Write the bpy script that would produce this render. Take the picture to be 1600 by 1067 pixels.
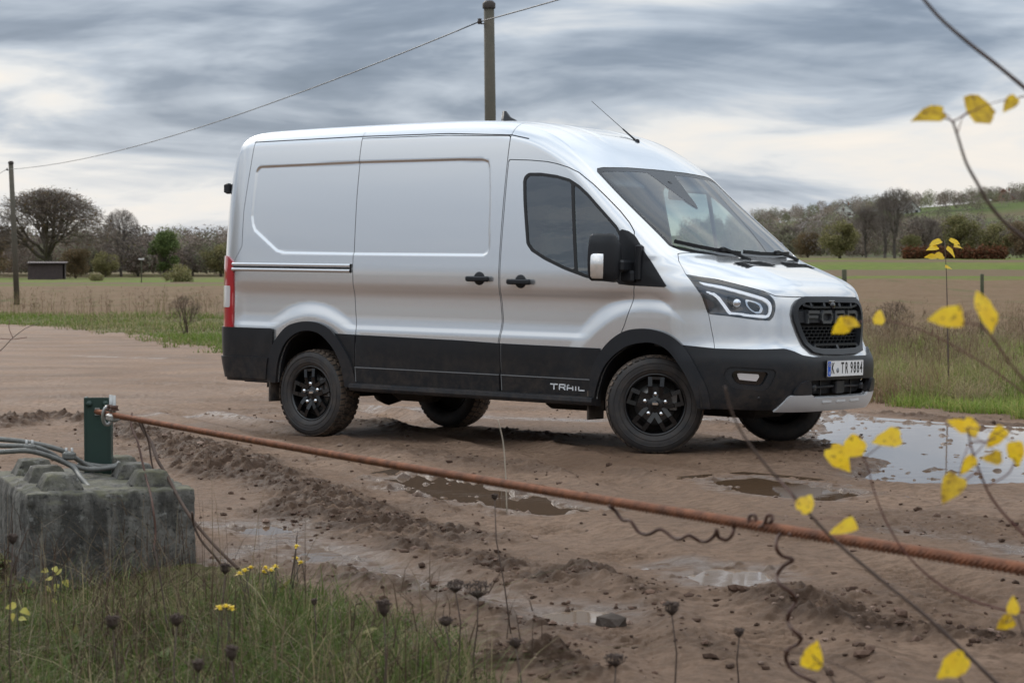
import bpy, bmesh, math, random
import numpy as np
from mathutils import Vector, Matrix

for _o in list(bpy.data.objects):
    bpy.data.objects.remove(_o)
scene = bpy.context.scene
COL = scene.collection
rad = math.radians

# ------------------------------------------------------------------ camera
CAM_H = 1.37
FPX = 3325.6                       # focal length in pixels of a 1600 px wide frame
PITCH = 2.127
cam_d = bpy.data.cameras.new('camera')
cam_d.sensor_width = 36.0
cam_d.lens = 36.0 * FPX / 1600.0
cam_d.clip_start = 0.1
cam_d.clip_end = 6000
cam_d.dof.use_dof = True
cam_d.dof.focus_distance = 13.6
cam_d.dof.aperture_fstop = 7.6
cam = bpy.data.objects.new('camera', cam_d)
COL.objects.link(cam)
cam.location = (0, 0, CAM_H)
cam.rotation_euler = (rad(90 - PITCH), 0, 0)
scene.camera = cam

# ------------------------------------------------------------------ sky
SUN_EL, SUN_AZ = 30.0, -28.0       # degrees; azimuth from +Y towards +X
world = bpy.data.worlds.new('World')
scene.world = world
world.use_nodes = True
wn = world.node_tree
wn.nodes.clear()
def wnode(t, **kw):
    n = wn.nodes.new(t)
    for k, v in kw.items():
        setattr(n, k, v)
    return n
def wl(a, b):
    wn.links.new(a, b)
w_out = wnode('ShaderNodeOutputWorld')
w_bg = wnode('ShaderNodeBackground')
w_bg.inputs['Strength'].default_value = 0.1
sky = wnode('ShaderNodeTexSky', sky_type='NISHITA')
sky.sun_disc = False
sky.sun_elevation = rad(SUN_EL)
sky.sun_rotation = rad(SUN_AZ)
tc = wnode('ShaderNodeTexCoord')
sep = wnode('ShaderNodeSeparateXYZ')
wl(tc.outputs['Generated'], sep.inputs[0])
def wmath(op, a, b=None, clamp=False):
    n = wnode('ShaderNodeMath', operation=op, use_clamp=clamp)
    for i, v in enumerate((a, b)):
        if v is None:
            continue
        if hasattr(v, 'links'):
            wl(v, n.inputs[i])
        else:
            n.inputs[i].default_value = v
    return n.outputs[0]
zc = wmath('MAXIMUM', sep.outputs['Z'], 0.0)
den = wmath('ADD', zc, 0.24)
px_ = wmath('DIVIDE', sep.outputs['X'], den)
py_ = wmath('DIVIDE', sep.outputs['Y'], den)
cmb = wnode('ShaderNodeCombineXYZ')
wl(px_, cmb.inputs[0]); wl(py_, cmb.inputs[1])
def wnoise(scale, detail, rough, dist, off):
    mp = wnode('ShaderNodeMapping')
    mp.inputs['Location'].default_value = off
    mp.inputs['Scale'].default_value = (0.75, 1.0, 1.0)
    wl(cmb.outputs[0], mp.inputs[0])
    n = wnode('ShaderNodeTexNoise')
    n.inputs['Scale'].default_value = scale
    n.inputs['Detail'].default_value = detail
    n.inputs['Roughness'].default_value = rough
    n.inputs['Distortion'].default_value = dist
    wl(mp.outputs[0], n.inputs['Vector'])
    return n.outputs['Fac']
n1 = wnoise(2.3, 5.0, 0.5, 0.6, (3.1, 7.4, 0.0))
n2 = wnoise(6.0, 6.0, 0.55, 0.9, (11.3, 2.2, 4.0))
mixn = wmath('ADD', wmath('MULTIPLY', n1, 0.82), wmath('MULTIPLY', n2, 0.18))
# thickness of the cloud deck with elevation: thin and bright low down, heavy overhead
er = wnode('ShaderNodeValToRGB')
wl(zc, er.inputs[0])
el = er.color_ramp.elements
el[0].position, el[0].color = 0.0, (0.53, 0.53, 0.53, 1)
el[1].position, el[1].color = 1.0, (0.59, 0.59, 0.59, 1)
for p_, v_ in ((0.025, 0.56), (0.050, 0.615), (0.074, 0.57), (0.100, 0.435), (0.125, 0.43), (0.19, 0.54), (0.4, 0.59)):
    e_ = el.new(p_)
    e_.color = (v_, v_, v_, 1)
cl = wmath('ADD', wmath('MULTIPLY', wmath('SUBTRACT', mixn, 0.5), 1.25), er.outputs['Color'], True)
cr_ = wnode('ShaderNodeValToRGB')
wl(cl, cr_.inputs[0])
el = cr_.color_ramp.elements
el[0].position, el[0].color = 0.22, (0.105, 0.145, 0.205, 1)
el[1].position, el[1].color = 0.86, (0.86, 0.78, 0.70, 1)
for p_, c_ in ((0.38, (0.215, 0.262, 0.335)), (0.50, (0.41, 0.460, 0.530)), (0.60, (0.66, 0.665, 0.67)), (0.70, (0.75, 0.71, 0.665))):
    e_ = el.new(p_)
    e_.color = (*c_, 1)
sc10 = wnode('ShaderNodeVectorMath', operation='SCALE')
wl(cr_.outputs['Color'], sc10.inputs[0])
sc10.inputs['Scale'].default_value = 10.0
# warm light low on the horizon, cooler cloud overhead
tr_ = wnode('ShaderNodeValToRGB')
wl(zc, tr_.inputs[0])
tr_.color_ramp.elements[0].position, tr_.color_ramp.elements[0].color = 0.06, (1, 1, 1, 1)
tr_.color_ramp.elements[1].position, tr_.color_ramp.elements[1].color = 0.30, (0.90, 0.955, 1.0, 1)
tm_ = wnode('ShaderNodeVectorMath', operation='MULTIPLY')
wl(sc10.outputs[0], tm_.inputs[0]); wl(tr_.outputs['Color'], tm_.inputs[1])
mx = wnode('ShaderNodeMix', data_type='RGBA')
mx.inputs[0].default_value = 0.95
wl(sky.outputs[0], mx.inputs[6])
# an overcast sky grows brighter towards the zenith
mr_ = wnode('ShaderNodeMapRange', interpolation_type='SMOOTHSTEP')
wl(zc, mr_.inputs[0])
mr_.inputs[1].default_value, mr_.inputs[2].default_value, mr_.inputs[3].default_value, mr_.inputs[4].default_value = 0.12, 0.75, 1.0, 2.0
zs_ = wnode('ShaderNodeVectorMath', operation='SCALE')
wl(tm_.outputs[0], zs_.inputs[0]); wl(mr_.outputs[0], zs_.inputs['Scale'])
wl(zs_.outputs[0], mx.inputs[7])
wl(mx.outputs[2], w_bg.inputs['Color'])
wl(w_bg.outputs[0], w_out.inputs['Surface'])

# ------------------------------------------------------------------ sun behind the cloud
sun_d = bpy.data.lights.new('sun', 'SUN')
sun_d.energy = 1.45
sun_d.angle = rad(14)
sun_d.color = (1.0, 0.95, 0.88)
sun = bpy.data.objects.new('sun', sun_d)
COL.objects.link(sun)
_sd = Vector((math.sin(rad(SUN_AZ)) * math.cos(rad(SUN_EL)), math.cos(rad(SUN_AZ)) * math.cos(rad(SUN_EL)), math.sin(rad(SUN_EL))))
sun.rotation_euler = _sd.to_track_quat('Z', 'Y').to_euler()

vs = scene.view_settings
vs.view_transform = 'Standard'
vs.look = 'None'
vs.exposure = 0.28
vs.gamma = 1.0
vs.use_curve_mapping = False

# ------------------------------------------------------------------ helpers
def tag(o, label=None, cat=None, group=None, kind=None):
    if label: o['label'] = label
    if cat: o['category'] = cat
    if group: o['group'] = group
    if kind: o['kind'] = kind
    return o

def empty(name, loc=(0, 0, 0), rz=0.0):
    o = bpy.data.objects.new(name, None)
    o.empty_display_size = 0.2
    COL.objects.link(o)
    o.location = loc
    o.rotation_euler = (0, 0, rz)
    return o

def link_mesh(name, me, mat=None, parent=None):
    o = bpy.data.objects.new(name, me)
    COL.objects.link(o)
    if mat is not None and not me.materials:
        me.materials.append(mat)
    if parent is not None:
        o.parent = parent
    return o

def np_mesh(name, V, F, smooth=True):
    """V (n,3) array, F (m,k) int array (k = 3 or 4) or list of tuples"""
    me = bpy.data.meshes.new(name)
    V = np.asarray(V, np.float32)
    if isinstance(F, np.ndarray):
        m, k = F.shape
        me.vertices.add(len(V)); me.vertices.foreach_set('co', V.ravel())
        me.loops.add(m * k); me.loops.foreach_set('vertex_index', F.astype(np.int32).ravel())
        me.polygons.add(m); me.polygons.foreach_set('loop_start', np.arange(0, m * k, k, dtype=np.int32))
        me.polygons.foreach_set('loop_total', np.full(m, k, np.int32))
    else:
        me.from_pydata(V.tolist(), [], [tuple(int(i) for i in f) for f in F])
    me.polygons.foreach_set('use_smooth', np.full(len(me.polygons), smooth, bool))
    me.update(calc_edges=True)
    me.validate()
    return me

class MB:
    """collects simple shapes into one mesh"""
    def __init__(s):
        s.v = []; s.f = []; s.sm = []
    def add(s, V, F, smooth=False):
        b = len(s.v)
        s.v += [tuple(map(float, p)) for p in V]
        s.f += [tuple(int(i) + b for i in f) for f in F]
        s.sm += [smooth] * len(F)
    def box(s, c, size, R=None, bev=0.0, taper=(1, 1)):
        hx, hy, hz = size[0] / 2, size[1] / 2, size[2] / 2
        if bev <= 0:
            V = [Vector((x * hx * (taper[0] if z > 0 else 1), y * hy * (taper[1] if z > 0 else 1), z * hz)) for z in (-1, 1) for y in (-1, 1) for x in (-1, 1)]
            F = [(0, 2, 3, 1), (4, 5, 7, 6), (0, 1, 5, 4), (2, 6, 7, 3), (0, 4, 6, 2), (1, 3, 7, 5)]
        else:
            V = []; F = []
            rings = [(-hz, bev), (-hz + bev, 0), (hz - bev, 0), (hz, bev)]
            for z, ins in rings:
                tx = taper[0] if z > 0 else 1; ty = taper[1] if z > 0 else 1
                ax, ay = (hx - ins) * tx, (hy - ins) * ty
                b = bev
                for (x, y) in ((-ax, -ay + b), (-ax + b, -ay), (ax - b, -ay), (ax, -ay + b), (ax, ay - b), (ax - b, ay), (-ax + b, ay), (-ax, ay - b)):
                    V.append(Vector((x, y, z)))
            for r in range(3):
                for i in range(8):
                    F.append((r * 8 + i, r * 8 + (i + 1) % 8, (r + 1) * 8 + (i + 1) % 8, (r + 1) * 8 + i))
            F.append(tuple(range(7, -1, -1))); F.append(tuple(range(24, 32)))
        c = Vector(c)
        V = [(R @ p if R is not None else p) + c for p in V]
        s.add(V, F)
        return s
    def bar(s, a, b, w, h, up=(0, 0, 1)):
        a, b = Vector(a), Vector(b)
        d = (b - a); L = d.length; d.normalize()
        u = Vector(up); sd = d.cross(u)
        if sd.length < 1e-6: sd = d.cross(Vector((1, 0, 0)))
        sd.normalize(); u = sd.cross(d)
        R = Matrix((d, sd, u)).transposed()
        return s.box((a + b) / 2, (L, w, h), R)
    def tube(s, pts, r, n=8, cap=True, smooth=True):
        V, F = tube_vf(pts, r, n, cap)
        s.add(V, F, smooth)
        return s
    def prism(s, poly, z0, z1, R=None, c=(0, 0, 0)):
        n = len(poly)
        V = [Vector((x, y, z0)) for x, y in poly] + [Vector((x, y, z1)) for x, y in poly]
        F = [tuple(range(n - 1, -1, -1)), tuple(range(n, 2 * n))] + [(i, (i + 1) % n, n + (i + 1) % n, n + i) for i in range(n)]
        c = Vector(c)
        V = [(R @ p if R is not None else p) + c for p in V]
        s.add(V, F)
        return s
    def lathe(s, prof, n=32, axis='z', c=(0, 0, 0), smooth=True):
        V = []; F = []
        c = Vector(c)
        for i in range(n):
            a = 2 * math.pi * i / n
            for r, h in prof:
                p = (r * math.cos(a), r * math.sin(a), h)
                if axis == 'y': p = (p[0], p[2], p[1])
                if axis == 'x': p = (p[2], p[0], p[1])
                V.append(Vector(p) + c)
        m = len(prof)
        for i in range(n):
            for j in range(m - 1):
                F.append((i * m + j, ((i + 1) % n) * m + j, ((i + 1) % n) * m + j + 1, i * m + j + 1))
        s.add(V, F, smooth)
        return s
    def mesh(s, name):
        me = bpy.data.meshes.new(name)
        me.from_pydata(s.v, [], s.f)
        me.polygons.foreach_set('use_smooth', np.array(s.sm, bool))
        me.update()
        return me
    def build(s, name, mat, parent=None):
        return link_mesh(name, s.mesh(name), mat, parent)

def tube_vf(pts, r, n=8, cap=True):
    P = [Vector(p) for p in pts]
    m = len(P)
    rs = r if hasattr(r, '__len__') else [r] * m
    V = []; F = []
    t0 = (P[1] - P[0]).normalized()
    ref = Vector((0, 0, 1)) if abs(t0.z) < 0.9 else Vector((1, 0, 0))
    u = t0.cross(ref).normalized()
    for i in range(m):
        t = (P[min(i + 1, m - 1)] - P[max(i - 1, 0)])
        if t.length < 1e-9: t = Vector(t0)
        t.normalize()
        u = u - t * u.dot(t)
        if u.length < 1e-6: u = t.cross(Vector((0.3, 0.5, 0.8)))
        u.normalize()
        w = t.cross(u)
        for k in range(n):
            a = 2 * math.pi * k / n
            V.append(P[i] + (u * math.cos(a) + w * math.sin(a)) * rs[i])
    for i in range(m - 1):
        for k in range(n):
            F.append((i * n + k, i * n + (k + 1) % n, (i + 1) * n + (k + 1) % n, (i + 1) * n + k))
    if cap:
        F.append(tuple(range(n - 1, -1, -1)))
        F.append(tuple((m - 1) * n + k for k in range(n)))
    return V, F

# ------------------------------------------------------------------ numeric noise
def _hash2(ix, iy, seed):
    h = (ix.astype(np.int64) * 374761393 + iy.astype(np.int64) * 668265263 + seed * 1442695041) & 0xFFFFFFFF
    h = ((h ^ (h >> 13)) * 1274126177) & 0xFFFFFFFF
    return ((h ^ (h >> 16)) & 0xFFFF) / 65535.0
def vnoise(x, y, seed=0):
    ix = np.floor(x); iy = np.floor(y)
    fx = x - ix; fy = y - iy
    fx = fx * fx * fx * (fx * (fx * 6 - 15) + 10); fy = fy * fy * fy * (fy * (fy * 6 - 15) + 10)
    ix = ix.astype(np.int64); iy = iy.astype(np.int64)
    a = _hash2(ix, iy, seed); b = _hash2(ix + 1, iy, seed); c = _hash2(ix, iy + 1, seed); d = _hash2(ix + 1, iy + 1, seed)
    return (a * (1 - fx) + b * fx) * (1 - fy) + (c * (1 - fx) + d * fx) * fy
def fbm(x, y, oct=4, seed=0, gain=0.5, lac=2.03):
    s = 0; a = 1; t = 0
    for i in range(oct):
        # rotate each octave so the lattice never lines up
        ca, sa = math.cos(0.6 * i + 0.3), math.sin(0.6 * i + 0.3)
        s = s + a * vnoise(x * ca - y * sa + 17.3 * i, x * sa + y * ca - 9.1 * i, seed + i)
        t += a; a *= gain; x = x * lac; y = y * lac
    return s / t
def sst(x, a, b):
    t = np.clip((x - a) / (b - a), 0, 1)
    return t * t * (3 - 2 * t)

# ------------------------------------------------------------------ materials
def mat(name, col, rough=0.6, metal=0.0, var=None, bump=None, coat=0.0, spec=None, col2=None, trans=0.0, emis=None, coords='Object', sheen=0.0):
    """principled material; var=(scale, amount) mixes towards col2 by noise; bump=(scale, strength)"""
    m = bpy.data.materials.new(name)
    m.use_nodes = True
    nt = m.node_tree
    b = nt.nodes['Principled BSDF']
    b.inputs['Base Color'].default_value = (*col, 1)
    b.inputs['Roughness'].default_value = rough
    b.inputs['Metallic'].default_value = metal
    b.inputs['Coat Weight'].default_value = coat
    b.inputs['Coat Roughness'].default_value = 0.03
    if spec is not None: b.inputs['Specular IOR Level'].default_value = spec
    b.inputs['Transmission Weight'].default_value = trans
    if emis:
        b.inputs['Emission Color'].default_value = (*emis[0], 1)
        b.inputs['Emission Strength'].default_value = emis[1]
    t = nt.nodes.new('ShaderNodeTexCoord')
    if var:
        n = nt.nodes.new('ShaderNodeTexNoise')
        n.inputs['Scale'].default_value = var[0]
        n.inputs['Detail'].default_value = 7
        n.inputs['Roughness'].default_value = 0.62
        nt.links.new(t.outputs[coords], n.inputs['Vector'])
        r = nt.nodes.new('ShaderNodeMapRange')
        r.inputs['From Min'].default_value = 0.33
        r.inputs['From Max'].default_value = 0.67
        r.inputs['To Max'].default_value = var[1]
        nt.links.new(n.outputs['Fac'], r.inputs['Value'])
        x = nt.nodes.new('ShaderNodeMix'); x.data_type = 'RGBA'
        x.inputs[6].default_value = (*col, 1)
        x.inputs[7].default_value = (*(col2 or [c * 0.5 for c in col]), 1)
        nt.links.new(r.outputs[0], x.inputs[0])
        nt.links.new(x.outputs[2], b.inputs['Base Color'])
    if bump:
        n = nt.nodes.new('ShaderNodeTexNoise')
        n.inputs['Scale'].default_value = bump[0]
        n.inputs['Detail'].default_value = 8
        n.inputs['Roughness'].default_value = 0.65
        nt.links.new(t.outputs[coords], n.inputs['Vector'])
        bp = nt.nodes.new('ShaderNodeBump')
        bp.inputs['Strength'].default_value = bump[1]
        bp.inputs['Distance'].default_value = bump[2] if len(bump) > 2 else 0.01
        nt.links.new(n.outputs['Fac'], bp.inputs['Height'])
        nt.links.new(bp.outputs[0], b.inputs['Normal'])
    return m

def glass_mat(name, tint, rough=0.0, r0=0.045):
    """thin pane: clear tint mixed with a mirror by Schlick's law, the same from both sides"""
    m = bpy.data.materials.new(name)
    m.use_nodes = True
    nt = m.node_tree
    nt.nodes.clear()
    o = nt.nodes.new('ShaderNodeOutputMaterial')
    tr = nt.nodes.new('ShaderNodeBsdfTransparent'); tr.inputs[0].default_value = (*tint, 1)
    gl = nt.nodes.new('ShaderNodeBsdfGlossy'); gl.inputs['Roughness'].default_value = rough
    gl.inputs[0].default_value = (1, 1, 1, 1)
    geo = nt.nodes.new('ShaderNodeNewGeometry')
    dt = nt.nodes.new('ShaderNodeVectorMath'); dt.operation = 'DOT_PRODUCT'
    nt.links.new(geo.outputs['Normal'], dt.inputs[0]); nt.links.new(geo.outputs['Incoming'], dt.inputs[1])
    def mth(op, a, b):
        n = nt.nodes.new('ShaderNodeMath'); n.operation = op; n.use_clamp = True
        for i_, v in enumerate((a, b)):
            if v is None: continue
            if isinstance(v, float): n.inputs[i_].default_value = v
            else: nt.links.new(v, n.inputs[i_])
        return n.outputs[0]
    ab = mth('ABSOLUTE', dt.outputs['Value'], None)
    p5 = mth('POWER', mth('SUBTRACT', 1.0, ab), 5.0)
    fr = mth('ADD', mth('MULTIPLY', p5, 1.0 - r0), r0)
    mx = nt.nodes.new('ShaderNodeMixShader')
    nt.links.new(fr, mx.inputs[0])
    nt.links.new(tr.outputs[0], mx.inputs[1]); nt.links.new(gl.outputs[0], mx.inputs[2])
    nt.links.new(mx.outputs[0], o.inputs[0])
    return m

# pixel of the 1600 px frame -> world
_ct, _st = math.cos(rad(PITCH)), math.sin(rad(PITCH))
def pray(u, v):
    a, b = (u - 800) / FPX, (v - 533.5) / FPX
    return Vector((a, _ct - b * _st, -_st - b * _ct))
def at(u, v, Y):
    d = pray(u, v)
    return Vector((0, 0, CAM_H)) + d * (Y / d.y)

# ------------------------------------------------------------------ ground
def hill(X, Y):
    R = np.hypot(X, Y)
    a = np.arctan2(X, Y)
    hh = np.interp(a, [-3.2, -0.5, -0.24, -0.1, 0.0, 0.1, 0.17, 0.25, 0.5, 3.2], [9, 8, 5, 6, 9, 15, 21, 27, 24, 9])
    return hh * sst(R, 420, 1000) * (0.75 + 0.5 * fbm(X / 260.0, Y / 260.0, 3, 5))
def base_h(X, Y):
    X = np.asarray(X, float); Y = np.asarray(Y, float)
    Yc = 10 + (np.sqrt((Y - 10) ** 2 + 4) + (Y - 10)) / 2           # soft lower clamp
    t = np.clip((Yc - 10) / 45, 0, None)
    fall = -0.0225 * 45 * (t - t ** 3 / 3 * (t < 1)) * (t < 1) + -0.0225 * 45 * (2 / 3) * (t >= 1)
    h = 0.122 + fall
    h = h + 2.6 * sst(Y, 110, 330) * sst(np.arctan2(X, np.maximum(Y, 1)), 0.02, 0.14)
    return h + hill(X, Y)
def gp(u, v, dz=0.0):
    d = pray(u, v)
    o = Vector((0, 0, CAM_H))
    t = 10.0
    for _ in range(40):
        p = o + d * t
        hh = float(base_h(p.x, p.y)) + dz
        t = t + 0.7 * ((hh - o.z) / d.z - t) if d.z < 0 else t
    p = o + d * t
    return (p.x, p.y)
def seg_dist(X, Y, pts):
    d = np.full(X.shape, 1e9)
    for (ax, ay), (bx, by) in zip(pts[:-1], pts[1:]):
        ex, ey = bx - ax, by - ay
        t = np.clip(((X - ax) * ex + (Y - ay) * ey) / (ex * ex + ey * ey + 1e-12), 0, 1)
        d = np.minimum(d, (X - ax - ex * t) ** 2 + (Y - ay - ey * t) ** 2)
    return np.sqrt(d)
def seg_arc(X, Y, pts):
    """arc length of the nearest point on a polyline"""
    d = np.full(X.shape, 1e9); s_ = np.zeros(X.shape); acc = 0.0
    for (ax, ay), (bx, by) in zip(pts[:-1], pts[1:]):
        ex, ey = bx - ax, by - ay; L = math.hypot(ex, ey)
        t = np.clip(((X - ax) * ex + (Y - ay) * ey) / (L * L + 1e-12), 0, 1)
        q = (X - ax - ex * t) ** 2 + (Y - ay - ey * t) ** 2
        k = q < d
        d = np.where(k, q, d); s_ = np.where(k, acc + t * L, s_); acc += L
    return s_
def sdpoly(px, pz, poly):
    P = np.asarray(poly, float); px = np.asarray(px, float); sh = px.shape; px = px.ravel(); pz = np.asarray(pz, float).ravel()
    d = np.full(px.shape, 1e9); ins = np.zeros(px.shape, bool)
    for i in range(len(P)):
        ax, az = P[i]; bx, bz = P[(i + 1) % len(P)]
        ex, ez = bx - ax, bz - az; wx, wz = px - ax, pz - az
        t = np.clip((wx * ex + wz * ez) / (ex * ex + ez * ez + 1e-12), 0, 1)
        d = np.minimum(d, (wx - ex * t) ** 2 + (wz - ez * t) ** 2)
        ins ^= ((az > pz) != (bz > pz)) & (px < (bx - ax) * (pz - az) / (bz - az + 1e-15) + ax)
    return (np.sqrt(d) * np.where(ins, 1, -1)).reshape(sh)

PUDDLES = [   # outline in the photograph, colour kind, label
    ([(605, 752), (650, 742), (720, 750), (800, 765), (880, 780), (925, 792), (870, 799), (800, 797), (720, 782), (650, 766)], 'brown', 'long brown puddle on the track behind the rusty cable'),
    ([(1115, 752), (1180, 747), (1250, 755), (1335, 768), (1290, 777), (1220, 773), (1150, 766)], 'brown', 'narrow brown puddle in front of the near front wheel'),
    ([(1275, 672), (1310, 658), (1350, 664), (1420, 668), (1500, 674), (1620, 678), (1680, 742), (1600, 743), (1480, 747), (1380, 744), (1352, 734), (1385, 712), (1330, 700), (1285, 690)], 'clear', 'wide shallow puddle mirroring the pale sky beside the front of the van'),
    ([(1092, 898), (1130, 888), (1180, 891), (1208, 903), (1160, 913), (1110, 911)], 'clear', 'small pale puddle below the hanging wire'),
    ([(462, 863), (495, 854), (538, 866), (520, 875), (480, 877)], 'brown', 'tiny brown puddle beside the yellow flowers at the grass edge'),
    ([(860, 958), (900, 951), (945, 955), (930, 966), (880, 968)], 'clear', 'tiny pale puddle next to the dark stone'),
    ([(372, 826), (420, 821), (447, 828), (410, 834)], 'brown', 'tiny brown puddle to the right of the concrete block'),
]
for p in PUDDLES:
    pass
PUD = []
for px, kind, lab in PUDDLES:
    w = [gp(u, v) for u, v in px]
    cx = sum(p[0] for p in w) / len(w); cy = sum(p[1] for p in w) / len(w)
    PUD.append((w, float(base_h(cx, cy)) - 0.008, kind, lab))
RIDGES = [    # (pixels, half width m, height m, clod)
    ([(-60, 672), (20, 668), (75, 655), (125, 662)], 0.22, 0.10, 1.0),
    ([(180, 668), (240, 690), (300, 712), (340, 738), (380, 752)], 0.20, 0.07, 1.0),
    ([(300, 700), (420, 745), (520, 790), (620, 830), (700, 850)], 0.22, 0.045, 0.8),
    ([(440, 800), (560, 830), (660, 862), (780, 890)], 0.20, 0.035, 0.7),
    ([(520, 690), (640, 710), (800, 728), (960, 742)], 0.25, 0.03, 0.45),
    ([(560, 662), (640, 672), (760, 676), (900, 682)], 0.20, 0.035, 0.5),
    ([(840, 690), (880, 700), (925, 712)], 0.12, 0.04, 0.7),
    ([(540, 905), (640, 925), (760, 950), (850, 985)], 0.12, 0.025, 0.6),
    ([(860, 905), (960, 900), (1080, 930), (1240, 948)], 0.16, 0.025, 0.8),
    ([(1180, 950), (1320, 975), (1460, 990), (1600, 1000)], 0.15, 0.03, 0.8),
    ([(960, 1000), (1100, 1020), (1260, 1030)], 0.15, 0.02, 0.6),
    ([(1100, 660), (1180, 672), (1260, 690), (1340, 712)], 0.15, 0.03, 0.4),
    ([(1380, 648), (1480, 655), (1620, 668)], 0.2, 0.03, 0.5),
    ([(790, 1040), (850, 1030), (900, 1060)], 0.10, 0.06, 0.9),
]
RW = [([gp(u, v) for u, v in pts], w, h, c) for pts, w, h, c in RIDGES]
RUTS = [      # wheel tracks: smooth shallow troughs
    ([(150, 590), (330, 605), (560, 640), (760, 690), (1000, 760), (1250, 850), (1600, 960)], 0.16, 0.035),
    ([(-50, 625), (250, 640), (480, 690), (700, 770), (930, 850), (1150, 960), (1250, 1067)], 0.17, 0.04),
    ([(480, 870), (620, 900), (760, 935), (880, 965), (1000, 1005), (1120, 1067)], 0.14, 0.035),
    ([(420, 610), (720, 672), (1020, 722), (1330, 760), (1600, 795)], 0.15, 0.03),
    ([(900, 640), (1215, 690), (1500, 720), (1660, 735)], 0.2, 0.025),
    ([(0, 560), (200, 572), (400, 600)], 0.3, 0.03),
]
UW = [([gp(u, v) for u, v in pts], w, h) for pts, w, h in RUTS]
STREAKS = [   # pale wet bands
    ([(540, 878), (640, 905), (760, 940), (860, 962), (940, 962)], 0.13),
    ([(230, 652), (330, 648), (420, 662)], 0.12),
    ([(560, 640), (640, 636), (760, 650), (940, 658)], 0.30),
    ([(1040, 650), (1130, 658), (1250, 660)], 0.35),
    ([(120, 556), (250, 560)], 0.12),
    ([(350, 822), (420, 822), (480, 850), (540, 872)], 0.12),
    ([(1050, 880), (1130, 888), (1210, 905)], 0.1),
    ([(1400, 830), (1520, 845), (1600, 860)], 0.12),
    ([(330, 885), (420, 850)], 0.06),
]
SW = [([gp(u, v) for u, v in pts], w) for pts, w in STREAKS]

# limits of the bare track
FAR_EDGE = [gp(u, v) for u, v in ((-900, 500), (-300, 500), (0, 506), (120, 512), (210, 522), (340, 545), (600, 572), (900, 596), (1200, 615), (1380, 629), (1500, 640), (1620, 652), (1900, 690))]
FAR_EDGE = FAR_EDGE + [(40.0, 13.0), (300.0, 5.0), (300.0, -300.0), (-300.0, -300.0), (-300.0, FAR_EDGE[0][1])]
NEAR_GRASS = [gp(u, v) for u, v in ((-400, 830), (0, 862), (200, 868), (300, 880), (385, 893), (470, 925), (600, 962), (690, 995), (745, 1040), (790, 1100))] + [(0.2, 4.2), (-1.0, 1.0), (-12.0, 1.0)]

def masks(X, Y):
    n = (fbm(X * 1.6, Y * 1.6, 3, 71) - 0.5)
    d_far = sdpoly(X, Y, FAR_EDGE) + n * np.clip(Y * 0.045, 0.1, 2.2)
    d_near = sdpoly(X, Y, NEAR_GRASS) + n * 0.35
    return d_far, d_near

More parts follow.
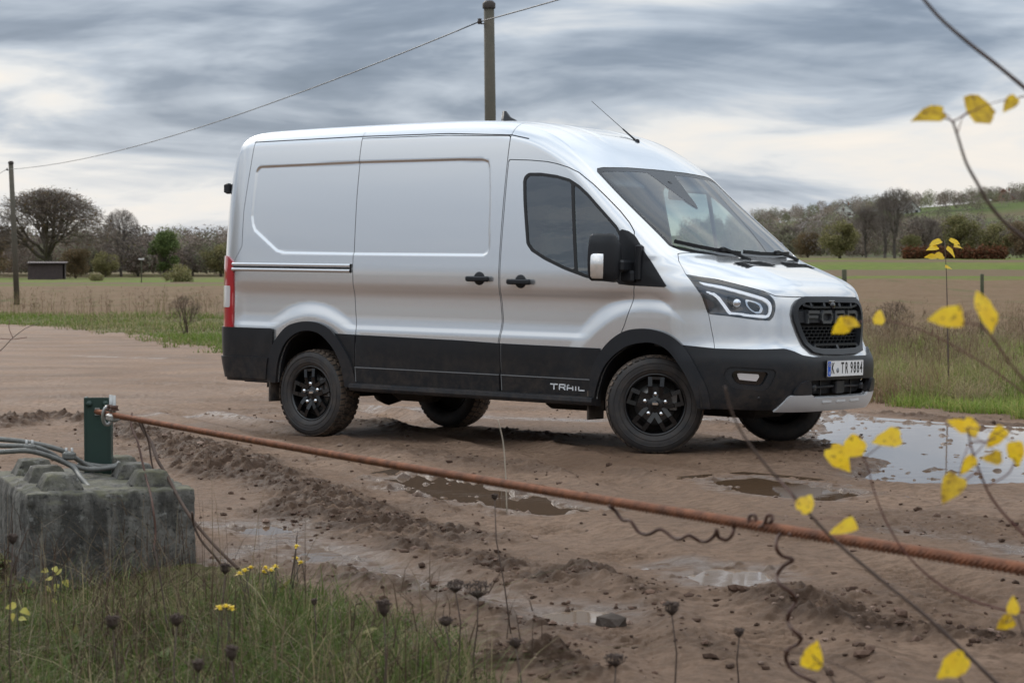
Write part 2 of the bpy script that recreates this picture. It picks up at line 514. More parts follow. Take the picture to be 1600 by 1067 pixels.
WHEELS_W = [(1.018, 15.213), (-1.632, 17.28), (2.09, 16.685), (-0.513, 18.714)]
def ground_full(X, Y, want_attr=False):
    h = base_h(X, Y)
    R = np.hypot(X, Y)
    d_far, d_near = masks(X, Y)
    road = sst(d_far, -0.2, 0.3) * (1 - sst(d_near, -0.1, 0.25)) * (1 - sst(R, 70, 110))
    near = 1 - sst(R, 22, 45)
    big = fbm(X * 0.55, Y * 0.55, 3, 3) - 0.5
    _firm0 = sum(np.exp(-(((X - wx) ** 2 + (Y - wy) ** 2) / 0.5 ** 2)) for wx, wy in WHEELS_W)
    h = h + road * big * 0.06 * (1 - sst(R, 24, 40)) * (1 - np.clip(_firm0, 0, 1))
    # clods gathered in patches
    patch = sst(fbm(X * 0.75 + 4, Y * 0.75, 3, 11), 0.50, 0.68)
    clod = 0.28 * patch
    ridge_h = 0
    nA = fbm(X * 3.0, Y * 3.0, 2, 29) - 0.5
    nB = 0.45 + 1.1 * fbm(X * 6.5, Y * 6.5, 3, 37)
    nC = (fbm(X * 1.2, Y * 1.2, 2, 43) - 0.5) * 0.12
    nD = fbm(X * 2.0, Y * 2.0, 3, 53) - 0.5
    for pts, w, hh, c in RW:
        d = seg_dist(X, Y, pts) + nA * w * 1.3
        g = np.exp(-(d / w) ** 2)
        ridge_h = ridge_h + hh * 0.55 * g * nB
        clod = np.maximum(clod, c * np.exp(-(d / (w * 1.25)) ** 2))
    rut = 0
    for pts, w, hh in UW:
        d = seg_dist(X, Y, pts) + nC
        rut = np.maximum(rut, np.exp(-(d / w) ** 4))
        sa = seg_arc(X, Y, pts)
        tread = np.sin(sa * (2 * math.pi / 0.075) + 1.2 * np.sign(np.sin(d * 60))) * sst(nD, -0.06, 0.08)
        ridge_h = ridge_h + 0.0095 * tread * np.exp(-(d / (w * 0.85)) ** 4)
        ridge_h = ridge_h - hh * 0.6 * np.exp(-(d / w) ** 2) + hh * 0.6 * np.exp(-((d - w * 1.6) / (w * 0.5)) ** 2)
    clod = np.clip(clod * (1 - 0.65 * rut), 0, 1)
    wet = 0
    for pts, w in SW:
        d = seg_dist(X, Y, pts) + nD * w * 2.0
        wet = np.maximum(wet, np.exp(-(np.maximum(d, 0) / w) ** 2))
    # contact patches: firm and level
    firm = 0
    for wx, wy in WHEELS_W:
        firm = np.maximum(firm, np.exp(-(((X - wx) ** 2 + (Y - wy) ** 2) / 0.32 ** 2)))
    h1 = fbm(X * 11, Y * 11, 3, 61)
    h2 = fbm(X * 30, Y * 30, 2, 67)
    lumps = np.maximum(h1 - 0.47, 0) * 0.10 + np.maximum(h2 - 0.45, 0) * 0.045
    fine = (h1 - 0.5) * 0.014 + (h2 - 0.5) * 0.012
    h = h + road * near * (ridge_h * (1 - firm) + clod * lumps * (1 - 0.7 * firm) * (1 - 0.6 * np.clip(wet, 0, 1)) + fine * (0.7 + 0.8 * clod))
    # puddle basins
    water = np.zeros_like(h)
    for w, lev, kind, lab in PUD:
        rr = max(max(abs(p[0] - w[0][0]) for p in w), max(abs(p[1] - w[0][1]) for p in w)) + 1.5
        sel = (np.abs(X - w[0][0]) < rr) & (np.abs(Y - w[0][1]) < rr)
        if not sel.any(): continue
        xs, ys = X[sel], Y[sel]
        sc_ = 0.07 if rr < 3.2 else 0.20
        sd = sdpoly(xs, ys, w) + (fbm(xs * 5, ys * 5, 3, 97) - 0.5) * sc_ + (fbm(xs * 1.7, ys * 1.7, 3, 91) - 0.5) * sc_ * 1.6
        k = sst(sd, -0.45, 0.02)
        bed = lev + 0.008 - 0.028 * sst(sd, -0.05, 0.06) + (h2[sel] - 0.5) * 0.006 + np.maximum(h1[sel] - (0.70 if rr < 3.2 else 0.61), 0) * 0.12
        h[sel] = h[sel] * (1 - k) + (bed - np.minimum(sd, 0) * 0.03) * k
        water[sel] = np.maximum(water[sel], sst(sd, -0.22, 0.02))
    # banks and fields
    veg = 1 - road
    h = h + veg * (fbm(X * 0.35, Y * 0.35, 3, 7) - 0.5) * 0.18 * np.clip(R / 30, 0.15, 1) * (1 - sst(R, 300, 420))
    h = h - 0.09 * sst(d_near, 0.0, 0.7) * (1 - sst(R, 12, 16))
    if not want_attr: return h
    return h, np.clip(np.maximum(wet, water), 0, 1), clod, d_far, d_near

def ground_mat(name, kind):
    m = bpy.data.materials.new(name)
    m.use_nodes = True
    nt = m.node_tree
    b = nt.nodes['Principled BSDF']
    L = nt.links.new
    geo = nt.nodes.new('ShaderNodeNewGeometry')
    def noise(scale, detail=8, rough=0.6, stretch=None):
        n = nt.nodes.new('ShaderNodeTexNoise')
        n.inputs['Scale'].default_value = scale
        n.inputs['Detail'].default_value = detail
        n.inputs['Roughness'].default_value = rough
        if stretch:
            mp = nt.nodes.new('ShaderNodeMapping'); mp.inputs['Scale'].default_value = stretch[0]; mp.inputs['Rotation'].default_value = (0, 0, stretch[1])
            L(geo.outputs['Position'], mp.inputs[0]); L(mp.outputs[0], n.inputs['Vector'])
        else:
            L(geo.outputs['Position'], n.inputs['Vector'])
        return n.outputs['Fac']
    def rng(x, a, b_, c=0.0, d=1.0):
        r = nt.nodes.new('ShaderNodeMapRange')
        r.inputs[1].default_value, r.inputs[2].default_value, r.inputs[3].default_value, r.inputs[4].default_value = a, b_, c, d
        L(x, r.inputs[0]); return r.outputs[0]
    def mix(f, a, c):
        x = nt.nodes.new('ShaderNodeMix'); x.data_type = 'RGBA'
        if isinstance(f, float): x.inputs[0].default_value = f
        else: L(f, x.inputs[0])
        for i, q in ((6, a), (7, c)):
            if isinstance(q, tuple): x.inputs[i].default_value = (*q, 1)
            else: L(q, x.inputs[i])
        return x.outputs[2]
    def attr(nm):
        a = nt.nodes.new('ShaderNodeAttribute'); a.attribute_name = nm; return a.outputs['Fac']
    def mul(a, c):
        x = nt.nodes.new('ShaderNodeMath'); x.operation = 'MULTIPLY'; x.use_clamp = True
        L(a, x.inputs[0])
        if isinstance(c, float): x.inputs[1].default_value = c
        else: L(c, x.inputs[1])
        return x.outputs[0]
    b.inputs['Specular IOR Level'].default_value = 0.06
    if kind == 'mud':
        dry = mix(rng(noise(0.55, 5), 0.35, 0.65), (0.325, 0.218, 0.152), (0.195, 0.122, 0.080))
        dry = mix(rng(noise(14, 8, 0.7), 0.42, 0.66), dry, (0.165, 0.105, 0.070))
        dry = mix(rng(noise(70, 4, 0.6), 0.60, 0.70, 0, 0.6), dry, (0.30, 0.23, 0.18))
        clod = mix(rng(noise(22, 6), 0.3, 0.7), (0.075, 0.046, 0.031), (0.125, 0.080, 0.056))
        c = mix(mul(rng(attr('clod'), 0.12, 0.62), rng(noise(6, 7), 0.28, 0.50)), dry, clod)
        wetc = mix(rng(noise(9, 6), 0.35, 0.7), (0.185, 0.122, 0.086), (0.105, 0.066, 0.045))
        c = mix(mul(attr('wet'), 0.75), c, wetc)
        L(c, b.inputs['Base Color'])
        wetn = mul(attr('wet'), rng(noise(11, 5), 0.38, 0.58))
        damp = rng(noise(1.1, 4), 0.40, 0.62)
        r1 = nt.nodes.new('ShaderNodeMapRange'); L(wetn, r1.inputs[0]); r1.inputs[3].default_value = 0.68; r1.inputs[4].default_value = 0.34
        r2 = nt.nodes.new('ShaderNodeMath'); r2.operation = 'SUBTRACT'
        L(r1.outputs[0], r2.inputs[0]); L(mul(damp, 0.16), r2.inputs[1])
        mxr = nt.nodes.new('ShaderNodeMath'); mxr.operation = 'MAXIMUM'; L(r2.outputs[0], mxr.inputs[0]); mxr.inputs[1].default_value = 0.08
        L(mxr.outputs[0], b.inputs['Roughness'])
        sp_ = nt.nodes.new('ShaderNodeMapRange'); L(wetn, sp_.inputs[0]); sp_.inputs[3].default_value = 0.06; sp_.inputs[4].default_value = 0.42
        L(sp_.outputs[0], b.inputs['Specular IOR Level'])
        hgt = (noise(30, 14, 0.80), 1.0, 0.034)
    elif kind == 'field':
        c = mix(rng(noise(0.25, 6), 0.3, 0.7), (0.130, 0.082, 0.048), (0.175, 0.115, 0.068))
        c = mix(rng(noise(2.5, 8, 0.7), 0.45, 0.70), c, (0.21, 0.155, 0.10))
        c = mix(rng(noise(0.6, 6, 0.6, ((1, 0.12, 1), 0.5)), 0.55, 0.72), c, (0.11, 0.10, 0.045))
        L(c, b.inputs['Base Color']); b.inputs['Roughness'].default_value = 0.9
        hgt = (noise(3.0, 9, 0.7, ((1.0, 0.25, 1.0), 0.5)), 1.0, 0.12)
    elif kind == 'meadow':
        c = mix(rng(noise(0.05, 6), 0.35, 0.65), (0.105, 0.165, 0.025), (0.150, 0.155, 0.042))
        c = mix(rng(noise(1.0, 8), 0.45, 0.75), c, (0.07, 0.09, 0.03))
        c = mix(rng(noise(0.035, 4, 0.5, ((0.08, 1.0, 1.0), 0.10)), 0.47, 0.55), c, (0.145, 0.105, 0.065))
        L(c, b.inputs['Base Color']); b.inputs['Roughness'].default_value = 0.9
        hgt = (noise(2.0, 9, 0.7), 1.0, 0.1)
    elif kind == 'hill':
        c = mix(rng(noise(0.006, 4), 0.42, 0.58), (0.090, 0.115, 0.040), (0.115, 0.095, 0.055))
        c = mix(rng(noise(0.03, 6), 0.5, 0.7), c, (0.05, 0.055, 0.03))
        L(c, b.inputs['Base Color']); b.inputs['Roughness'].default_value = 0.95
        hgt = (noise(0.3, 6), 1.0, 0.5)
    else:   # soil under the grass
        c = mix(rng(noise(1.3, 6), 0.35, 0.65), (0.135, 0.120, 0.055), (0.095, 0.115, 0.035))
        c = mix(rng(noise(11, 8), 0.45, 0.7), c, (0.17, 0.13, 0.08))
        L(c, b.inputs['Base Color']); b.inputs['Roughness'].default_value = 0.9
        hgt = (noise(30, 8, 0.7), 1.0, 0.03)
    bp = nt.nodes.new('ShaderNodeBump'); bp.inputs['Strength'].default_value = hgt[1]; bp.inputs['Distance'].default_value = hgt[2]
    L(hgt[0], bp.inputs['Height']); L(bp.outputs[0], b.inputs['Normal'])
    return m

def build_ground():
    half = math.atan(0.2406) * 1.16
    th = np.concatenate([np.linspace(-math.pi, -0.9, 14)[:-1], np.linspace(-0.9, -half, 24)[:-1], np.linspace(-half, half, 600), np.linspace(half, 0.9, 24)[1:], np.linspace(0.9, math.pi, 14)[1:-1]])
    rr = np.concatenate([[0.4, 1.2, 2.2, 3.2, 4.2, 5.0, 5.6], 6.0 * np.exp(np.linspace(0, math.log(24 / 6.0), 860)), 24 * np.exp(np.linspace(0, math.log(120 / 24.0), 150))[1:], 120 * np.exp(np.linspace(0, math.log(420 / 120.0), 40))[1:], 420 * np.exp(np.linspace(0, math.log(3200 / 420.0), 36))[1:]])
    nt_, nr = len(th), len(rr)
    T, Rr = np.meshgrid(th, rr, indexing='ij')
    X = (np.sin(T) * Rr).ravel(); Y = (np.cos(T) * Rr).ravel()
    h, wet, clod, d_far, d_near = ground_full(X, Y, True)
    V = np.stack([X, Y, h], 1)
    i, j = np.meshgrid(np.arange(nt_), np.arange(nr - 1), indexing='ij')
    i2 = (i + 1) % nt_
    F = np.stack([i * nr + j, i * nr + j + 1, i2 * nr + j + 1, i2 * nr + j], -1).reshape(-1, 4)
    R = np.hypot(X, Y)
    fr = R[F].mean(1); ff = d_far[F].mean(1); fn = d_near[F].mean(1)
    vergew = np.interp(np.arctan2(X, Y)[F].mean(1), [-0.25, 0.05, 0.12, 0.25], [9, 12, 17, 19])
    reg = np.where(fr > 420, 4, np.where(fn > 0, 1, np.where(ff > 0, 0, np.where(ff > -vergew, 1, np.where(fr < 175, 2, 3)))))
    names = [('dirt_track', 'mud'), ('grass_verge', 'soil'), ('ploughed_field', 'field'), ('meadow', 'meadow'), ('hillside', 'hill')]
    for k, (nm, kind) in enumerate(names):
        Fs = F[reg == k]
        if not len(Fs): continue
        u, inv = np.unique(Fs, return_inverse=True)
        me = np_mesh(nm, V[u], inv.reshape(-1, 4), True)
        if kind == 'mud':
            for an, arr in (('wet', wet), ('clod', clod)):
                a = me.attributes.new(an, 'FLOAT', 'POINT'); a.data.foreach_set('value', arr[u].astype(np.float32))
        o = link_mesh(nm, me, ground_mat(nm, kind))
        tag(o, kind='structure')
    # the little disc under the camera
    mb = MB()
    a = [(0.4 * math.sin(t), 0.4 * math.cos(t)) for t in th]
    return

build_ground()

# water sheets
def water_mat(name, col, rough):
    m = mat(name, col, rough, spec=0.5)
    nt = m.node_tree; b = nt.nodes['Principled BSDF']
    geo = nt.nodes.new('ShaderNodeNewGeometry')
    n = nt.nodes.new('ShaderNodeTexNoise'); n.inputs['Scale'].default_value = 5; n.inputs['Detail'].default_value = 3
    nt.links.new(geo.outputs['Position'], n.inputs['Vector'])
    bp = nt.nodes.new('ShaderNodeBump'); bp.inputs['Strength'].default_value = 0.06; bp.inputs['Distance'].default_value = 0.01
    nt.links.new(n.outputs['Fac'], bp.inputs['Height']); nt.links.new(bp.outputs[0], b.inputs['Normal'])
    return m
M_WB = water_mat('muddy_water', (0.105, 0.066, 0.040), 0.03)
M_WC = water_mat('shallow_water', (0.20, 0.145, 0.105), 0.05)
for w, lev, kind, lab in PUD:
    cx = sum(p[0] for p in w) / len(w); cy = sum(p[1] for p in w) / len(w)
    pts = []
    for x, y in w:
        d = Vector((x - cx, y - cy)); l = d.length
        d = d * ((l + 0.35) / l)
        pts.append((cx + d.x, cy + d.y, lev))
    me = bpy.data.meshes.new('puddle')
    me.from_pydata([(cx, cy, lev)] + pts, [], [(0, 1 + k, 1 + (k + 1) % len(pts)) for k in range(len(pts))])
    me.update()
    o = link_mesh('puddle', me, M_WB if kind == 'brown' else M_WC)
    tag(o, lab, None, kind='structure')

# ------------------------------------------------------------------ van: body surface as a level set
def cr_curve(pts, n=8):
    P = np.array(pts, float); out = []; m = len(P)
    for i in range(m - 1):
        a, b, c, d = P[max(i - 1, 0)], P[i], P[i + 1], P[min(i + 2, m - 1)]
        L = np.linalg.norm(c - b) + 1e-9
        t1 = (c - a) / (np.linalg.norm(c - b) + np.linalg.norm(b - a) + 1e-9) * L
        t2 = (d - b) / (np.linalg.norm(d - c) + np.linalg.norm(c - b) + 1e-9) * L
        for k in range(n):
            t = k / n
            out.append((2 * t**3 - 3 * t**2 + 1) * b + (t**3 - 2 * t**2 + t) * t1 + (-2 * t**3 + 3 * t**2) * c + (t**3 - t**2) * t2)
    out.append(P[-1])
    return np.array(out)
def hprep(pts):
    P = np.array(pts, float); X, Y = P[:, 0], P[:, 1]
    h = np.diff(X); dl = np.diff(Y) / h
    m = np.zeros(len(X)); m[1:-1] = np.where(dl[1:] * dl[:-1] > 0, 2 * dl[1:] * dl[:-1] / (dl[1:] + dl[:-1] + 1e-12), 0); m[0] = dl[0]; m[-1] = dl[-1]
    xt = np.linspace(X[0], X[-1], 2401)
    return xt, hint_exact(xt, X, Y, h, m)
def hint(x, tab):
    return np.interp(x, tab[0], tab[1])
def hint_exact(x, X, Y, h, m):
    x = np.clip(x, X[0], X[-1]); i = np.clip(np.searchsorted(X, x) - 1, 0, len(X) - 2)
    t = (x - X[i]) / h[i]
    return (2 * t**3 - 3 * t**2 + 1) * Y[i] + (t**3 - 2 * t**2 + t) * h[i] * m[i] + (-2 * t**3 + 3 * t**2) * Y[i + 1] + (t**3 - t**2) * h[i] * m[i + 1]
SIL = [(-4.40, .40), (-4.47, .60), (-4.485, .9), (-4.485, 1.5), (-4.47, 1.9), (-4.44, 2.2), (-4.40, 2.36), (-4.33, 2.435), (-4.18, 2.478), (-3.9, 2.496), (-3.0, 2.512), (-2.03, 2.518), (-1.6, 2.506), (-1.3, 2.472), (-1.05, 2.405), (-.85, 2.30), (-.62, 2.135), (-.3, 1.885), (0.0, 1.665), (.27, 1.468), (.335, 1.440), (.5, 1.392), (.68, 1.334), (.80, 1.286), (.88, 1.228), (.925, 1.13), (.945, 1.0), (.965, .85), (1.0, .78), (1.03, .72), (1.035, .62), (1.02, .50), (.99, .42), (.94, .36)]
WZ = [(.30, .950), (.42, .962), (.60, .976), (.76, .984), (.83, .984), (.885, .973), (.95, .969), (1.02, .969), (1.09, .970), (1.125, .972), (1.165, .981), (1.21, .989), (1.30, .991), (1.42, .984), (1.8, .950), (2.2, .897), (2.36, .866), (2.5, .82), (2.7, .72)]
WP = [(.30, .960), (.42, .972), (.60, .984), (.80, .991), (1.0, .993), (1.22, .990), (1.30, .991), (1.42, .984), (1.8, .950), (2.2, .897), (2.36, .866), (2.5, .82), (2.7, .72)]
BA = [(.3, .55), (.45, .60), (.7, .62), (1.05, .62), (1.2, .57), (1.32, .47), (1.40, .30), (1.46, .20), (1.7, .17), (2.1, .12), (2.4, .10), (2.7, .08)]
WZ, WP, BA = hprep(WZ), hprep(WP), hprep(BA)
REC = [(-4.018, 2.126), (-4.005, 2.152), (-3.975, 2.168), (-2.863, 2.185), (-1.823, 2.186), (-1.60, 2.180), (-1.545, 2.163), (-1.525, 2.120), (-1.494, 1.926), (-1.460, 1.50), (-1.475, 1.458), (-1.52, 1.440), (-2.842, 1.440), (-3.62, 1.445), (-3.70, 1.462), (-3.97, 1.63), (-4.0, 1.68), (-4.02, 1.75)]
_h = .01; _x0, _z0 = -5.0, .2
_GX, _GZ = np.meshgrid(np.arange(_x0, 1.9, _h), np.arange(_z0, 2.9, _h), indexing='ij')
_D = -sdpoly(_GX, _GZ, np.vstack([cr_curve(SIL, 6), [(.94, .30)], [(-4.40, .30)]]))
_rx, _rz, _rh = -4.25, 1.30, .004
_RX, _RZ = np.meshgrid(np.arange(_rx, -1.25, _rh), np.arange(_rz, 2.35, _rh), indexing='ij')
_REC = sst(sdpoly(_RX, _RZ, REC), -.004, .016) * .012
def recess(x, z):
    a = np.clip((x - _rx) / _rh, 0, _REC.shape[0] - 1.001); b = np.clip((z - _rz) / _rh, 0, _REC.shape[1] - 1.001)
    i = a.astype(int); j = b.astype(int); s = a - i; t = b - j
    return (_REC[i, j] * (1 - s) + _REC[i + 1, j] * s) * (1 - t) + (_REC[i, j + 1] * (1 - s) + _REC[i + 1, j + 1] * s) * t
def bil(T, x, z):
    a = np.clip((x - _x0) / _h, 0, T.shape[0] - 1.001); b = np.clip((z - _z0) / _h, 0, T.shape[1] - 1.001)
    i = a.astype(int); j = b.astype(int); s = a - i; t = b - j
    return (T[i, j] * (1 - s) + T[i + 1, j] * s) * (1 - t) + (T[i, j + 1] * (1 - s) + T[i + 1, j + 1] * s) * t
def Wxz(x, z):
    w1 = hint(z, WZ); w2 = hint(z, WP)
    rf = np.hypot(x, z - .39); rr = np.hypot(x + 3.3, z - .33)
    k = np.maximum(1 - sst(rf, .66, .80), 1 - sst(rr, .60, .73))
    k = np.maximum(k, sst(x, .0, .35))
    k = np.maximum(k, 1 - sst(x, -4.25, -4.05))
    return w1 * (1 - k) + w2 * k - recess(x, z) - .10 * sst(-x, 4.05, 4.5) ** 2
def fbody(x, y, z):
    ay = np.abs(y)
    bow = hint(z, BA) * (ay / .97) ** 4.2 * sst(x, -1.9, -.9)
    crown = .045 * (ay / .86) ** 3 * sst(z, 2.1, 2.4)
    rb = .10 * (ay / .9) ** 6 * sst(-x, 3.9, 4.4)
    # shallow ribs pressed into the roof
    rib = .006 * sst(z, 2.15, 2.3) * (np.exp(-((ay - .26) / .03) ** 2) + np.exp(-((ay - .52) / .03) ** 2)) * sst(-x, .85, 1.05)
    # raised centre of the bonnet
    rib = rib - .010 * sst(x, .3, .5) * sst(z, 1.18, 1.30) * (1 - sst(ay, .36, .50))
    a = bil(_D, x + bow - rb, z + crown + rib)
    b = ay - Wxz(x, z)
    r = .075 + .045 * sst(z, 2.0, 2.4)
    aa = a + r; bb = b + r
    return np.where((aa > 0) & (bb > 0), np.hypot(np.maximum(aa, 0), np.maximum(bb, 0)) - r, np.maximum(a, b))
def fgrad(P, e=.008):
    x, y, z = P[:, 0], P[:, 1], P[:, 2]
    g = np.stack([fbody(x + e, y, z) - fbody(x - e, y, z), fbody(x, y + e, z) - fbody(x, y - e, z), fbody(x, y, z + e) - fbody(x, y, z - e)], 1)
    return g / (np.linalg.norm(g, axis=1, keepdims=True) + 1e-12)

def surface_nets(h):
    xs = np.arange(-4.62, 1.16, h); ys = np.arange(-1.08 + h * .13, 1.081, h); zs = np.arange(.27, 2.64, h)
    nx, ny, nz = len(xs), len(ys), len(zs)
    G = np.empty((nx, ny, nz), np.float32)
    for i in range(nx):
        Yg, Zg = np.meshgrid(ys, zs, indexing='ij')
        G[i] = fbody(np.full(Yg.shape, xs[i]), Yg, Zg)
    S = G < 0
    c = np.zeros((nx - 1, ny - 1, nz - 1), np.int8)
    for a in (0, 1):
        for b in (0, 1):
            for d in (0, 1):
                c += S[a:nx - 1 + a, b:ny - 1 + b, d:nz - 1 + d]
    act = (c > 0) & (c < 8)
    idx = -np.ones(act.shape, np.int64)
    ii = np.argwhere(act)
    idx[act] = np.arange(len(ii))
    P = np.stack([xs[ii[:, 0]], ys[ii[:, 1]], zs[ii[:, 2]]], 1) + h / 2
    for it in range(7):
        v = fbody(P[:, 0], P[:, 1], P[:, 2])
        u = fgrad(P, .004)
        q = P + u * .002
        m_ = np.clip((fbody(q[:, 0], q[:, 1], q[:, 2]) - v) / .002, .5, 6)
        P = P - u * np.clip(v / m_, -h, h)[:, None] * .9
    F = []
    # x edges
    s = S[:-1, 1:-1, 1:-1] != S[1:, 1:-1, 1:-1]
    q = np.argwhere(s); i, j, k = q[:, 0], q[:, 1] + 1, q[:, 2] + 1
    f = np.stack([idx[i, j - 1, k - 1], idx[i, j, k - 1], idx[i, j, k], idx[i, j - 1, k]], 1)
    fl = S[i, j, k]; f[~fl] = f[~fl][:, ::-1]; F.append(f)
    s = S[1:-1, :-1, 1:-1] != S[1:-1, 1:, 1:-1]
    q = np.argwhere(s); i, j, k = q[:, 0] + 1, q[:, 1], q[:, 2] + 1
    f = np.stack([idx[i - 1, j, k - 1], idx[i - 1, j, k], idx[i, j, k], idx[i, j, k - 1]], 1)
    fl = S[i, j, k]; f[~fl] = f[~fl][:, ::-1]; F.append(f)
    s = S[1:-1, 1:-1, :-1] != S[1:-1, 1:-1, 1:]
    q = np.argwhere(s); i, j, k = q[:, 0] + 1, q[:, 1] + 1, q[:, 2]
    f = np.stack([idx[i - 1, j - 1, k], idx[i, j - 1, k], idx[i, j, k], idx[i - 1, j, k]], 1)
    fl = S[i, j, k]; f[~fl] = f[~fl][:, ::-1]; F.append(f)
    F = np.concatenate(F); F = F[(F >= 0).all(1)]
    return P, F

class Shell:
    """the van's skin; regions are cut out of it along exact curves"""
    def __init__(s, h):
        s.V, F = surface_nets(h)
        s.N = fgrad(s.V, .007)
        s.F = np.concatenate([F, np.repeat(F[:, -1:], 6, 1)], 1)      # padded to 10 corners
    def poly(s, row):
        out = [row[0]]
        for v in row[1:]:
            if v != out[-1]: out.append(v)
        return out
    def split(s, F, g):
        """-> faces with g>=0, faces with g<0"""
        gm = g[F]
        mx, mn = gm.max(1), gm.min(1)
        ins, outs, cut = F[mn >= 0], F[mx < 0], F[(mn < 0) & (mx >= 0)]
        newv, newn, cache = [], [], {}
        A, B = [], []
        n0 = len(s.V)
        def ev(a, b):
            key = (a, b) if a < b else (b, a)
            if key not in cache:
                a, b = key
                t = g[a] / (g[a] - g[b])
                cache[key] = n0 + len(newv)
                newv.append(s.V[a] * (1 - t) + s.V[b] * t)
                nn = s.N[a] * (1 - t) + s.N[b] * t
                newn.append(nn / (np.linalg.norm(nn) + 1e-12))
            return cache[key]
        for row in cut:
            p = s.poly(row.tolist()); pa, pb = [], []
            for i in range(len(p)):
                a, b = p[i], p[(i + 1) % len(p)]
                ia, ib = g[a] >= 0, g[b] >= 0
                (pa if ia else pb).append(a)
                if ia != ib:
                    e = ev(a, b); pa.append(e); pb.append(e)
            for dst, q in ((A, pa), (B, pb)):
                if 3 <= len(q) <= 10: dst.append(q + [q[-1]] * (10 - len(q)))
                elif len(q) > 10: dst.append(q[:10]); dst.append([q[0]] + q[9:] + [q[-1]] * (10 - 1 - len(q[9:])))
        if newv:
            s.V = np.vstack([s.V, newv]); s.N = np.vstack([s.N, newn])
        if A: ins = np.vstack([ins, np.array(A)])
        if B: outs = np.vstack([outs, np.array(B)])
        return ins, outs
    def obj(s, name, F, material, parent, off=0.0, skirt=0.0, smooth=True):
        u, inv = np.unique(F, return_inverse=True)
        inv = inv.reshape(F.shape)
        V = s.V[u] + s.N[u] * off; N = s.N[u]
        polys = [s.poly(r) for r in inv.tolist()]
        polys = [p if p[0] != p[-1] else p[:-1] for p in polys]
        polys = [p for p in polys if len(p) >= 3]
        V = V.tolist(); NN = N.tolist()
        if skirt:
            cnt = {}
            for p in polys:
                for i in range(len(p)):
                    a, b = p[i], p[(i + 1) % len(p)]
                    if (b, a) in cnt: cnt[(b, a)] = 2
                    else: cnt[(a, b)] = 1
            dup = {}
            def dv(i, k):
                if (i, k) not in dup:
                    dup[(i, k)] = len(V)
                    q = np.array(V[i]) - N[i] * (skirt if k else 0)
                    V.append(q.tolist()); NN.append([0, 0, 0])
                return dup[(i, k)]
            for (a, b), c in cnt.items():
                if c == 1:
                    polys.append([dv(b, 0), dv(a, 0), dv(a, 1), dv(b, 1)])
        me = bpy.data.meshes.new(name)
        me.from_pydata(V, [], polys)
        me.polygons.foreach_set('use_smooth', np.ones(len(me.polygons), bool))
        me.update()
        nn = np.array(NN)
        me.normals_split_custom_set_from_vertices(nn.tolist())
        return link_mesh(name, me, material, parent)

# ------------------------------------------------------------------ van materials
M_PAINT = mat('silver_paint', (0.69, 0.70, 0.715), 0.24, 0.74, coat=1.0, var=(1.6, 0.15), col2=(0.67, 0.68, 0.69))
M_PLAST = mat('black_textured_plastic', (0.014, 0.0155, 0.019), 0.44, spec=0.32, var=(2.2, 0.6), col2=(0.014, 0.014, 0.015), bump=(420, 0.12, 0.002))
def add_dirt(m, z0, z1, amount, scale=9.0):
    """dried mud spray on the lower part (object space of the van)"""
    nt = m.node_tree; b = nt.nodes['Principled BSDF']; L = nt.links.new
    t = nt.nodes.new('ShaderNodeTexCoord'); sp = nt.nodes.new('ShaderNodeSeparateXYZ'); L(t.outputs['Object'], sp.inputs[0])
    r = nt.nodes.new('ShaderNodeMapRange'); r.inputs[1].default_value = z0; r.inputs[2].default_value = z1; r.inputs[3].default_value = amount; r.inputs[4].default_value = 0.0
    L(sp.outputs['Z'], r.inputs[0])
    n = nt.nodes.new('ShaderNodeTexNoise'); n.inputs['Scale'].default_value = scale; n.inputs['Detail'].default_value = 10; n.inputs['Roughness'].default_value = 0.75
    L(t.outputs['Object'], n.inputs['Vector'])
    k = nt.nodes.new('ShaderNodeMapRange'); k.inputs[1].default_value = 0.42; k.inputs[2].default_value = 0.70; L(n.outputs['Fac'], k.inputs[0])
    mu = nt.nodes.new('ShaderNodeMath'); mu.operation = 'MULTIPLY'; mu.use_clamp = True; L(r.outputs[0], mu.inputs[0]); L(k.outputs[0], mu.inputs[1])
    x = nt.nodes.new('ShaderNodeMix'); x.data_type = 'RGBA'; x.inputs[7].default_value = (0.20, 0.145, 0.105, 1)
    src = b.inputs['Base Color']
    if src.links: L(src.links[0].from_socket, x.inputs[6])
    else: x.inputs[6].default_value = src.default_value
    L(mu.outputs[0], x.inputs[0]); L(x.outputs[2], b.inputs['Base Color'])
    return m
add_dirt(M_PLAST, .36, .80, .28)
M_PLAST2 = mat('dark_grey_plastic', (0.017, 0.019, 0.023), 0.42, spec=0.35, bump=(420, 0.1, 0.002))
add_dirt(M_PLAST2, .34, .70, .28)
M_HOUSING = mat('lamp_housing', (0.075, 0.085, 0.105), 0.3, 0.3)
M_BLACK = mat('gloss_black', (0.010, 0.010, 0.012), 0.12, coat=0.6)
M_RUBBER = mat('window_rubber', (0.012, 0.012, 0.013), 0.45)
M_INNER = mat('dark_inner_skin', (0.020, 0.020, 0.022), 0.8)
M_LINING = mat('cab_lining', (0.045, 0.050, 0.058), 0.85)
M_SILVER = mat('skid_silver', (0.60, 0.61, 0.63), 0.36, 0.35)
M_CHROME = mat('bright_metal', (0.85, 0.86, 0.88), 0.12, 1.0)
M_GLASS_F = glass_mat('windscreen_glass', (0.74, 0.84, 0.86), 0.0, 0.08)
M_GLASS_S = glass_mat('side_glass', (0.55, 0.65, 0.58), 0.0, 0.17)
M_LENS = glass_mat('clear_lens', (0.95, 0.97, 1.0), 0.0, 0.10)
M_RED = mat('red_lens', (0.42, 0.006, 0.012), 0.08, coat=1.0)
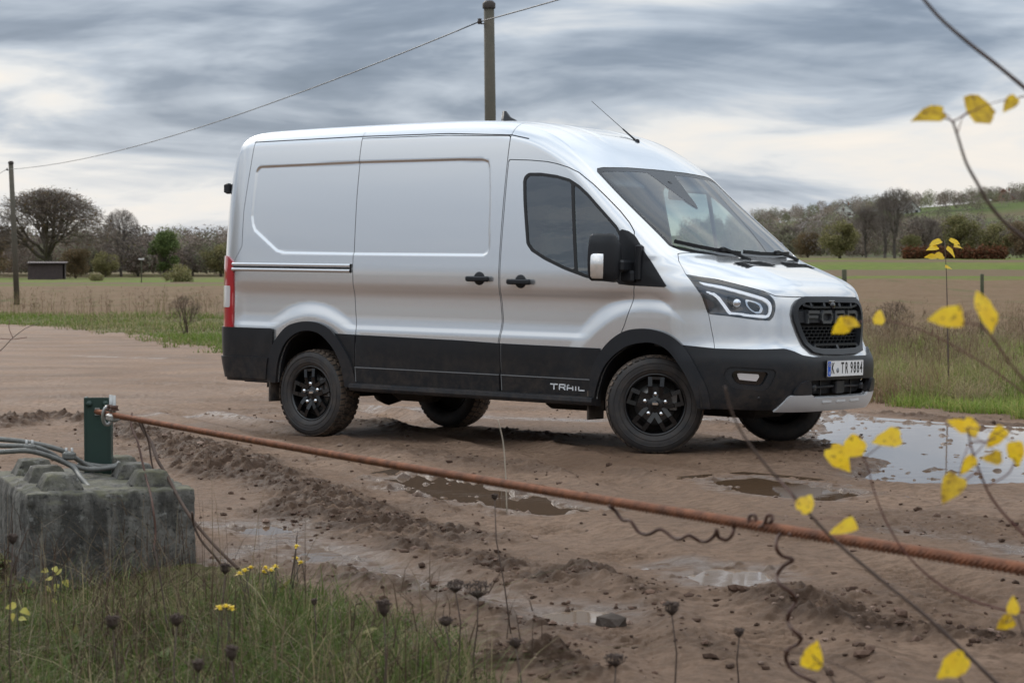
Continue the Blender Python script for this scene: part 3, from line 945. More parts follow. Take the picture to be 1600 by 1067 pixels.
M_CLEARREF = mat('clear_reflector', (0.75, 0.72, 0.72), 0.2, 0.3, coat=1.0, bump=(60, 0.3, 0.004))
M_AMBER = mat('indicator_reflector', (0.86, 0.84, 0.82), 0.16, 0.6, coat=1.0, bump=(60, 0.25, 0.004))
M_DRL = mat('daytime_light_guide', (0.9, 0.92, 0.95), 0.25, coat=0.5, emis=((0.92, 0.96, 1.0), 0.22))
M_TYRE = mat('tyre_rubber', (0.020, 0.021, 0.024), 0.62, var=(9, 0.7), col2=(0.075, 0.058, 0.046), bump=(60, 0.25, 0.004))
M_TREAD = mat('muddy_tread', (0.030, 0.026, 0.024), 0.8, var=(14, 1.0), col2=(0.20, 0.145, 0.105), bump=(50, 0.5, 0.006))
M_RIM = mat('gloss_black_alloy', (0.007, 0.007, 0.008), 0.28, 0.0, coat=0.35)
M_UNDER = mat('underbody_black', (0.016, 0.015, 0.014), 0.8, var=(6, 0.6), col2=(0.06, 0.045, 0.035))
M_FLAP = mat('muddy_flap', (0.028, 0.026, 0.025), 0.75, var=(8, 1.0), col2=(0.16, 0.12, 0.09))
M_WHITE = mat('plate_white', (0.80, 0.80, 0.80), 0.35)
M_BLUE = mat('plate_blue', (0.01, 0.09, 0.50), 0.4)
M_INK = mat('plate_ink', (0.008, 0.008, 0.010), 0.4)
M_SEAT = mat('seat_cloth', (0.035, 0.037, 0.042), 0.9)
M_DISC = mat('brake_disc_steel', (0.16, 0.155, 0.15), 0.35, 0.8)

# faint ripple in the toughened side glass
_nt = M_GLASS_S.node_tree
_n = _nt.nodes.new('ShaderNodeTexNoise'); _n.inputs['Scale'].default_value = 4.0; _n.inputs['Detail'].default_value = 2.0
_t = _nt.nodes.new('ShaderNodeTexCoord'); _mp = _nt.nodes.new('ShaderNodeMapping'); _mp.inputs['Scale'].default_value = (1, 1, 3)
_nt.links.new(_t.outputs['Object'], _mp.inputs[0]); _nt.links.new(_mp.outputs[0], _n.inputs['Vector'])
_b = _nt.nodes.new('ShaderNodeBump'); _b.inputs['Strength'].default_value = 0.07; _b.inputs['Distance'].default_value = 0.01
_nt.links.new(_n.outputs['Fac'], _b.inputs['Height'])
for _g in _nt.nodes:
    if _g.type == 'BSDF_GLOSSY': _nt.links.new(_b.outputs[0], _g.inputs['Normal'])
VAN = empty('panel_van')
tag(VAN, 'silver high-roof panel van with black lower cladding parked on the muddy track', 'van')
VM = Matrix(((0.7882568801, 0.6150683831, 0.0184925679, 1.5542325679), (-0.6152788603, 0.7882594483, 0.0088862975, 15.9985929599), (-0.0091112607, -0.0183827712, 0.9997895072, -0.0519925689), (0, 0, 0, 1)))
VAN.matrix_world = VM

SH = Shell(.0185)
def coords():
    V = SH.V
    return V[:, 0], V[:, 1], V[:, 2], np.abs(V[:, 1])
def gpoly_xz(poly, lim=.45):
    x, y, z, ay = coords()
    return np.minimum(sdpoly(x, z, poly), ay - lim)
def gpoly_qz(poly):
    x, y, z, ay = coords()
    return np.minimum(sdpoly(x - ay, z, poly), x)
def mirror_y(half):
    """half outline with y>=0 -> closed symmetric outline"""
    return half + [(-y, z) for y, z in reversed(half) if y > 1e-6]
def sides(F):
    """split a face set into right (y<0) and left"""
    c = SH.V[F[:, :3]].mean(1)[:, 1]
    return (('right', F[c < 0]), ('left', F[c >= 0]))

# edge loops exactly along the border of the pressed side panels
for lv in (-.004, .002, .009, .016):
    x, y, z, ay = coords()
    k_ = (x > -4.2) & (x < -1.3) & (z > 1.35) & (z < 2.3) & (ay > .7)
    g = np.full(len(x), -1.0); g[k_] = sdpoly(x[k_], z[k_], REC) - lv
    a_, b_ = SH.split(SH.F, g)
    SH.F = np.concatenate([a_, b_])
x, y, z, ay = coords()
k_ = np.where((x > -4.15) & (x < -1.4) & (z > 1.38) & (z < 2.25) & (ay > .7))[0]
SH.V[k_, 1] = np.sign(SH.V[k_, 1]) * np.where(np.abs(ay[k_] - Wxz(x[k_], z[k_])) < .03, Wxz(x[k_], z[k_]), ay[k_])
SH.N[k_] = fgrad(SH.V[k_], .004)
body = SH.F
_x, _y, _z, _ay = coords()
body, _ = SH.split(body, _z - .385)          # open underneath

# --- windscreen
WS = mirror_y([(0, 2.128), (.39, 2.124), (.70, 2.110), (.775, 2.098), (.812, 2.068), (.838, 1.58), (.845, 1.525), (.80, 1.495), (.714, 1.478), (.454, 1.464), (0, 1.458)])
def g_ws(sh=0):
    x, y, z, ay = coords()
    return np.minimum(np.minimum(sdpoly(y, z, WS) - sh, x + .75), .9 - ay)
ws, body = SH.split(body, g_ws())
x, y, z, ay = coords()
_frit = np.interp(np.abs(y), [0, .05, .14, .2], [.30, .26, .10, .0])       # sensor housing in the top centre
g = sdpoly(y, z, WS) - .030
g = np.minimum(g, 2.128 - _frit - z)
g = np.minimum(g, z - (np.interp(np.abs(y), [0, .454, .714, .845], [1.458, 1.464, 1.478, 1.5]) + .030))
ws_glass, ws_frit = SH.split(ws, g)
SH.obj('windscreen', ws_glass, M_GLASS_F, VAN, -.004)
SH.obj('windscreen_surround', ws_frit, mat('windscreen_frit', (0.010, 0.011, 0.013), 0.25, spec=0.3), VAN, -.003, .012)

# --- door windows
WIN = [(-1.192, 2.005), (-1.180, 2.045), (-1.145, 2.066), (-1.025, 2.064), (-.88, 2.045), (-.759, 2.016), (-.66, 1.966), (-.571, 1.902), (-.289, 1.662), (-.245, 1.60), (-.235, 1.50), (-.235, 1.262), (-.30, 1.256), (-.43, 1.266), (-.547, 1.287), (-.75, 1.345), (-.936, 1.415), (-1.06, 1.476), (-1.11, 1.53), (-1.139, 1.682), (-1.17, 1.85)]
win, body = SH.split(body, gpoly_xz(WIN, .7))
x, y, z, ay = coords()
gi = sdpoly(x, z, WIN) - .024
xd = -.729 + (1.989 - z) * .141
gi = np.minimum(gi, np.abs(x - xd) - .013)
wglass, wframe = SH.split(win, gi)

# --- wheel arches, flares
FO = [(-.495, .36), (-.483, .513), (-.458, .631), (-.342, .798), (-.191, .900), (-.035, .930), (.12, .918), (.23, .880), (.35, .776), (.456, .605), (.500, .50), (.515, .36)]
FI = [(-.448, .36), (-.432, .46), (-.344, .655), (-.172, .790), (.0, .832), (.12, .822), (.22, .770), (.322, .650), (.40, .50), (.43, .36)]
RO = [(-3.775, .36), (-3.755, .526), (-3.699, .686), (-3.551, .838), (-3.42, .884), (-3.28, .897), (-3.14, .876), (-3.018, .812), (-2.849, .612), (-2.775, .411), (-2.765, .36)]
RI = [(-3.675, .36), (-3.635, .560), (-3.553, .712), (-3.42, .800), (-3.29, .822), (-3.16, .796), (-3.021, .690), (-2.940, .557), (-2.895, .36)]
FO, FI, RO, RI = [cr_curve(p_, 5).tolist() for p_ in (FO, FI, RO, RI)]
for poly in (FI, RI):
    _, body = SH.split(body, gpoly_xz(poly))
# --- bodywork beneath the cladding stays; pieces laid on top
cl_src = body

# --- headlights
HLQ = [(-.653, 1.326), (-.35, 1.287), (.099, 1.212), (.165, 1.190), (.212, 1.155), (.226, 1.12), (.221, 1.075), (.201, 1.033), (.163, 1.006), (.037, 1.009), (-.246, 1.033), (-.444, 1.045), (-.508, 1.171)]
hl, body = SH.split(body, gpoly_qz(HLQ))
# --- grille opening
GR = mirror_y([(0, 1.176), (.36, 1.174), (.43, 1.156), (.475, 1.120), (.500, 1.060), (.492, 1.0), (.46, .920), (.414, .833), (.36, .780), (.25, .762), (0, .757)])
def g_gr():
    x, y, z, ay = coords()
    return np.minimum(sdpoly(y, z, GR), x - .5)
gr, body = SH.split(body, g_gr())
# --- bonnet
def g_hood():
    x, y, z, ay = coords()
    q = x - ay
    zl = np.interp(q, [-.75, -.69, -.644, -.35, .1, .229, .435, .95], [1.44, 1.398, 1.318, 1.289, 1.214, 1.180, 1.176, 1.178])
    xr = np.interp(ay, [0, .454, .714, .844, .914, .953, 1.0], [.300, .272, .200, .158, .215, .30, .34])
    return np.minimum(z - zl, x - xr)
def cut_gap(F, gfun, w=.0032):
    """faces inside a panel, faces outside it; a slit of 2w is left open between them"""
    a, b = SH.split(F, gfun() - w)
    _, b = SH.split(b, gfun() + w)
    return a, b
hood, body = cut_gap(body, g_hood)
# --- front doors
DOOR = [(-1.349, 2.170), (-1.137, 2.160), (-.99, 2.147), (-.894, 2.130), (-.78, 2.10), (-.683, 2.060), (-.55, 1.972), (-.416, 1.868), (-.30, 1.775), (-.206, 1.690), (-.150, 1.625), (-.134, 1.55), (-.134, 1.45), (-.112, 1.265), (-.122, 1.15), (-.150, 1.06), (-.196, .94), (-.25, .83), (-.35, .70), (-.46, .50), (-.50, .43), (-1.304, .43), (-1.332, .571), (-1.347, .764), (-1.325, .90), (-1.319, .958), (-1.330, 1.05), (-1.342, 1.151), (-1.347, 1.44), (-1.346, 1.779)]
doors, body = cut_gap(body, lambda: gpoly_xz(DOOR, .6))
# --- sliding door on the right
SLIDE = [(-2.876, 2.372), (-2.866, 1.9), (-2.848, 1.50), (-2.836, 1.2), (-2.822, 1.0), (-2.802, .85), (-2.80, .76), (-2.815, .66), (-2.80, .43), (-1.318, .43), (-1.344, .571), (-1.359, .764), (-1.337, .90), (-1.331, .958), (-1.342, 1.05), (-1.354, 1.151), (-1.359, 1.44), (-1.360, 2.0), (-1.362, 2.350), (-2.0, 2.372)]
def g_slide():
    x, y, z, ay = coords()
    return np.minimum(sdpoly(x, z, SLIDE), -y - .6)
slide, body = cut_gap(body, g_slide)
# --- seams: roof gutter, rear pillar
def slit(F, dfun, ext, w):
    """open a slit of half width w along dfun = 0, only where ext(x, ay, z) holds"""
    a, b = SH.split(F, dfun() - w)
    b, m_ = SH.split(b, -(dfun() + w))
    c = SH.V[m_[:, :4]].mean(1)
    keep = m_[~ext(c[:, 0], np.abs(c[:, 1]), c[:, 2])]
    return np.concatenate([a, b, keep])
def d_seam():
    x, y, z, ay = coords()
    return z - np.interp(x, [-4.084, -2.882, -1.993, -1.36, -1.19], [2.372, 2.388, 2.386, 2.358, 2.325])
body = slit(body, d_seam, lambda x, ay, z: (x > -4.084) & (x < -1.19) & (ay > .6), .0045)
def d_pillar():
    x, y, z, ay = coords()
    return x - np.interp(z, [.82, 1.365, 1.387, 1.50, 1.795, 2.159, 2.365, 2.46], [-4.182, -4.182, -4.175, -4.100, -4.112, -4.087, -4.078, -4.06])
body = slit(body, d_pillar, lambda x, ay, z: (ay > .45) & (z > 1.37), .0030)
def d_x(xc):
    return lambda: coords()[0] - xc
body = slit(body, d_x(-2.878), lambda x, ay, z: (z > 2.375) & (ay > .55), .0020)
body = slit(body, d_x(-1.36), lambda x, ay, z: (z > 2.172) & (ay > .62), .0026)
def d_fj():
    x, y, z, ay = coords()
    return x - np.interp(z, [.80, 1.045], [.525, .470])
body = slit(body, d_fj, lambda x, ay, z: (z < 1.045) & (ay > .6), .0018)
# --- tail lights
def g_tail():
    x, y, z, ay = coords()
    zt = np.interp(x, [-4.27, -4.178], [1.420, 1.362])
    return np.minimum(np.minimum(-4.178 - x, z - .793), np.minimum(zt - z, ay - .80))
tail, body = SH.split(body, g_tail())

def g_fb(sh=0.0):
    x, y, z, ay = coords()
    q = x - ay
    zb = np.interp(q, [-.75, -.673, -.374, .007, .304, .40, .50, .62, .80, 1.04], [.823, .823, .803, .800, .807, .790, .760, .748, .748, .748])
    return np.minimum(zb - z, x - .25) - sh
_, body = SH.split(body, g_fb(.014))
# --- painted parts
SH.obj('body_shell', body, M_PAINT, VAN, 0, .016)
SH.obj('bonnet', hood, M_PAINT, VAN, 0, .016)
SH.obj('sliding_door', slide, M_PAINT, VAN, 0, .016)
DOOR_O = {}
for sd, F in sides(doors):
    DOOR_O[sd] = SH.obj('front_door', F, M_PAINT, VAN, 0, .016)
for sd, F in sides(wglass):
    SH.obj('window_glass', F, M_GLASS_S, DOOR_O[sd], -.006)
for sd, F in sides(wframe):
    SH.obj('window_frame', F, M_RUBBER, DOOR_O[sd], -.001, .02)
for sd, F in sides(tail):
    o = SH.obj('tail_light', F, M_RED, VAN, .012, .03)
    x, y, z, ay = coords()
    mid, _ = SH.split(F, np.minimum(np.minimum(1.17 - z, z - .99), -4.215 - x))
    SH.obj('clear_section', mid, M_CLEARREF, o, .0145, .004)

# --- a dark skin just inside, so that the slits read as gaps and not as see-through
inner = SH.F
_x, _y, _z, _ay = coords()
inner, _ = SH.split(inner, _z - .40)
for gf in (lambda: g_ws(-.012), lambda: gpoly_xz(WIN, .7), lambda: gpoly_xz(FI), lambda: gpoly_xz(RI), lambda: gpoly_qz(HLQ), g_gr, lambda: g_fb(.014)):
    _, inner = SH.split(inner, gf())
SH.obj('inner_skin', inner, M_LINING, VAN, -.030)

# --- black cladding and bumpers
def g_side_low():
    x, y, z, ay = coords()
    zt = np.interp(x, [-4.5, -4.161, -3.655, -2.803, -1.715, -1.322, -.426], [.83, .826, .819, .803, .792, .782, .776])
    return np.minimum(zt - z, np.minimum(ay - .6, .2 - x))
low, _ = SH.split(cl_src, g_side_low())
for poly in (FO, RO):
    _, low = SH.split(low, gpoly_xz(poly))
_x, _y, _z, _ay = coords()
rearb, low = SH.split(low, -3.7 - _x)
_x, _y, _z, _ay = coords()
low, _ = SH.split(low, -.40 - _x)
def band(F, x0, x1):
    x, y, z, ay = coords()
    a, _ = SH.split(F, np.minimum(x - x0, x1 - x))
    return a
for x0, x1 in ((-1.318, -.40), (-2.79, -1.333), (-3.2, -2.803)):
    pc = band(low, x0, x1)
    x, y, z, ay = coords()
    up, dn = SH.split(pc, z - (.541 + .0))
    for sd, F in sides(up): SH.obj('door_cladding', F, M_PLAST, VAN, .011, .018)
    for sd, F in sides(dn): SH.obj('sill_cladding', F, M_PLAST, VAN, .024, .030)

# rear bumper: wraps the corner
def g_rb():
    x, y, z, ay = coords()
    return np.minimum(.826 - z, -3.70 - x)
rb, _ = SH.split(cl_src, g_rb())
_, rb = SH.split(rb, gpoly_xz(RO))
RB = SH.obj('rear_bumper', rb, M_PLAST, VAN, .024, .035)
x, y, z, ay = coords()
rb2, _ = SH.split(rb, np.minimum(.585 - z, z - .41))
SH.obj('bumper_lower_strip', rb2, M_PLAST, RB, .040, .02)

# flares
def ring(po, pi_):
    a, _ = SH.split(cl_src, gpoly_xz(po))
    return a
for po in (FO, RO):
    for sd, F in sides(ring(po, None)):
        SH.obj('wheel_arch_flare', F, M_PLAST2, VAN, .030, .085)

# front bumper
fb, _ = SH.split(cl_src, g_fb())
_, fb = SH.split(fb, gpoly_xz(FO))
FOGQ = [(-.298, .616), (-.282, .655), (-.250, .676), (-.20, .680), (.185, .668), (.205, .655), (.205, .632), (.15, .545), (.12, .526), (.06, .521), (-.17, .530), (-.23, .545)]
FOGI = [(-.225, .618), (-.21, .645), (-.18, .655), (.12, .648), (.135, .632), (.085, .560), (.05, .548), (-.15, .555), (-.19, .575)]
SLOT = mirror_y([(0, .590), (.405, .590), (.435, .578), (.385, .480), (.36, .472), (0, .472)])
def g_slot():
    x, y, z, ay = coords()
    return np.minimum(sdpoly(y, z, SLOT), x - .5)
fog, fb = SH.split(fb, gpoly_qz(FOGQ))
slot, fb = SH.split(fb, g_slot())
FB = SH.obj('front_bumper', fb, M_PLAST, VAN, .016, .03)
for sd, F in sides(fog):
    inner_f, outer_f = SH.split(F, gpoly_qz(FOGI))
    fr = SH.obj('fog_light_bezel', outer_f, M_PLAST2, FB, .006, .035)
    SH.obj('bezel_recess', inner_f, M_BLACK, fr, -.035)
    LAMPQ = [(-.176, .630), (-.157, .636), (.061, .630), (.021, .580), (-.147, .590)]
    lampf, _ = SH.split(inner_f, gpoly_qz(LAMPQ))
    SH.obj('fog_light', lampf, M_CLEARREF, FB, -.012, .03)
SH.obj('lower_intake', slot, M_INNER, FB, -.05)
SKID = mirror_y([(0, .478), (.355, .478), (.405, .492), (.578, .490), (.600, .478), (.655, .385), (.66, .36), (0, .36)])
def g_skid():
    x, y, z, ay = coords()
    return np.minimum(sdpoly(y, z, SKID), x - .4)
sk, _ = SH.split(fb, g_skid())
SKO = SH.obj('skid_plate', sk, M_SILVER, VAN, .034, .04)
POD = [(.412, .494), (.438, .588), (.47, .590), (.518, .577), (.56, .53), (.575, .494)]
def g_pod():
    x, y, z, ay = coords()
    return np.minimum(sdpoly(ay, z, POD), x - .4)
pod, _ = SH.split(fb, g_pod())
for sd, F in sides(pod):
    SH.obj('bumper_pod', F, M_PLAST2, FB, .034, .03)
# mirror corner triangle
TRI = [(-.262, 1.645), (-.185, 1.625), (-.128, 1.588), (.172, 1.228), (-.14, 1.236), (-.262, 1.246)]
tri, _ = SH.split(np.concatenate([cl_src]), gpoly_xz(TRI, .7))
tri2, _ = SH.split(win, gpoly_xz(TRI, .7))
for sd, F in sides(np.concatenate([tri, tri2])):
    SH.obj('mirror_corner_trim', F, M_PLAST, VAN, .006, .012)

# ------------------------------------------------------------------ van: surface lookups
_sc = {}
def solve_axis(fixed, axis, lo, hi):
    """first crossing of the skin along an axis from hi towards lo"""
    key = (axis, lo) + tuple(round(v, 4) for v in fixed.values())
    if key in _sc: return _sc[key]
    t = np.linspace(hi, lo, 420)
    p = {k: np.full(t.shape, v) for k, v in fixed.items()}; p[axis] = t
    g = fbody(p['x'], p['y'], p['z'])
    i = np.where(g < 0)[0]
    if not len(i): r = lo
    elif i[0] == 0: r = hi
    else:
        k = i[0]; r = t[k - 1] + (t[k] - t[k - 1]) * g[k - 1] / (g[k - 1] - g[k])
    _sc[key] = float(r)
    return float(r)
def front_x(y, z): return solve_axis({'y': y, 'z': z}, 'x', -1.5, 1.3)
def side_y(x, z): return -solve_axis({'x': x, 'z': z}, 'y', 0.3, 1.2)        # magnitude, right side negative
def top_z(x, y): return solve_axis({'x': x, 'y': y}, 'z', 1.0, 2.8)
def sy(x, z, side=-1): return side * -side_y(x, z)

# ------------------------------------------------------------------ headlights
hl_r = dict(sides(hl))
for sd, F in hl_r.items():
    o = SH.obj('headlight', F, M_LENS, VAN, .001)
    SH.obj('housing', F, M_HOUSING, o, -.075)
    x, y, z, ay = coords()
    rim, _ = SH.split(F, .010 - sdpoly(x - ay, z, HLQ))
    SH.obj('lens_rim', rim, M_INK, o, -.001, .07)
    # daytime light guides
    DT = [(-.556, 1.287), (-.548, 1.263), (-.317, 1.228), (.09, 1.152), (.150, 1.128), (.170, 1.105), (.163, 1.062), (.132, 1.050), (-.035, 1.058), (-.225, 1.067), (-.335, 1.172), (-.39, 1.203), (-.475, 1.215), (-.487, 1.190), (-.41, 1.178), (-.362, 1.150), (-.250, 1.042), (.13, 1.020), (.175, 1.035), (.196, 1.065), (.204, 1.105), (.190, 1.140), (.155, 1.165), (.095, 1.183), (-.317, 1.260)]
    a, _ = SH.split(F, gpoly_qz(DT) - .004)
    SH.obj('light_guide', a, M_DRL, o, -.020, .02)
    # reflector and projector
    RF = [(-.085, 1.160), (.03, 1.143), (.085, 1.125), (.105, 1.095), (.09, 1.062), (.04, 1.055), (-.03, 1.078), (-.075, 1.115)]
    a, _ = SH.split(F, gpoly_qz(RF))
    SH.obj('reflector', a, M_CHROME, o, -.030, .02)
    RF2 = [(-.065, 1.148), (.02, 1.132), (.065, 1.113), (.075, 1.09), (.06, 1.072), (.02, 1.070), (-.03, 1.090), (-.058, 1.12)]
    a, _ = SH.split(F, gpoly_qz(RF2))
    SH.obj('bulb_shield', a, M_PLAST2, o, -.024, .01)
    PJ = [(-.27, 1.178), (-.15, 1.165), (-.125, 1.14), (-.13, 1.10), (-.165, 1.085), (-.22, 1.10), (-.26, 1.14)]
    a, _ = SH.split(F, gpoly_qz(PJ))
    SH.obj('projector_shroud', a, M_PLAST2, o, -.034, .02)
    s_ = -1 if sd == 'right' else 1
    pq = (-.165, 1.130)
    c = SH.V[np.unique(F)]
    qv = c[:, 0] - np.abs(c[:, 1])
    k = np.argmin((qv - pq[0]) ** 2 + (c[:, 2] - pq[1]) ** 2)
    pc = Vector(c[k]); pn = Vector(SH.N[np.unique(F)][k])
    mb = MB()
    V = []; Fq = []
    q_ = pn.to_track_quat('Z', 'Y').to_matrix()
    for i in range(7):
        th = math.pi / 2 * i / 6
        for j in range(16):
            p = Vector((.030 * math.cos(th) * math.cos(j * math.pi / 8), .030 * math.cos(th) * math.sin(j * math.pi / 8), .016 * math.sin(th)))
            V.append(pc + pn * -.034 + q_ @ p)
    for i in range(6):
        for j in range(16):
            Fq.append((i * 16 + j, i * 16 + (j + 1) % 16, (i + 1) * 16 + (j + 1) % 16, (i + 1) * 16 + j))
    mb.add(V, Fq, True)
    mb.build('projector_lens', M_CHROME, o)

# ------------------------------------------------------------------ grille
x, y, z, ay = coords()
gframe, gin = SH.split(gr, .040 - sdpoly(y, z, GR))
GRO = SH.obj('grille', gframe, M_PLAST2, VAN, .022, .06)
SH.obj('grille_back', gin, M_INNER, GRO, -.075)
def gx(y, z, off=0.0): return front_x(y, z) + off
mesh_mb = MB()
rows = [z_ for z_ in np.arange(.795, .985, .0245)] + [z_ for z_ in np.arange(1.083, 1.12, .0245)]
GRa = np.array(GR)
for r_i, zz in enumerate(rows):
    ymax = .5
    ys = np.arange(-.48, .481, .03)
    ok = sdpoly(ys, np.full(ys.shape, zz), GRa) > .030
    for a, b in zip(range(len(ys) - 1), range(1, len(ys))):
        if ok[a] and ok[b]:
            mesh_mb.bar((gx(ys[a], zz) - .028, ys[a], zz), (gx(ys[b], zz) - .028, ys[b], zz), .026, .0045)
    ph = .03 if r_i % 2 else 0.0
    yv = np.arange(-.48 + ph, .481, .06)
    okv = sdpoly(yv, np.full(yv.shape, zz + .012), GRa) > .030
    for yy, k_ in zip(yv, okv):
        if k_ and not (zz > .965 and zz < 1.06):
            xx = gx(yy, zz) - .028
            mesh_mb.bar((xx, yy - .004, zz), (xx - .002, yy + .004, zz + .0245), .024, .0045, (0, 1, 0))
tag(mesh_mb.build('honeycomb_mesh', M_PLAST, GRO), kind='stuff')
# broad bar with raised letters
bar_mb = MB()
ysb = np.linspace(-.455, .455, 15)
V = []
for yy in ysb:
    xx = gx(yy, 1.035)
    for dz, dx in ((-.048, -.020), (-.040, .006), (.040, .000), (.048, -.026)):
        V.append((xx + dx, yy, 1.035 + dz))
Fb = [(i * 4 + k, (i + 1) * 4 + k, (i + 1) * 4 + k + 1, i * 4 + k + 1) for i in range(14) for k in range(3)]
bar_mb.add(V, Fb)
bar_mb.build('grille_bar', M_PLAST, GRO)
def stroke(mb, pts, w, dep, off):
    for (y0, z0), (y1, z1) in zip(pts[:-1], pts[1:]):
        L = math.hypot(y1 - y0, z1 - z0); ey, ez = (y1 - y0) / L * w / 2, (z1 - z0) / L * w / 2
        a = (gx((y0 + y1) / 2, 1.035) + off, y0 - ey, z0 - ez); b = (gx((y0 + y1) / 2, 1.035) + off, y1 + ey, z1 + ez)
        mb.bar(a, b, w, dep, (1, 0, 0))
HL_ = .036
def L_F(mb, c): stroke(mb, [(c - .065, 1.035 - HL_), (c - .065, 1.035 + HL_)], .020, .022, .010); stroke(mb, [(c - .065, 1.035 + HL_), (c + .07, 1.035 + HL_)], .020, .022, .012); stroke(mb, [(c - .065, 1.035 + .002), (c + .055, 1.035 + .002)], .018, .022, .011)
def L_O(mb, c): stroke(mb, [(c - .07, 1.035 - .016), (c - .07, 1.035 + .016), (c - .05, 1.035 + HL_), (c + .05, 1.035 + HL_), (c + .07, 1.035 + .016), (c + .07, 1.035 - .016), (c + .05, 1.035 - HL_), (c - .05, 1.035 - HL_), (c - .07, 1.035 - .016)], .020, .022, .012)
def L_R(mb, c): stroke(mb, [(c - .065, 1.035 - HL_), (c - .065, 1.035 + HL_), (c + .05, 1.035 + HL_), (c + .068, 1.035 + .02), (c + .05, 1.035), (c - .06, 1.035)], .020, .022, .012); stroke(mb, [(c + .01, 1.035), (c + .066, 1.035 - HL_)], .022, .022, .010)
def L_D(mb, c): stroke(mb, [(c - .068, 1.035 - HL_), (c - .068, 1.035 + HL_), (c + .045, 1.035 + HL_), (c + .068, 1.035 + .016), (c + .068, 1.035 - .016), (c + .045, 1.035 - HL_), (c - .068, 1.035 - HL_)], .020, .022, .012)
M_LETTER = mat('grille_letter_grey', (0.060, 0.064, 0.070), 0.38)
for fn, c in ((L_F, -.282), (L_O, -.094), (L_R, .094), (L_D, .282)):
    mb = MB(); fn(mb, c); mb.build('grille_letter', M_LETTER, GRO)
# upper and lower frames inside the grille
mb = MB()
def gbar(mb, y0, z0, y1, z1, w, off, dep=.03):
    mb.bar((gx(y0, z0) + off, y0, z0), (gx(y1, z1) + off, y1, z1), w, dep, (1, 0, 0))
for s_ in (-1, 1):
    gbar(mb, s_ * .38, 1.120, s_ * .28, 1.105, .016, .0); gbar(mb, s_ * .28, 1.105, s_ * .0, 1.105, .016, .002)
    gbar(mb, s_ * .30, 1.150, s_ * .28, 1.105, .022, .002); gbar(mb, s_ * .11, 1.150, s_ * .11, 1.105, .030, .003)
    gbar(mb, s_ * .40, 1.150, s_ * .37, 1.118, .030, .001)
mb.build('upper_grille_frame', M_PLAST2, GRO)
mb = MB()
for s_ in (-1, 1):
    gbar(mb, s_ * .30, .835, s_ * .34, .795, .022, .004); gbar(mb, s_ * .31, .838, 0, .838, .016, .006)
gbar(mb, 0, .838, 0, .79, .03, .004)
mb.build('lower_grille_frame', M_PLAST2, GRO)
mb = MB(); mb.lathe([(.0, .02), (.020, .02), (.026, .012), (.028, -.02)], 16, 'x', (gx(0, 1.115) + .012, 0, 1.118))
mb.box((gx(0, 1.135) + .008, 0, 1.140), (.03, .09, .03), bev=.005)
mb.build('front_camera', M_BLACK, GRO)

# ------------------------------------------------------------------ number plate
PZ = .669
pxx = front_x(0, PZ) + .016 + .014
mb = MB(); mb.box((pxx - .006, 0, PZ), (.012, .535, .125), bev=.004); PLH = mb.build('number_plate', M_INK, VAN)
mb = MB(); mb.box((pxx + .0015, 0, PZ), (.003, .520, .110)); PL = mb.build('plate_face', M_WHITE, PLH)
mb = MB(); mb.box((pxx + .0035, -.2375, PZ), (.002, .040, .104)); mb.build('euro_band', M_BLUE, PLH)
mb = MB()
for k in range(12):
    a = k * math.pi / 6
    mb.box((pxx + .0052, -.2375 + .011 * math.cos(a), PZ + .028 + .011 * math.sin(a)), (.0012, .0032, .0032))
mb.build('euro_stars', mat('star_yellow', (.8, .6, .05), .4), PLH)
def text_obj(txt, size, loc, sx, material, parent, rot, name, ext=.0008, bold=0.0, shear=0.0):
    cu = bpy.data.curves.new(name, 'FONT')
    cu.body = txt; cu.size = size; cu.align_x = 'CENTER'; cu.align_y = 'CENTER'; cu.extrude = ext; cu.offset = bold; cu.shear = shear
    tmp = bpy.data.objects.new('tmp', cu)
    COL.objects.link(tmp)
    bpy.context.view_layer.update()
    me = bpy.data.meshes.new_from_object(tmp.evaluated_get(bpy.context.evaluated_depsgraph_get()))
    bpy.data.objects.remove(tmp)
    me.materials.clear(); me.materials.append(material)
    o = bpy.data.objects.new(name, me); COL.objects.link(o)
    o.parent = parent
    o.matrix_local = Matrix.Translation(loc) @ rot @ Matrix.Diagonal((sx, 1, 1, 1))
    return o
ROT_F = Matrix(((0, 0, 1, 0), (1, 0, 0, 0), (0, 1, 0, 0), (0, 0, 0, 1)))       # text facing +x: right = +y
for ch, yy, s_ in (('K', -.186, .60), ('T', -.047, .60), ('R', .012, .60), ('9', .086, .62), ('8', .134, .62), ('8', .182, .62), ('4', .229, .62)):
    text_obj(ch, .112, (pxx + .0036, yy, PZ), s_, M_INK, PLH, ROT_F, 'plate_character', bold=.0016)
text_obj('D', .026, (pxx + .0048, -.2375, PZ - .032), .9, M_WHITE, PLH, ROT_F, 'plate_character')
mb = MB()
mb.lathe([(0, .001), (.019, .001), (.019, 0)], 20, 'x', (pxx + .0036, -.117, PZ - .012))
mb.build('plate_seal', mat('seal_grey', (.30, .32, .34), .5, var=(160, .8)), PLH)

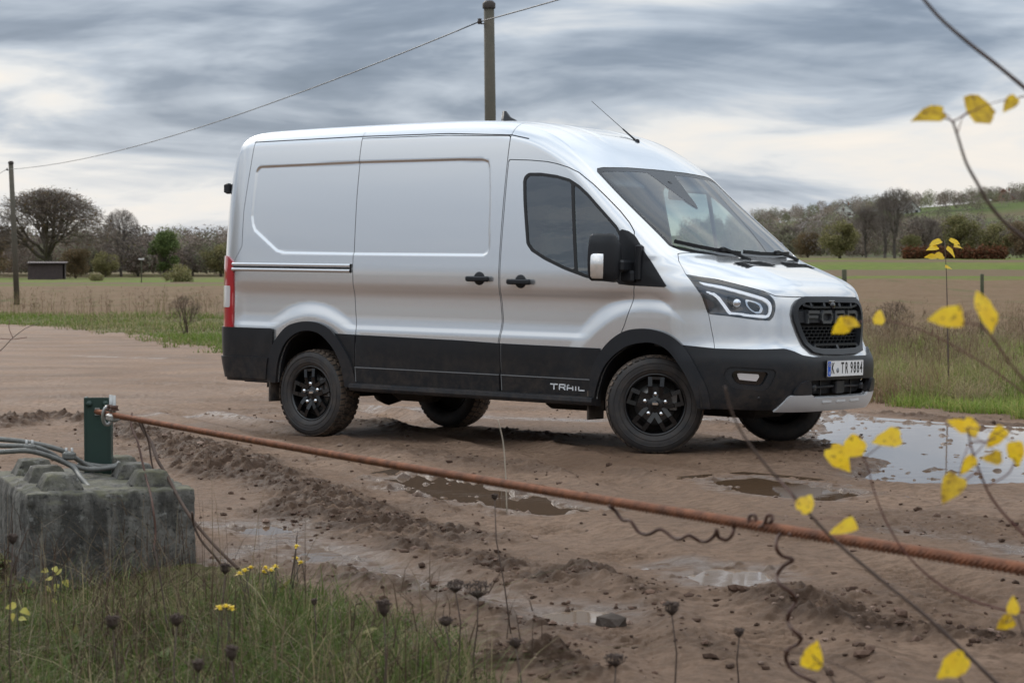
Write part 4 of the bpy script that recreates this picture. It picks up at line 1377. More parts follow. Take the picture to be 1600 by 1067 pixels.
# ------------------------------------------------------------------ intake tow bar, skid details
mb = MB()
xx = front_x(0, .53)
mb.box((xx - .02, 0, .535), (.05, .12, .095), bev=.008)
mb.build('radar_cover', M_PLAST2, FB)
mb = MB()
mb.tube([(xx - .03, -.36, .535), (xx - .02, 0, .540), (xx - .03, .36, .535)], .010, 8)
for s_ in (-1, 1): mb.lathe([(0, .012), (.024, .012), (.026, -.012)], 14, 'x', (xx - .022, s_ * .345, .535))
for s_ in (-1, 1):
    mb.box((xx - .04, s_ * .22, .53), (.01, .012, .11))
mb.build('intake_bar', M_PLAST2, FB)
for yy in (-.20, .0, .20):
    mb = MB()
    xx2 = front_x(yy, .425) + .038
    mb.box((xx2, yy, .432), (.016, .13, .022), bev=.004)
    mb.build('skid_plate_rib', M_SILVER, SKO)
mb = MB(); mb.lathe([(0, .004), (.013, .004), (.015, -.01)], 14, 'x', (front_x(-.76, .465) + .018, -.76, .465)); mb.build('parking_sensor', M_PLAST2, FB)

# ------------------------------------------------------------------ door handles, rail, step
def handle(xc, zc, side, parent, name='door_handle'):
    mb = MB()
    ysf = sy(xc, zc, side)
    mb.box((xc, ysf + side * .028, zc), (.225, .030, .040), bev=.010)
    h = mb.build(name, M_PLAST, parent)
    mb = MB()
    prof = [(0, .010), (.040, .010), (.048, .004), (.05, -.01)]
    V = []; Fh = []
    for i in range(20):
        a = 2 * math.pi * i / 20
        for r, d in prof: V.append((xc + r * 1.05 * math.cos(a), ysf + side * (d + .002), zc + .004 + r * 1.05 * math.sin(a)))
    Fh = [(i * 4 + j, ((i + 1) % 20) * 4 + j, ((i + 1) % 20) * 4 + j + 1, i * 4 + j + 1) for i in range(20) for j in range(3)]
    mb.add(V, Fh, True)
    mb.build('handle_cup', M_PLAST, h)
    return h
SL = [o for o in VAN.children if o.name.startswith('sliding_door')][0]
handle(-1.146, 1.247, -1, DOOR_O['right']); handle(-1.146, 1.247, 1, DOOR_O['left']); handle(-1.543, 1.264, -1, SL)
mb = MB()
mb.box((-3.522, sy(-3.5, 1.33) + .008, 1.329), (1.335, .03, .070))
RAIL = mb.build('door_rail', M_INNER, VAN)
for zc, hh in ((1.351, .030), (1.309, .030)):
    mb = MB()
    ysf = sy(-3.5, zc)
    V = []; Fr = []
    prof = [(-.5, .0), (-.45, -.010), (-.2, -.016), (.2, -.016), (.45, -.010), (.5, 0)]
    for xx in (-4.188, -2.86):
        for t, d in prof: V.append((xx, sy(min(max(xx, -4.05), -2.86), zc) + d - .004, zc + t * hh))
    Fr = [(j, j + 1, 6 + j + 1, 6 + j) for j in range(5)]
    mb.add(V, Fr, True)
    mb.build('rail_lip', M_PAINT, RAIL)
for side in (-1, 1):
    mb = MB()
    poly = [(-1.0, .405), (-1.045, .418), (-1.062, .410), (-1.064, .385), (-1.05, .362), (-.95, .350), (-.94, .40)]
    V = []; n_ = len(poly)
    for xx in (-2.80, -.42):
        for yy, zz in poly: V.append((xx, -side * yy if False else yy * (-side) * -1 if side == -1 else -yy, zz))
    if side == -1: V = [(a, -abs(b), c) for a, b, c in V]
    Fp = [(i, (i + 1) % n_, n_ + (i + 1) % n_, n_ + i) for i in range(n_)] + [tuple(range(n_)), tuple(range(2 * n_ - 1, n_ - 1, -1))]
    mb.add(V, Fp)
    st = mb.build('side_step', M_PLAST2, VAN)
    mb = MB()
    for k in range(2): mb.box((-1.61, side * (1.015 + .022 * k), .4195 + .001 * (1 - k)), (2.3, .010, .004))
    mb.build('step_tread_strip', M_PLAST, st)
# highlight on the sill cladding's edges, put in as fine pale strips
M_LINE = mat('cladding_edge_highlight', (.20, .205, .21), .4)
for side in (-1, 1):
    for xa, xb in ((-2.79, -1.335), (-1.316, -.47)):
        mb = MB(); n_ = 10
        for k in range(n_):
            x_a = xa + (xb - xa) * k / n_; x_b = xa + (xb - xa) * (k + 1) / n_
            mb.bar((x_a, sy(x_a, .545, side) + side * .022, .5445), (x_b, sy(x_b, .545, side) + side * .022, .5445), .008, .006)
        mb.bar((xa + .004, sy(xa, .50, side) + side * .0245, .543), (xa + .010, sy(xa, .44, side) + side * .0245, .43), .005, .006, (0, side, 0))
        mb.build('cladding_highlight_line', M_LINE, VAN)
# script on the sill
ROT_S = Matrix(((1, 0, 0, 0), (0, 0, -1, 0), (0, 1, 0, 0), (0, 0, 0, 1)))       # facing -y
M_SCRIPT = mat('script_silver', (.72, .73, .75), .35)
ysc = sy(-.70, .475) - .026
LW = {'T': [[(0, 1), (1, 1)], [(.5, 1), (.5, 0)]], 'R': [[(0, 0), (0, 1), (1, 1), (1, .45), (.1, .45)], [(.55, .45), (1, 0)]], 'A': [[(0, 0), (0, .75), (.2, 1), (.8, 1), (1, .75), (1, 0)], [(.1, .35), (.9, .35)]], 'I': [[(.5, 0), (.5, 1)]], 'L': [[(0, 1), (0, 0), (1, 0)]]}
x0 = -.838
for ch, wd in (('T', .058), ('R', .050), ('A', .050), ('I', .010), ('L', .048)):
    mb = MB()
    for st_ in LW[ch]:
        for (a0, b0), (a1, b1) in zip(st_[:-1], st_[1:]):
            p0 = (x0 + a0 * wd, ysc, .462 + b0 * .036); p1 = (x0 + a1 * wd, ysc, .462 + b1 * .036)
            d = Vector(p1) - Vector(p0); d = d / max(d.length, 1e-6) * .0045
            mb.bar(Vector(p0) - d, Vector(p1) + d, .009, .003, (0, -1, 0))
    mb.build('script_letter', M_SCRIPT, VAN)
    x0 += wd + .022

# ------------------------------------------------------------------ mirrors
for side in (-1, 1):
    mc = Vector((-.235, side * 1.185, 1.436))
    V = []; Fm = []
    secs = [(-.172, .55, .09), (-.160, .76, .12), (-.10, .92, .145), (0, .95, .15), (.09, .88, .14), (.145, .72, .11), (.168, .48, .08)]
    for dz, wy, wx in secs:
        for k in range(20):
            a = 2 * math.pi * k / 20
            ca, sa = math.cos(a), math.sin(a)
            ex = math.copysign(abs(ca) ** .55, ca); ey = math.copysign(abs(sa) ** .5, sa)
            tilt = .015 * (dz / .175)
            yy = ey * .115 * wy + (-.012 if dz > .1 else 0) * side * -1
            xx = ex * wx * .5 * (1.0 if ex > 0 else .55) + .02 * ey * -side * 1.0
            V.append((mc.x + xx - .04 * max(0, ey * side), mc.y + yy, mc.z + dz))
    n_ = 20
    for r in range(len(secs) - 1):
        for k in range(n_):
            Fm.append((r * n_ + k, r * n_ + (k + 1) % n_, (r + 1) * n_ + (k + 1) % n_, (r + 1) * n_ + k))
    Fm.append(tuple(range(n_ - 1, -1, -1))); Fm.append(tuple((len(secs) - 1) * n_ + k for k in range(n_)))
    mb = MB(); mb.add(V, Fm, True)
    MR = mb.build('door_mirror', M_PLAST, VAN)
    # arm
    mb = MB()
    mb.box((-.165, side * 1.045, 1.375), (.085, .17, .085), bev=.016)
    mb.box((-.150, side * 1.00, 1.300), (.12, .10, .09), bev=.018)
    mb.build('mirror_arm', M_PLAST, MR)
    mb = MB()
    mb.box((-.075, side * .99, 1.40), (.05, .06, .26), bev=.012)
    mb.build('mirror_pivot_cover', M_PLAST, MR)
    # indicator lens wrapping the outer edge
    V = []; Fl = []
    for dz, sc in ((-.155, .86), (-.14, 1.0), (-.05, 1.04), (.005, 1.0), (.022, .9)):
        for k in range(7):
            a = (k / 6) * 1.5 - .35
            xx = math.sin(a) * .066 * sc + .006
            yy = .116 * sc * (math.cos(a) ** .5 if math.cos(a) > 0 else 0)
            V.append((mc.x + xx - .03, mc.y + side * (yy + .001), mc.z + dz))
    for r in range(4):
        for k in range(6): Fl.append((r * 7 + k, r * 7 + k + 1, (r + 1) * 7 + k + 1, (r + 1) * 7 + k))
    mb = MB(); mb.add(V, Fl, True); mb.build('indicator_lens', M_AMBER, MR)
    mb = MB(); mb.box((mc.x - .058, mc.y, mc.z + .04), (.004, .17, .24), bev=.0015); mb.build('mirror_glass', M_CHROME, MR)

# ------------------------------------------------------------------ wipers, vents, aerials
def wiper(pts):
    P = []
    for y_, z_ in pts:
        P.append(Vector((front_x(y_, z_) + .022, y_, z_ + .012)))
    mb = MB()
    for a, b in zip(P[:-1], P[1:]): mb.bar(a, b, .016, .026)
    o = mb.build('wiper', M_PLAST, VAN)
    mb = MB()
    a = P[len(P) // 2]; e = P[-1] + Vector((.05, .06 if pts[-1][0] > pts[0][0] else -.06, -.05))
    mb.bar(a + Vector((.012, 0, .02)), e, .022, .018); mb.box(a + Vector((.01, 0, .012)), (.03, .06, .03), bev=.006)
    mb.build('wiper_arm', M_PLAST, o)
wiper([(-.80, 1.548), (-.62, 1.512), (-.42, 1.488), (-.20, 1.476)])
wiper([(-.12, 1.488), (.10, 1.480), (.32, 1.480), (.56, 1.492)])
for s_ in (-1, 1):
    mb = MB()
    pts = [(.415, s_ * .14), (.415, s_ * .52), (.525, s_ * .48), (.525, s_ * .08)]
    V = [(px, py, top_z(px, py) + .006) for px, py in pts]
    mb.add(V, [(0, 1, 2, 3) if s_ > 0 else (3, 2, 1, 0)])
    vt = mb.build('bonnet_vent', M_INNER, VAN)
    mb = MB()
    for k in range(4):
        t = (k + .5) / 4
        a = Vector(V[0]).lerp(Vector(V[3]), t); b = Vector(V[1]).lerp(Vector(V[2]), t)
        mb.bar(a + Vector((0, 0, .004)), b + Vector((0, 0, .004)), .006, .005)
    mb.build('vent_slat', M_PLAST, vt)
zb = top_z(-2.05, 0)
mb = MB()
V = []; Fs = []
for t, hh, ww in ((0, .002, .012), (.25, .036, .034), (.55, .060, .038), (.78, .110, .026), (.92, .110, .020), (1.0, .004, .034)):
    xx = -1.95 - .19 * t
    V += [(xx, -ww, zb - .004), (xx, -ww * .35, zb + hh), (xx, ww * .35, zb + hh), (xx, ww, zb - .004)]
for i in range(5):
    for k in range(3): Fs.append((i * 4 + k, i * 4 + k + 1, i * 4 + 5 + k, i * 4 + 4 + k))
Fs += [(0, 1, 2, 3), (20, 23, 22, 21)]
mb.add(V, Fs, True); mb.build('roof_aerial_fin', M_PLAST, VAN)
ab = Vector((-.98, .26, top_z(-.98, .26)))
tip = Vector((-1.43, .26, ab.z + .335))
mb = MB(); mb.tube([ab, ab.lerp(tip, .1), ab.lerp(tip, .3), ab.lerp(tip, .32), tip], [.011, .008, .006, .0028, .0022], 8)
AE = mb.build('rod_aerial', M_PLAST, VAN)
mb = MB(); mb.lathe([(.022, -.006), (.020, .012), (.010, .020), (0, .020)], 14, 'z', ab); mb.build('aerial_base', M_PLAST, AE)
# rear door hinge
mb = MB(); mb.box((-4.405, -.845, 1.99), (.05, .05, .09), bev=.01); mb.box((-4.432, -.855, 1.99), (.02, .025, .07), bev=.005)
mb.build('rear_door_hinge', M_PLAST2, VAN)

# ------------------------------------------------------------------ wheels
def arc_lathe(mb, prof, n, c, sgn):
    V = []; F = []
    m = len(prof)
    for i in range(n):
        a = 2 * math.pi * i / n
        for r, h in prof: V.append((c[0] + r * math.cos(a), c[1] + h * sgn, c[2] + r * math.sin(a)))
    for i in range(n):
        for j in range(m - 1): F.append((i * m + j, ((i + 1) % n) * m + j, ((i + 1) % n) * m + j + 1, i * m + j + 1))
    mb.add(V, F, True)
def wheel_meshes():
    """wheel with its outer face towards -y, centre at the origin"""
    M = {}
    mb = MB()
    prof = [(.215, -.085), (.222, -.100), (.240, -.112), (.275, -.120), (.310, -.117), (.332, -.108), (.345, -.094), (.347, .094), (.332, .108), (.310, .117), (.275, .120), (.240, .112), (.215, .085)]
    arc_lathe(mb, prof, 56, (0, 0, 0), 1)
    # raised sidewall ribs
    for r, h in ((.300, -.1215), (.258, -.1195)):
        arc_lathe(mb, [(r - .004, h + .002), (r - .002, h - .0015), (r + .002, h - .0015), (r + .004, h + .002)], 56, (0, 0, 0), 1)
    M['tyre'] = mb.mesh('tyre')
    mb = MB()
    nb = 44
    for i in range(nb):
        for row, (y0, y1, ph, skew) in enumerate(((-.112, -.066, 0, .25), (-.058, -.022, .5, .5), (-.016, .016, .1, -.4), (.022, .058, .6, .5), (.066, .112, 0, -.25))):
            a0 = 2 * math.pi * (i + ph) / nb; da = 2 * math.pi / nb * .72
            V = []
            for rr_ in (.340, .356 if row in (1, 2, 3) else .353):
                for yy, k in ((y0, 0), (y1, 1)):
                    sk_ = skew * (yy / .1) * 2 * math.pi / nb
                    for aa in (a0 + sk_, a0 + da + sk_):
                        r2 = rr_ - (.010 if abs(yy) > .1 and rr_ > .35 else 0)
                        V.append((r2 * math.cos(aa), yy, r2 * math.sin(aa)))
            mb.add(V, [(4, 5, 7, 6), (0, 4, 6, 2), (1, 3, 7, 5), (0, 1, 5, 4), (2, 6, 7, 3)])
    M['tread'] = mb.mesh('tread')
    mb = MB()
    arc_lathe(mb, [(.226, -.096), (.222, -.104), (.212, -.100), (.205, -.088), (.198, -.06), (.190, .02), (.195, .09), (.21, .095)], 56, (0, 0, 0), 1)
    M['rim'] = mb.mesh('rim')
    # five double spokes, each a loop closed at the outside
    mb = MB()
    for k in range(5):
        a = 2 * math.pi * k / 5 + math.pi / 2
        er = Vector((math.cos(a), 0, math.sin(a))); et = Vector((-math.sin(a), 0, math.cos(a)))
        for s_ in (-1, 1):
            p0 = er * .052 + et * s_ * .036 + Vector((0, -.076, 0)); p1 = er * .130 + et * s_ * .041 + Vector((0, -.092, 0)); p2 = er * .196 + et * s_ * .045 + Vector((0, -.086, 0)); p3 = er * .207 + et * s_ * .045 + Vector((0, -.055, 0))
            for q0, q1, w_ in ((p0, p1, .032), (p1, p2, .030), (p2, p3, .028)):
                mb.bar(q0, q1, w_, .030, (0, -1, 0))
        mb.bar(er * .190 + et * -.058 + Vector((0, -.084, 0)), er * .190 + et * .058 + Vector((0, -.084, 0)), .020, .028, (0, -1, 0))
        mb.bar(er * .10 + et * -.035 + Vector((0, -.070, 0)), er * .10 + et * .035 + Vector((0, -.070, 0)), .05, .02, (0, -1, 0))
    arc_lathe(mb, [(0, -.090), (.030, -.090), (.060, -.082), (.092, -.074), (.100, -.05)], 30, (0, 0, 0), 1)
    M['spokes'] = mb.mesh('spokes')
    mb = MB()
    for k in range(5):
        a = 2 * math.pi * k / 5 + math.pi / 2
        c = (math.cos(a) * .078, 0, math.sin(a) * .078)
        arc_lathe(mb, [(0, -.104), (.008, -.103), (.0125, -.098), (.013, -.070)], 12, c, 1)
    M['wheel_nut'] = None
    nuts = []
    for k in range(5):
        a = 2 * math.pi * k / 5 + math.pi / 2
        m_ = MB(); arc_lathe(m_, [(0, -.108), (.011, -.107), (.0165, -.100), (.017, -.070)], 12, (math.cos(a) * .078, 0, math.sin(a) * .078), 1)
        nuts.append(m_.mesh('wheel_nut'))
    M['wheel_nut'] = nuts
    mb = MB(); arc_lathe(mb, [(0, -.098), (.026, -.097), (.032, -.090), (.033, -.075)], 24, (0, 0, 0), 1); M['centre_cap'] = mb.mesh('centre_cap')
    mb = MB(); mb.box((0, -.0985, .006), (.040, .002, .014)); M['cap_badge'] = mb.mesh('cap_badge')
    mb = MB(); arc_lathe(mb, [(.04, -.045), (.150, -.045), (.150, -.02), (.04, -.02)], 36, (0, 0, 0), 1); mb.box((.13, -.03, .03), (.07, .07, .15), bev=.01); M['brake_disc'] = mb.mesh('brake_disc')
    mb = MB(); arc_lathe(mb, [(.0, .0), (.192, .0), (.192, .02)], 36, (0, 0, 0), 1); M['dark_backing'] = mb.mesh('dark_backing')  # dark backing disc, added so the gaps between the spokes look dark
    return M
WM = wheel_meshes()
def wheel(loc, steer, flip, roll):
    w = empty('wheel'); w.parent = VAN
    w.matrix_local = Matrix.Translation(loc) @ Matrix.Rotation(steer, 4, 'Z') @ Matrix.Rotation(math.pi if flip else 0, 4, 'Z') @ Matrix.Rotation(roll, 4, 'Y')
    t = link_mesh('tyre', WM['tyre'], M_TYRE, w); link_mesh('tread', WM['tread'], M_TREAD, w)
    r = link_mesh('rim', WM['rim'], M_RIM, w); link_mesh('spokes', WM['spokes'], M_RIM, w)
    for me in WM['wheel_nut']: link_mesh('wheel_nut', me, M_CHROME, w)
    link_mesh('centre_cap', WM['centre_cap'], M_RIM, w); link_mesh('cap_badge', WM['cap_badge'], M_CHROME, w)
    link_mesh('brake_disc', WM['brake_disc'], M_DISC, w); link_mesh('dark_backing', WM['dark_backing'], M_UNDER, w)
    return w
ST = rad(36)
wheel((.0, -.865, .387), ST, False, .02)
wheel((.0, .865, .387), ST, True, .3)
wheel((-3.3, -.865, .312), 0, False, -.10)
wheel((-3.3, .865, .312), 0, True, .2)
# wheel-house liners
for xc, zc, rr_ in ((.0, .39, .47), (-3.29, .34, .49)):
    for side in (-1, 1):
        mb = MB()
        V = []; Fw = []
        for i in range(19):
            a = math.pi * i / 18
            for yy in (.985, .55): V.append((xc + rr_ * math.cos(a), side * yy, zc + rr_ * math.sin(a)))
        for i in range(18): Fw.append((i * 2, i * 2 + 1, i * 2 + 3, i * 2 + 2))
        n0 = len(V); V.append((xc, side * .55, zc))
        for i in range(18): Fw.append((n0, i * 2 + 1, i * 2 + 3))
        mb.add(V, Fw, True); mb.build('wheel_house', M_UNDER, VAN)
# underbody
mb = MB()
mb.box((-1.65, 0, .44), (1.9, 1.62, .14)); mb.box((-4.0, 0, .44), (.55, 1.5, .16)); mb.box((.62, 0, .43), (.22, 1.35, .10))
mb.box((-1.7, 0, .40), (5.0, .5, .10)); mb.box((-1.6, .35, .36), (1.1, .35, .12), bev=.03)
mb.box((-1.0, -.4, .33), (.5, .28, .10), bev=.03); mb.box((-2.45, -.62, .335), (.42, .22, .11), bev=.04); mb.box((.15, 0, .33), (.6, .5, .10), bev=.03)
mb.tube([(-3.3, -.8, .312), (-3.3, .8, .312)], .045, 10); mb.lathe([(0, -.13), (.1, -.1), (.13, 0), (.1, .1), (0, .13)], 16, 'x', (-3.3, 0, .312))
mb.tube([(0, -.8, .36), (0, .8, .36)], .04, 10)
mb.tube([(-.8, .2, .32), (-2.2, .25, .30), (-2.9, .4, .33), (-4.2, .45, .38)], .035, 8)
mb.build('underbody', M_UNDER, VAN)
for xc, side in ((-3.74, -1), (-3.74, 1), (-.50, -1), (-.50, 1)):
    mb = MB()
    prof = [(0, 0), (.02, -.02), (.02, -.13), (.0, -.20), (-.03, -.21)]
    mb.box((xc, side * .90, .335 if xc < -1 else .36), (.018, .20, .22), bev=.006)
    mb.build('mud_flap', M_FLAP, VAN)

# ------------------------------------------------------------------ cab interior
mb = MB()
mb.box((-1.30, 0, 1.35), (.03, 1.72, 1.75)); mb.build('bulkhead', M_LINING, VAN)
mb = MB()
V = []
prof = [(.30, 1.36), (.10, 1.375), (-.08, 1.33), (-.14, 1.25), (-.10, 1.05), (.0, .80), (.45, .80)]
for yy in (-.88, .88): V += [(px, yy, pz) for px, pz in prof]
n_ = len(prof)
mb.add(V, [(i, (i + 1) % n_, n_ + (i + 1) % n_, n_ + i) for i in range(n_)] + [tuple(range(n_ - 1, -1, -1)), tuple(range(n_, 2 * n_))])
mb.box((-.07, 0, 1.40), (.04, .26, .16), bev=.01)
mb.build('dashboard', M_SEAT, VAN)
for yy in (-.62, -.20, .50):
    s_ = MB()
    s_.box((-.70, yy, .96), (.50, .44, .14), bev=.04)
    so = s_.build('seat', M_SEAT, VAN)
    b_ = MB(); b_.box((-1.02, yy, 1.33), (.14, .44, .64), Matrix.Rotation(rad(-10), 3, 'Y'), bev=.045); b_.build('backrest', M_SEAT, so)
    b_ = MB(); b_.box((-1.10, yy, 1.73), (.09, .25, .17), bev=.03); b_.build('head_rest', M_SEAT, so)
mb = MB()
Rw = Matrix.Rotation(rad(-62), 3, 'Y')
V = []; Fs = []
for i in range(28):
    a = 2 * math.pi * i / 28
    for j in range(8):
        b = 2 * math.pi * j / 8
        p = Vector(((.185 + .016 * math.cos(b)) * math.cos(a), (.185 + .016 * math.cos(b)) * math.sin(a), .016 * math.sin(b)))
        V.append(Rw @ p + Vector((-.30, .50, 1.32)))
for i in range(28):
    for j in range(8): Fs.append((i * 8 + j, ((i + 1) % 28) * 8 + j, ((i + 1) % 28) * 8 + (j + 1) % 8, i * 8 + (j + 1) % 8))
mb.add(V, Fs, True); mb.box((-.29, .50, 1.32), (.04, .34, .05)); mb.bar((-.30, .5, 1.32), (-.02, .5, 1.18), .06, .06)
mb.build('steering_wheel', M_SEAT, VAN)
mb = MB(); mb.box((-.42, 0, 1.93), (.03, .22, .075), bev=.012); mb.bar((-.42, 0, 1.95), (-.50, 0, 2.03), .03, .02)
mb.build('interior_mirror', M_PLAST, VAN)
for yy in (-.45, .45):
    mb = MB(); mb.box((-.62, yy, 2.02), (.20, .38, .025), Matrix.Rotation(rad(30), 3, 'Y'), bev=.008); mb.build('sun_visor', M_LINING, VAN)

# ------------------------------------------------------------------ vegetation helpers
def leaf_mat(name, rough=0.65, trans=0.25, attr='col'):
    m = bpy.data.materials.new(name)
    m.use_nodes = True
    nt = m.node_tree
    b = nt.nodes['Principled BSDF']
    a = nt.nodes.new('ShaderNodeAttribute'); a.attribute_name = attr
    nt.links.new(a.outputs['Color'], b.inputs['Base Color'])
    b.inputs['Roughness'].default_value = rough
    b.inputs['Specular IOR Level'].default_value = 0.08
    if trans:
        t = nt.nodes.new('ShaderNodeBsdfTranslucent')
        nt.links.new(a.outputs['Color'], t.inputs['Color'])
        mx = nt.nodes.new('ShaderNodeMixShader'); mx.inputs[0].default_value = trans
        o = nt.nodes['Material Output']
        nt.links.new(b.outputs[0], mx.inputs[1]); nt.links.new(t.outputs[0], mx.inputs[2]); nt.links.new(mx.outputs[0], o.inputs['Surface'])
    return m
M_LEAF = leaf_mat('foliage')
M_GRASSB = leaf_mat('grass_blades', 0.6, 0.35)
def col_mesh(name, V, F, C, smooth=False):
    me = np_mesh(name, V, F, smooth)
    a = me.color_attributes.new('col', 'FLOAT_COLOR', 'POINT')
    a.data.foreach_set('color', np.concatenate([np.asarray(C, np.float32), np.ones((len(C), 1), np.float32)], 1).ravel())
    return me
def blades(P, H, W, C, rng, lean=0.5, seg=3, curl=0.6):
    """grass blades: roots P (n,3), heights H, widths W, colours C (n,3)"""
    n = len(P)
    az = rng.uniform(0, 2 * np.pi, n); ln = np.abs(rng.normal(0, lean, n))
    dx, dy = np.cos(az), np.sin(az)
    fa = rng.uniform(0, np.pi, n); fx, fy = np.cos(fa), np.sin(fa)
    Vs = []; Cs = []
    for k in range(seg + 1):
        t = k / seg
        bend = ln * H * (t ** 2) * (1 + curl * t)
        z = H * (t - 0.28 * np.minimum(ln, 1.6) * t * t)
        w = W * (1 - t) ** 0.7 * 0.5
        c = P + np.stack([dx * bend, dy * bend, z], 1)
        o = np.stack([fx * w, fy * w, np.zeros(n)], 1)
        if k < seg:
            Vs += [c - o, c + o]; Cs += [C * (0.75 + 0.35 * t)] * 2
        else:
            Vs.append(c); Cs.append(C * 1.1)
    V = np.stack(Vs, 1).reshape(-1, 3); Cc = np.stack(Cs, 1).reshape(-1, 3)
    m = 2 * seg + 1; b = np.arange(n)[:, None] * m
    T = []
    for k in range(seg - 1):
        T += [[2 * k, 2 * k + 1, 2 * k + 3], [2 * k, 2 * k + 3, 2 * k + 2]]
    T.append([2 * (seg - 1), 2 * (seg - 1) + 1, 2 * seg])
    F = (b[:, None, :] + np.array(T)[None]).reshape(-1, 3)
    return V, F, Cc
def pick(rng, n, cols, w):
    c = np.array(cols)[rng.choice(len(cols), n, p=np.array(w) / sum(w))]
    return c * rng.uniform(0.75, 1.25, (n, 1))

# ------------------------------------------------------------------ verge grass and weeds
rng = np.random.default_rng(5)
GREEN = [(.11, .16, .034), (.155, .19, .055), (.25, .23, .10), (.40, .33, .19), (.17, .125, .08)]
def scatter(n, ang, rad_, cond):
    a = rng.uniform(ang[0], ang[1], n); r = np.exp(rng.uniform(math.log(rad_[0]), math.log(rad_[1]), n))
    X, Y = np.sin(a) * r, np.cos(a) * r
    k = cond(X, Y); X, Y = X[k], Y[k]
    return np.stack([X, Y, ground_full(X, Y)], 1)
def vergecond(w0, w1):
    def f(X, Y):
        df, dn = masks(X, Y)
        return (df < -w0) & (df > -w1) & (dn < 0)
    return f
# right-hand verge
P = scatter(95000, (.06, .30), (20, 52), vergecond(-.3, 21))
dist = -masks(P[:, 0], P[:, 1])[0]
tuft = fbm(P[:, 0] * .8, P[:, 1] * .8, 3, 131)
H = rng.uniform(.06, .30, len(P)) * (0.1 + 2.4 * tuft ** 2) * (0.7 + 0.6 * sst(dist, 0, 3))
zone = fbm(P[:, 0] * .22 + 5, P[:, 1] * .22, 3, 137)[:, None]
C = np.where(zone + rng.uniform(-.12, .12, (len(P), 1)) > .50, pick(rng, len(P), [(.19, .29, .05), (.26, .32, .08), (.34, .32, .11), (.16, .22, .045)], (3, 4, 3, 2)), pick(rng, len(P), GREEN, (1, 2, 3, 4, 2)))
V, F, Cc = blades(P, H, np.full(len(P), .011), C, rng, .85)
tag(link_mesh('verge_grass', col_mesh('verge_grass', V, F, Cc), M_GRASSB), 'rough green and straw coloured grass on the verge behind the van', 'grass', kind='stuff')
# tussocks of straw-coloured grass
n = 150
T0 = scatter(n * 9, (.06, .30), (21, 44), vergecond(-.1, 18))[:n]
P = np.repeat(T0, 90, 0); P[:, :2] += rng.normal(0, .16, (len(P), 2)); P[:, 2] = ground_full(P[:, 0], P[:, 1])
H = np.repeat(rng.uniform(.20, .55, len(T0)), 90) * rng.uniform(.5, 1.2, len(P))
tc0 = np.array([(.36, .29, .17), (.30, .25, .12), (.20, .22, .07), (.16, .20, .05), (.24, .16, .10)])[rng.integers(0, 5, len(T0))]
V, F, Cc = blades(P, H, np.full(len(P), .010), np.repeat(tc0, 90, 0) * rng.uniform(.7, 1.3, (len(P), 1)), rng, .8, 3)
tag(link_mesh('grass_tussocks', col_mesh('grass_tussocks', V, F, Cc), M_GRASSB), 'shaggy straw and green tussocks on the verge behind the wide puddle', 'grass', kind='stuff')
# left-hand verge
P = scatter(60000, (-.27, -.06), (38, 95), vergecond(-.3, 11))
tu_ = fbm(P[:, 0] * .35, P[:, 1] * .35, 3, 133)
H = rng.uniform(.06, .30, len(P)) * (0.15 + 1.5 * tu_ ** 1.5)
zone = fbm(P[:, 0] * .12 + 9, P[:, 1] * .12, 3, 139)[:, None]
C = np.where(zone + rng.uniform(-.1, .1, (len(P), 1)) > .47, pick(rng, len(P), [(.13, .20, .035), (.17, .22, .055), (.20, .19, .07)], (4, 3, 1)), pick(rng, len(P), GREEN, (2, 3, 3, 3, 1)))
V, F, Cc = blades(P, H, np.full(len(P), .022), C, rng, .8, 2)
tag(link_mesh('verge_grass', col_mesh('verge_grass', V, F, Cc), M_GRASSB), 'bright green grass along the left edge of the muddy track', 'grass', kind='stuff')
# dead weeds standing along the field edge, right and left
def weeds(P, hmin, hmax, wd, cols, wts, name, label):
    n = len(P)
    Vs, Fs, Cs, off = [], [], [], 0
    H = rng.uniform(hmin, hmax, n)
    C = pick(rng, n, cols, wts)
    V, F, Cc = blades(P, H, np.full(n, wd), C, rng, .22, 3)
    Vs.append(V); Fs.append(F); Cs.append(Cc); off = len(V)
    # side shoots and seed heads
    m = n * 5
    src = rng.integers(0, n, m)
    t = rng.uniform(.45, 1.0, m)
    Q = P[src] + np.stack([rng.normal(0, .05, m), rng.normal(0, .05, m), H[src] * t * .9], 1)
    V, F, Cc = blades(Q, rng.uniform(.06, .20, m), np.full(m, wd * 1.2), C[src] * 0.9, rng, 1.1, 2)
    Vs.append(V); Fs.append(F + off); Cs.append(Cc)
    tag(link_mesh(name, col_mesh(name, np.concatenate(Vs), np.concatenate(Fs), np.concatenate(Cs)), M_GRASSB), label, 'weeds', kind='stuff')
DRY = [(.24, .17, .11), (.32, .25, .16), (.17, .105, .075), (.19, .175, .08)]
P = scatter(9000, (.07, .28), (25, 62), vergecond(3.0, 30))
k = fbm(P[:, 0] * .9, P[:, 1] * .9, 3, 141) > .55
weeds(P[k], .25, 1.05, .008, DRY, (4, 4, 3, 1), 'dry_weeds', 'tall brown dead weeds along the field edge on the right')
P = scatter(5200, (-.27, -.05), (58, 105), vergecond(6.0, 22))
k = fbm(P[:, 0] * .5, P[:, 1] * .5, 3, 143) > .55
weeds(P[k], .3, 1.1, .014, DRY, (3, 4, 3, 3), 'dry_weeds', 'brown dead weeds along the field edge below the left pole')

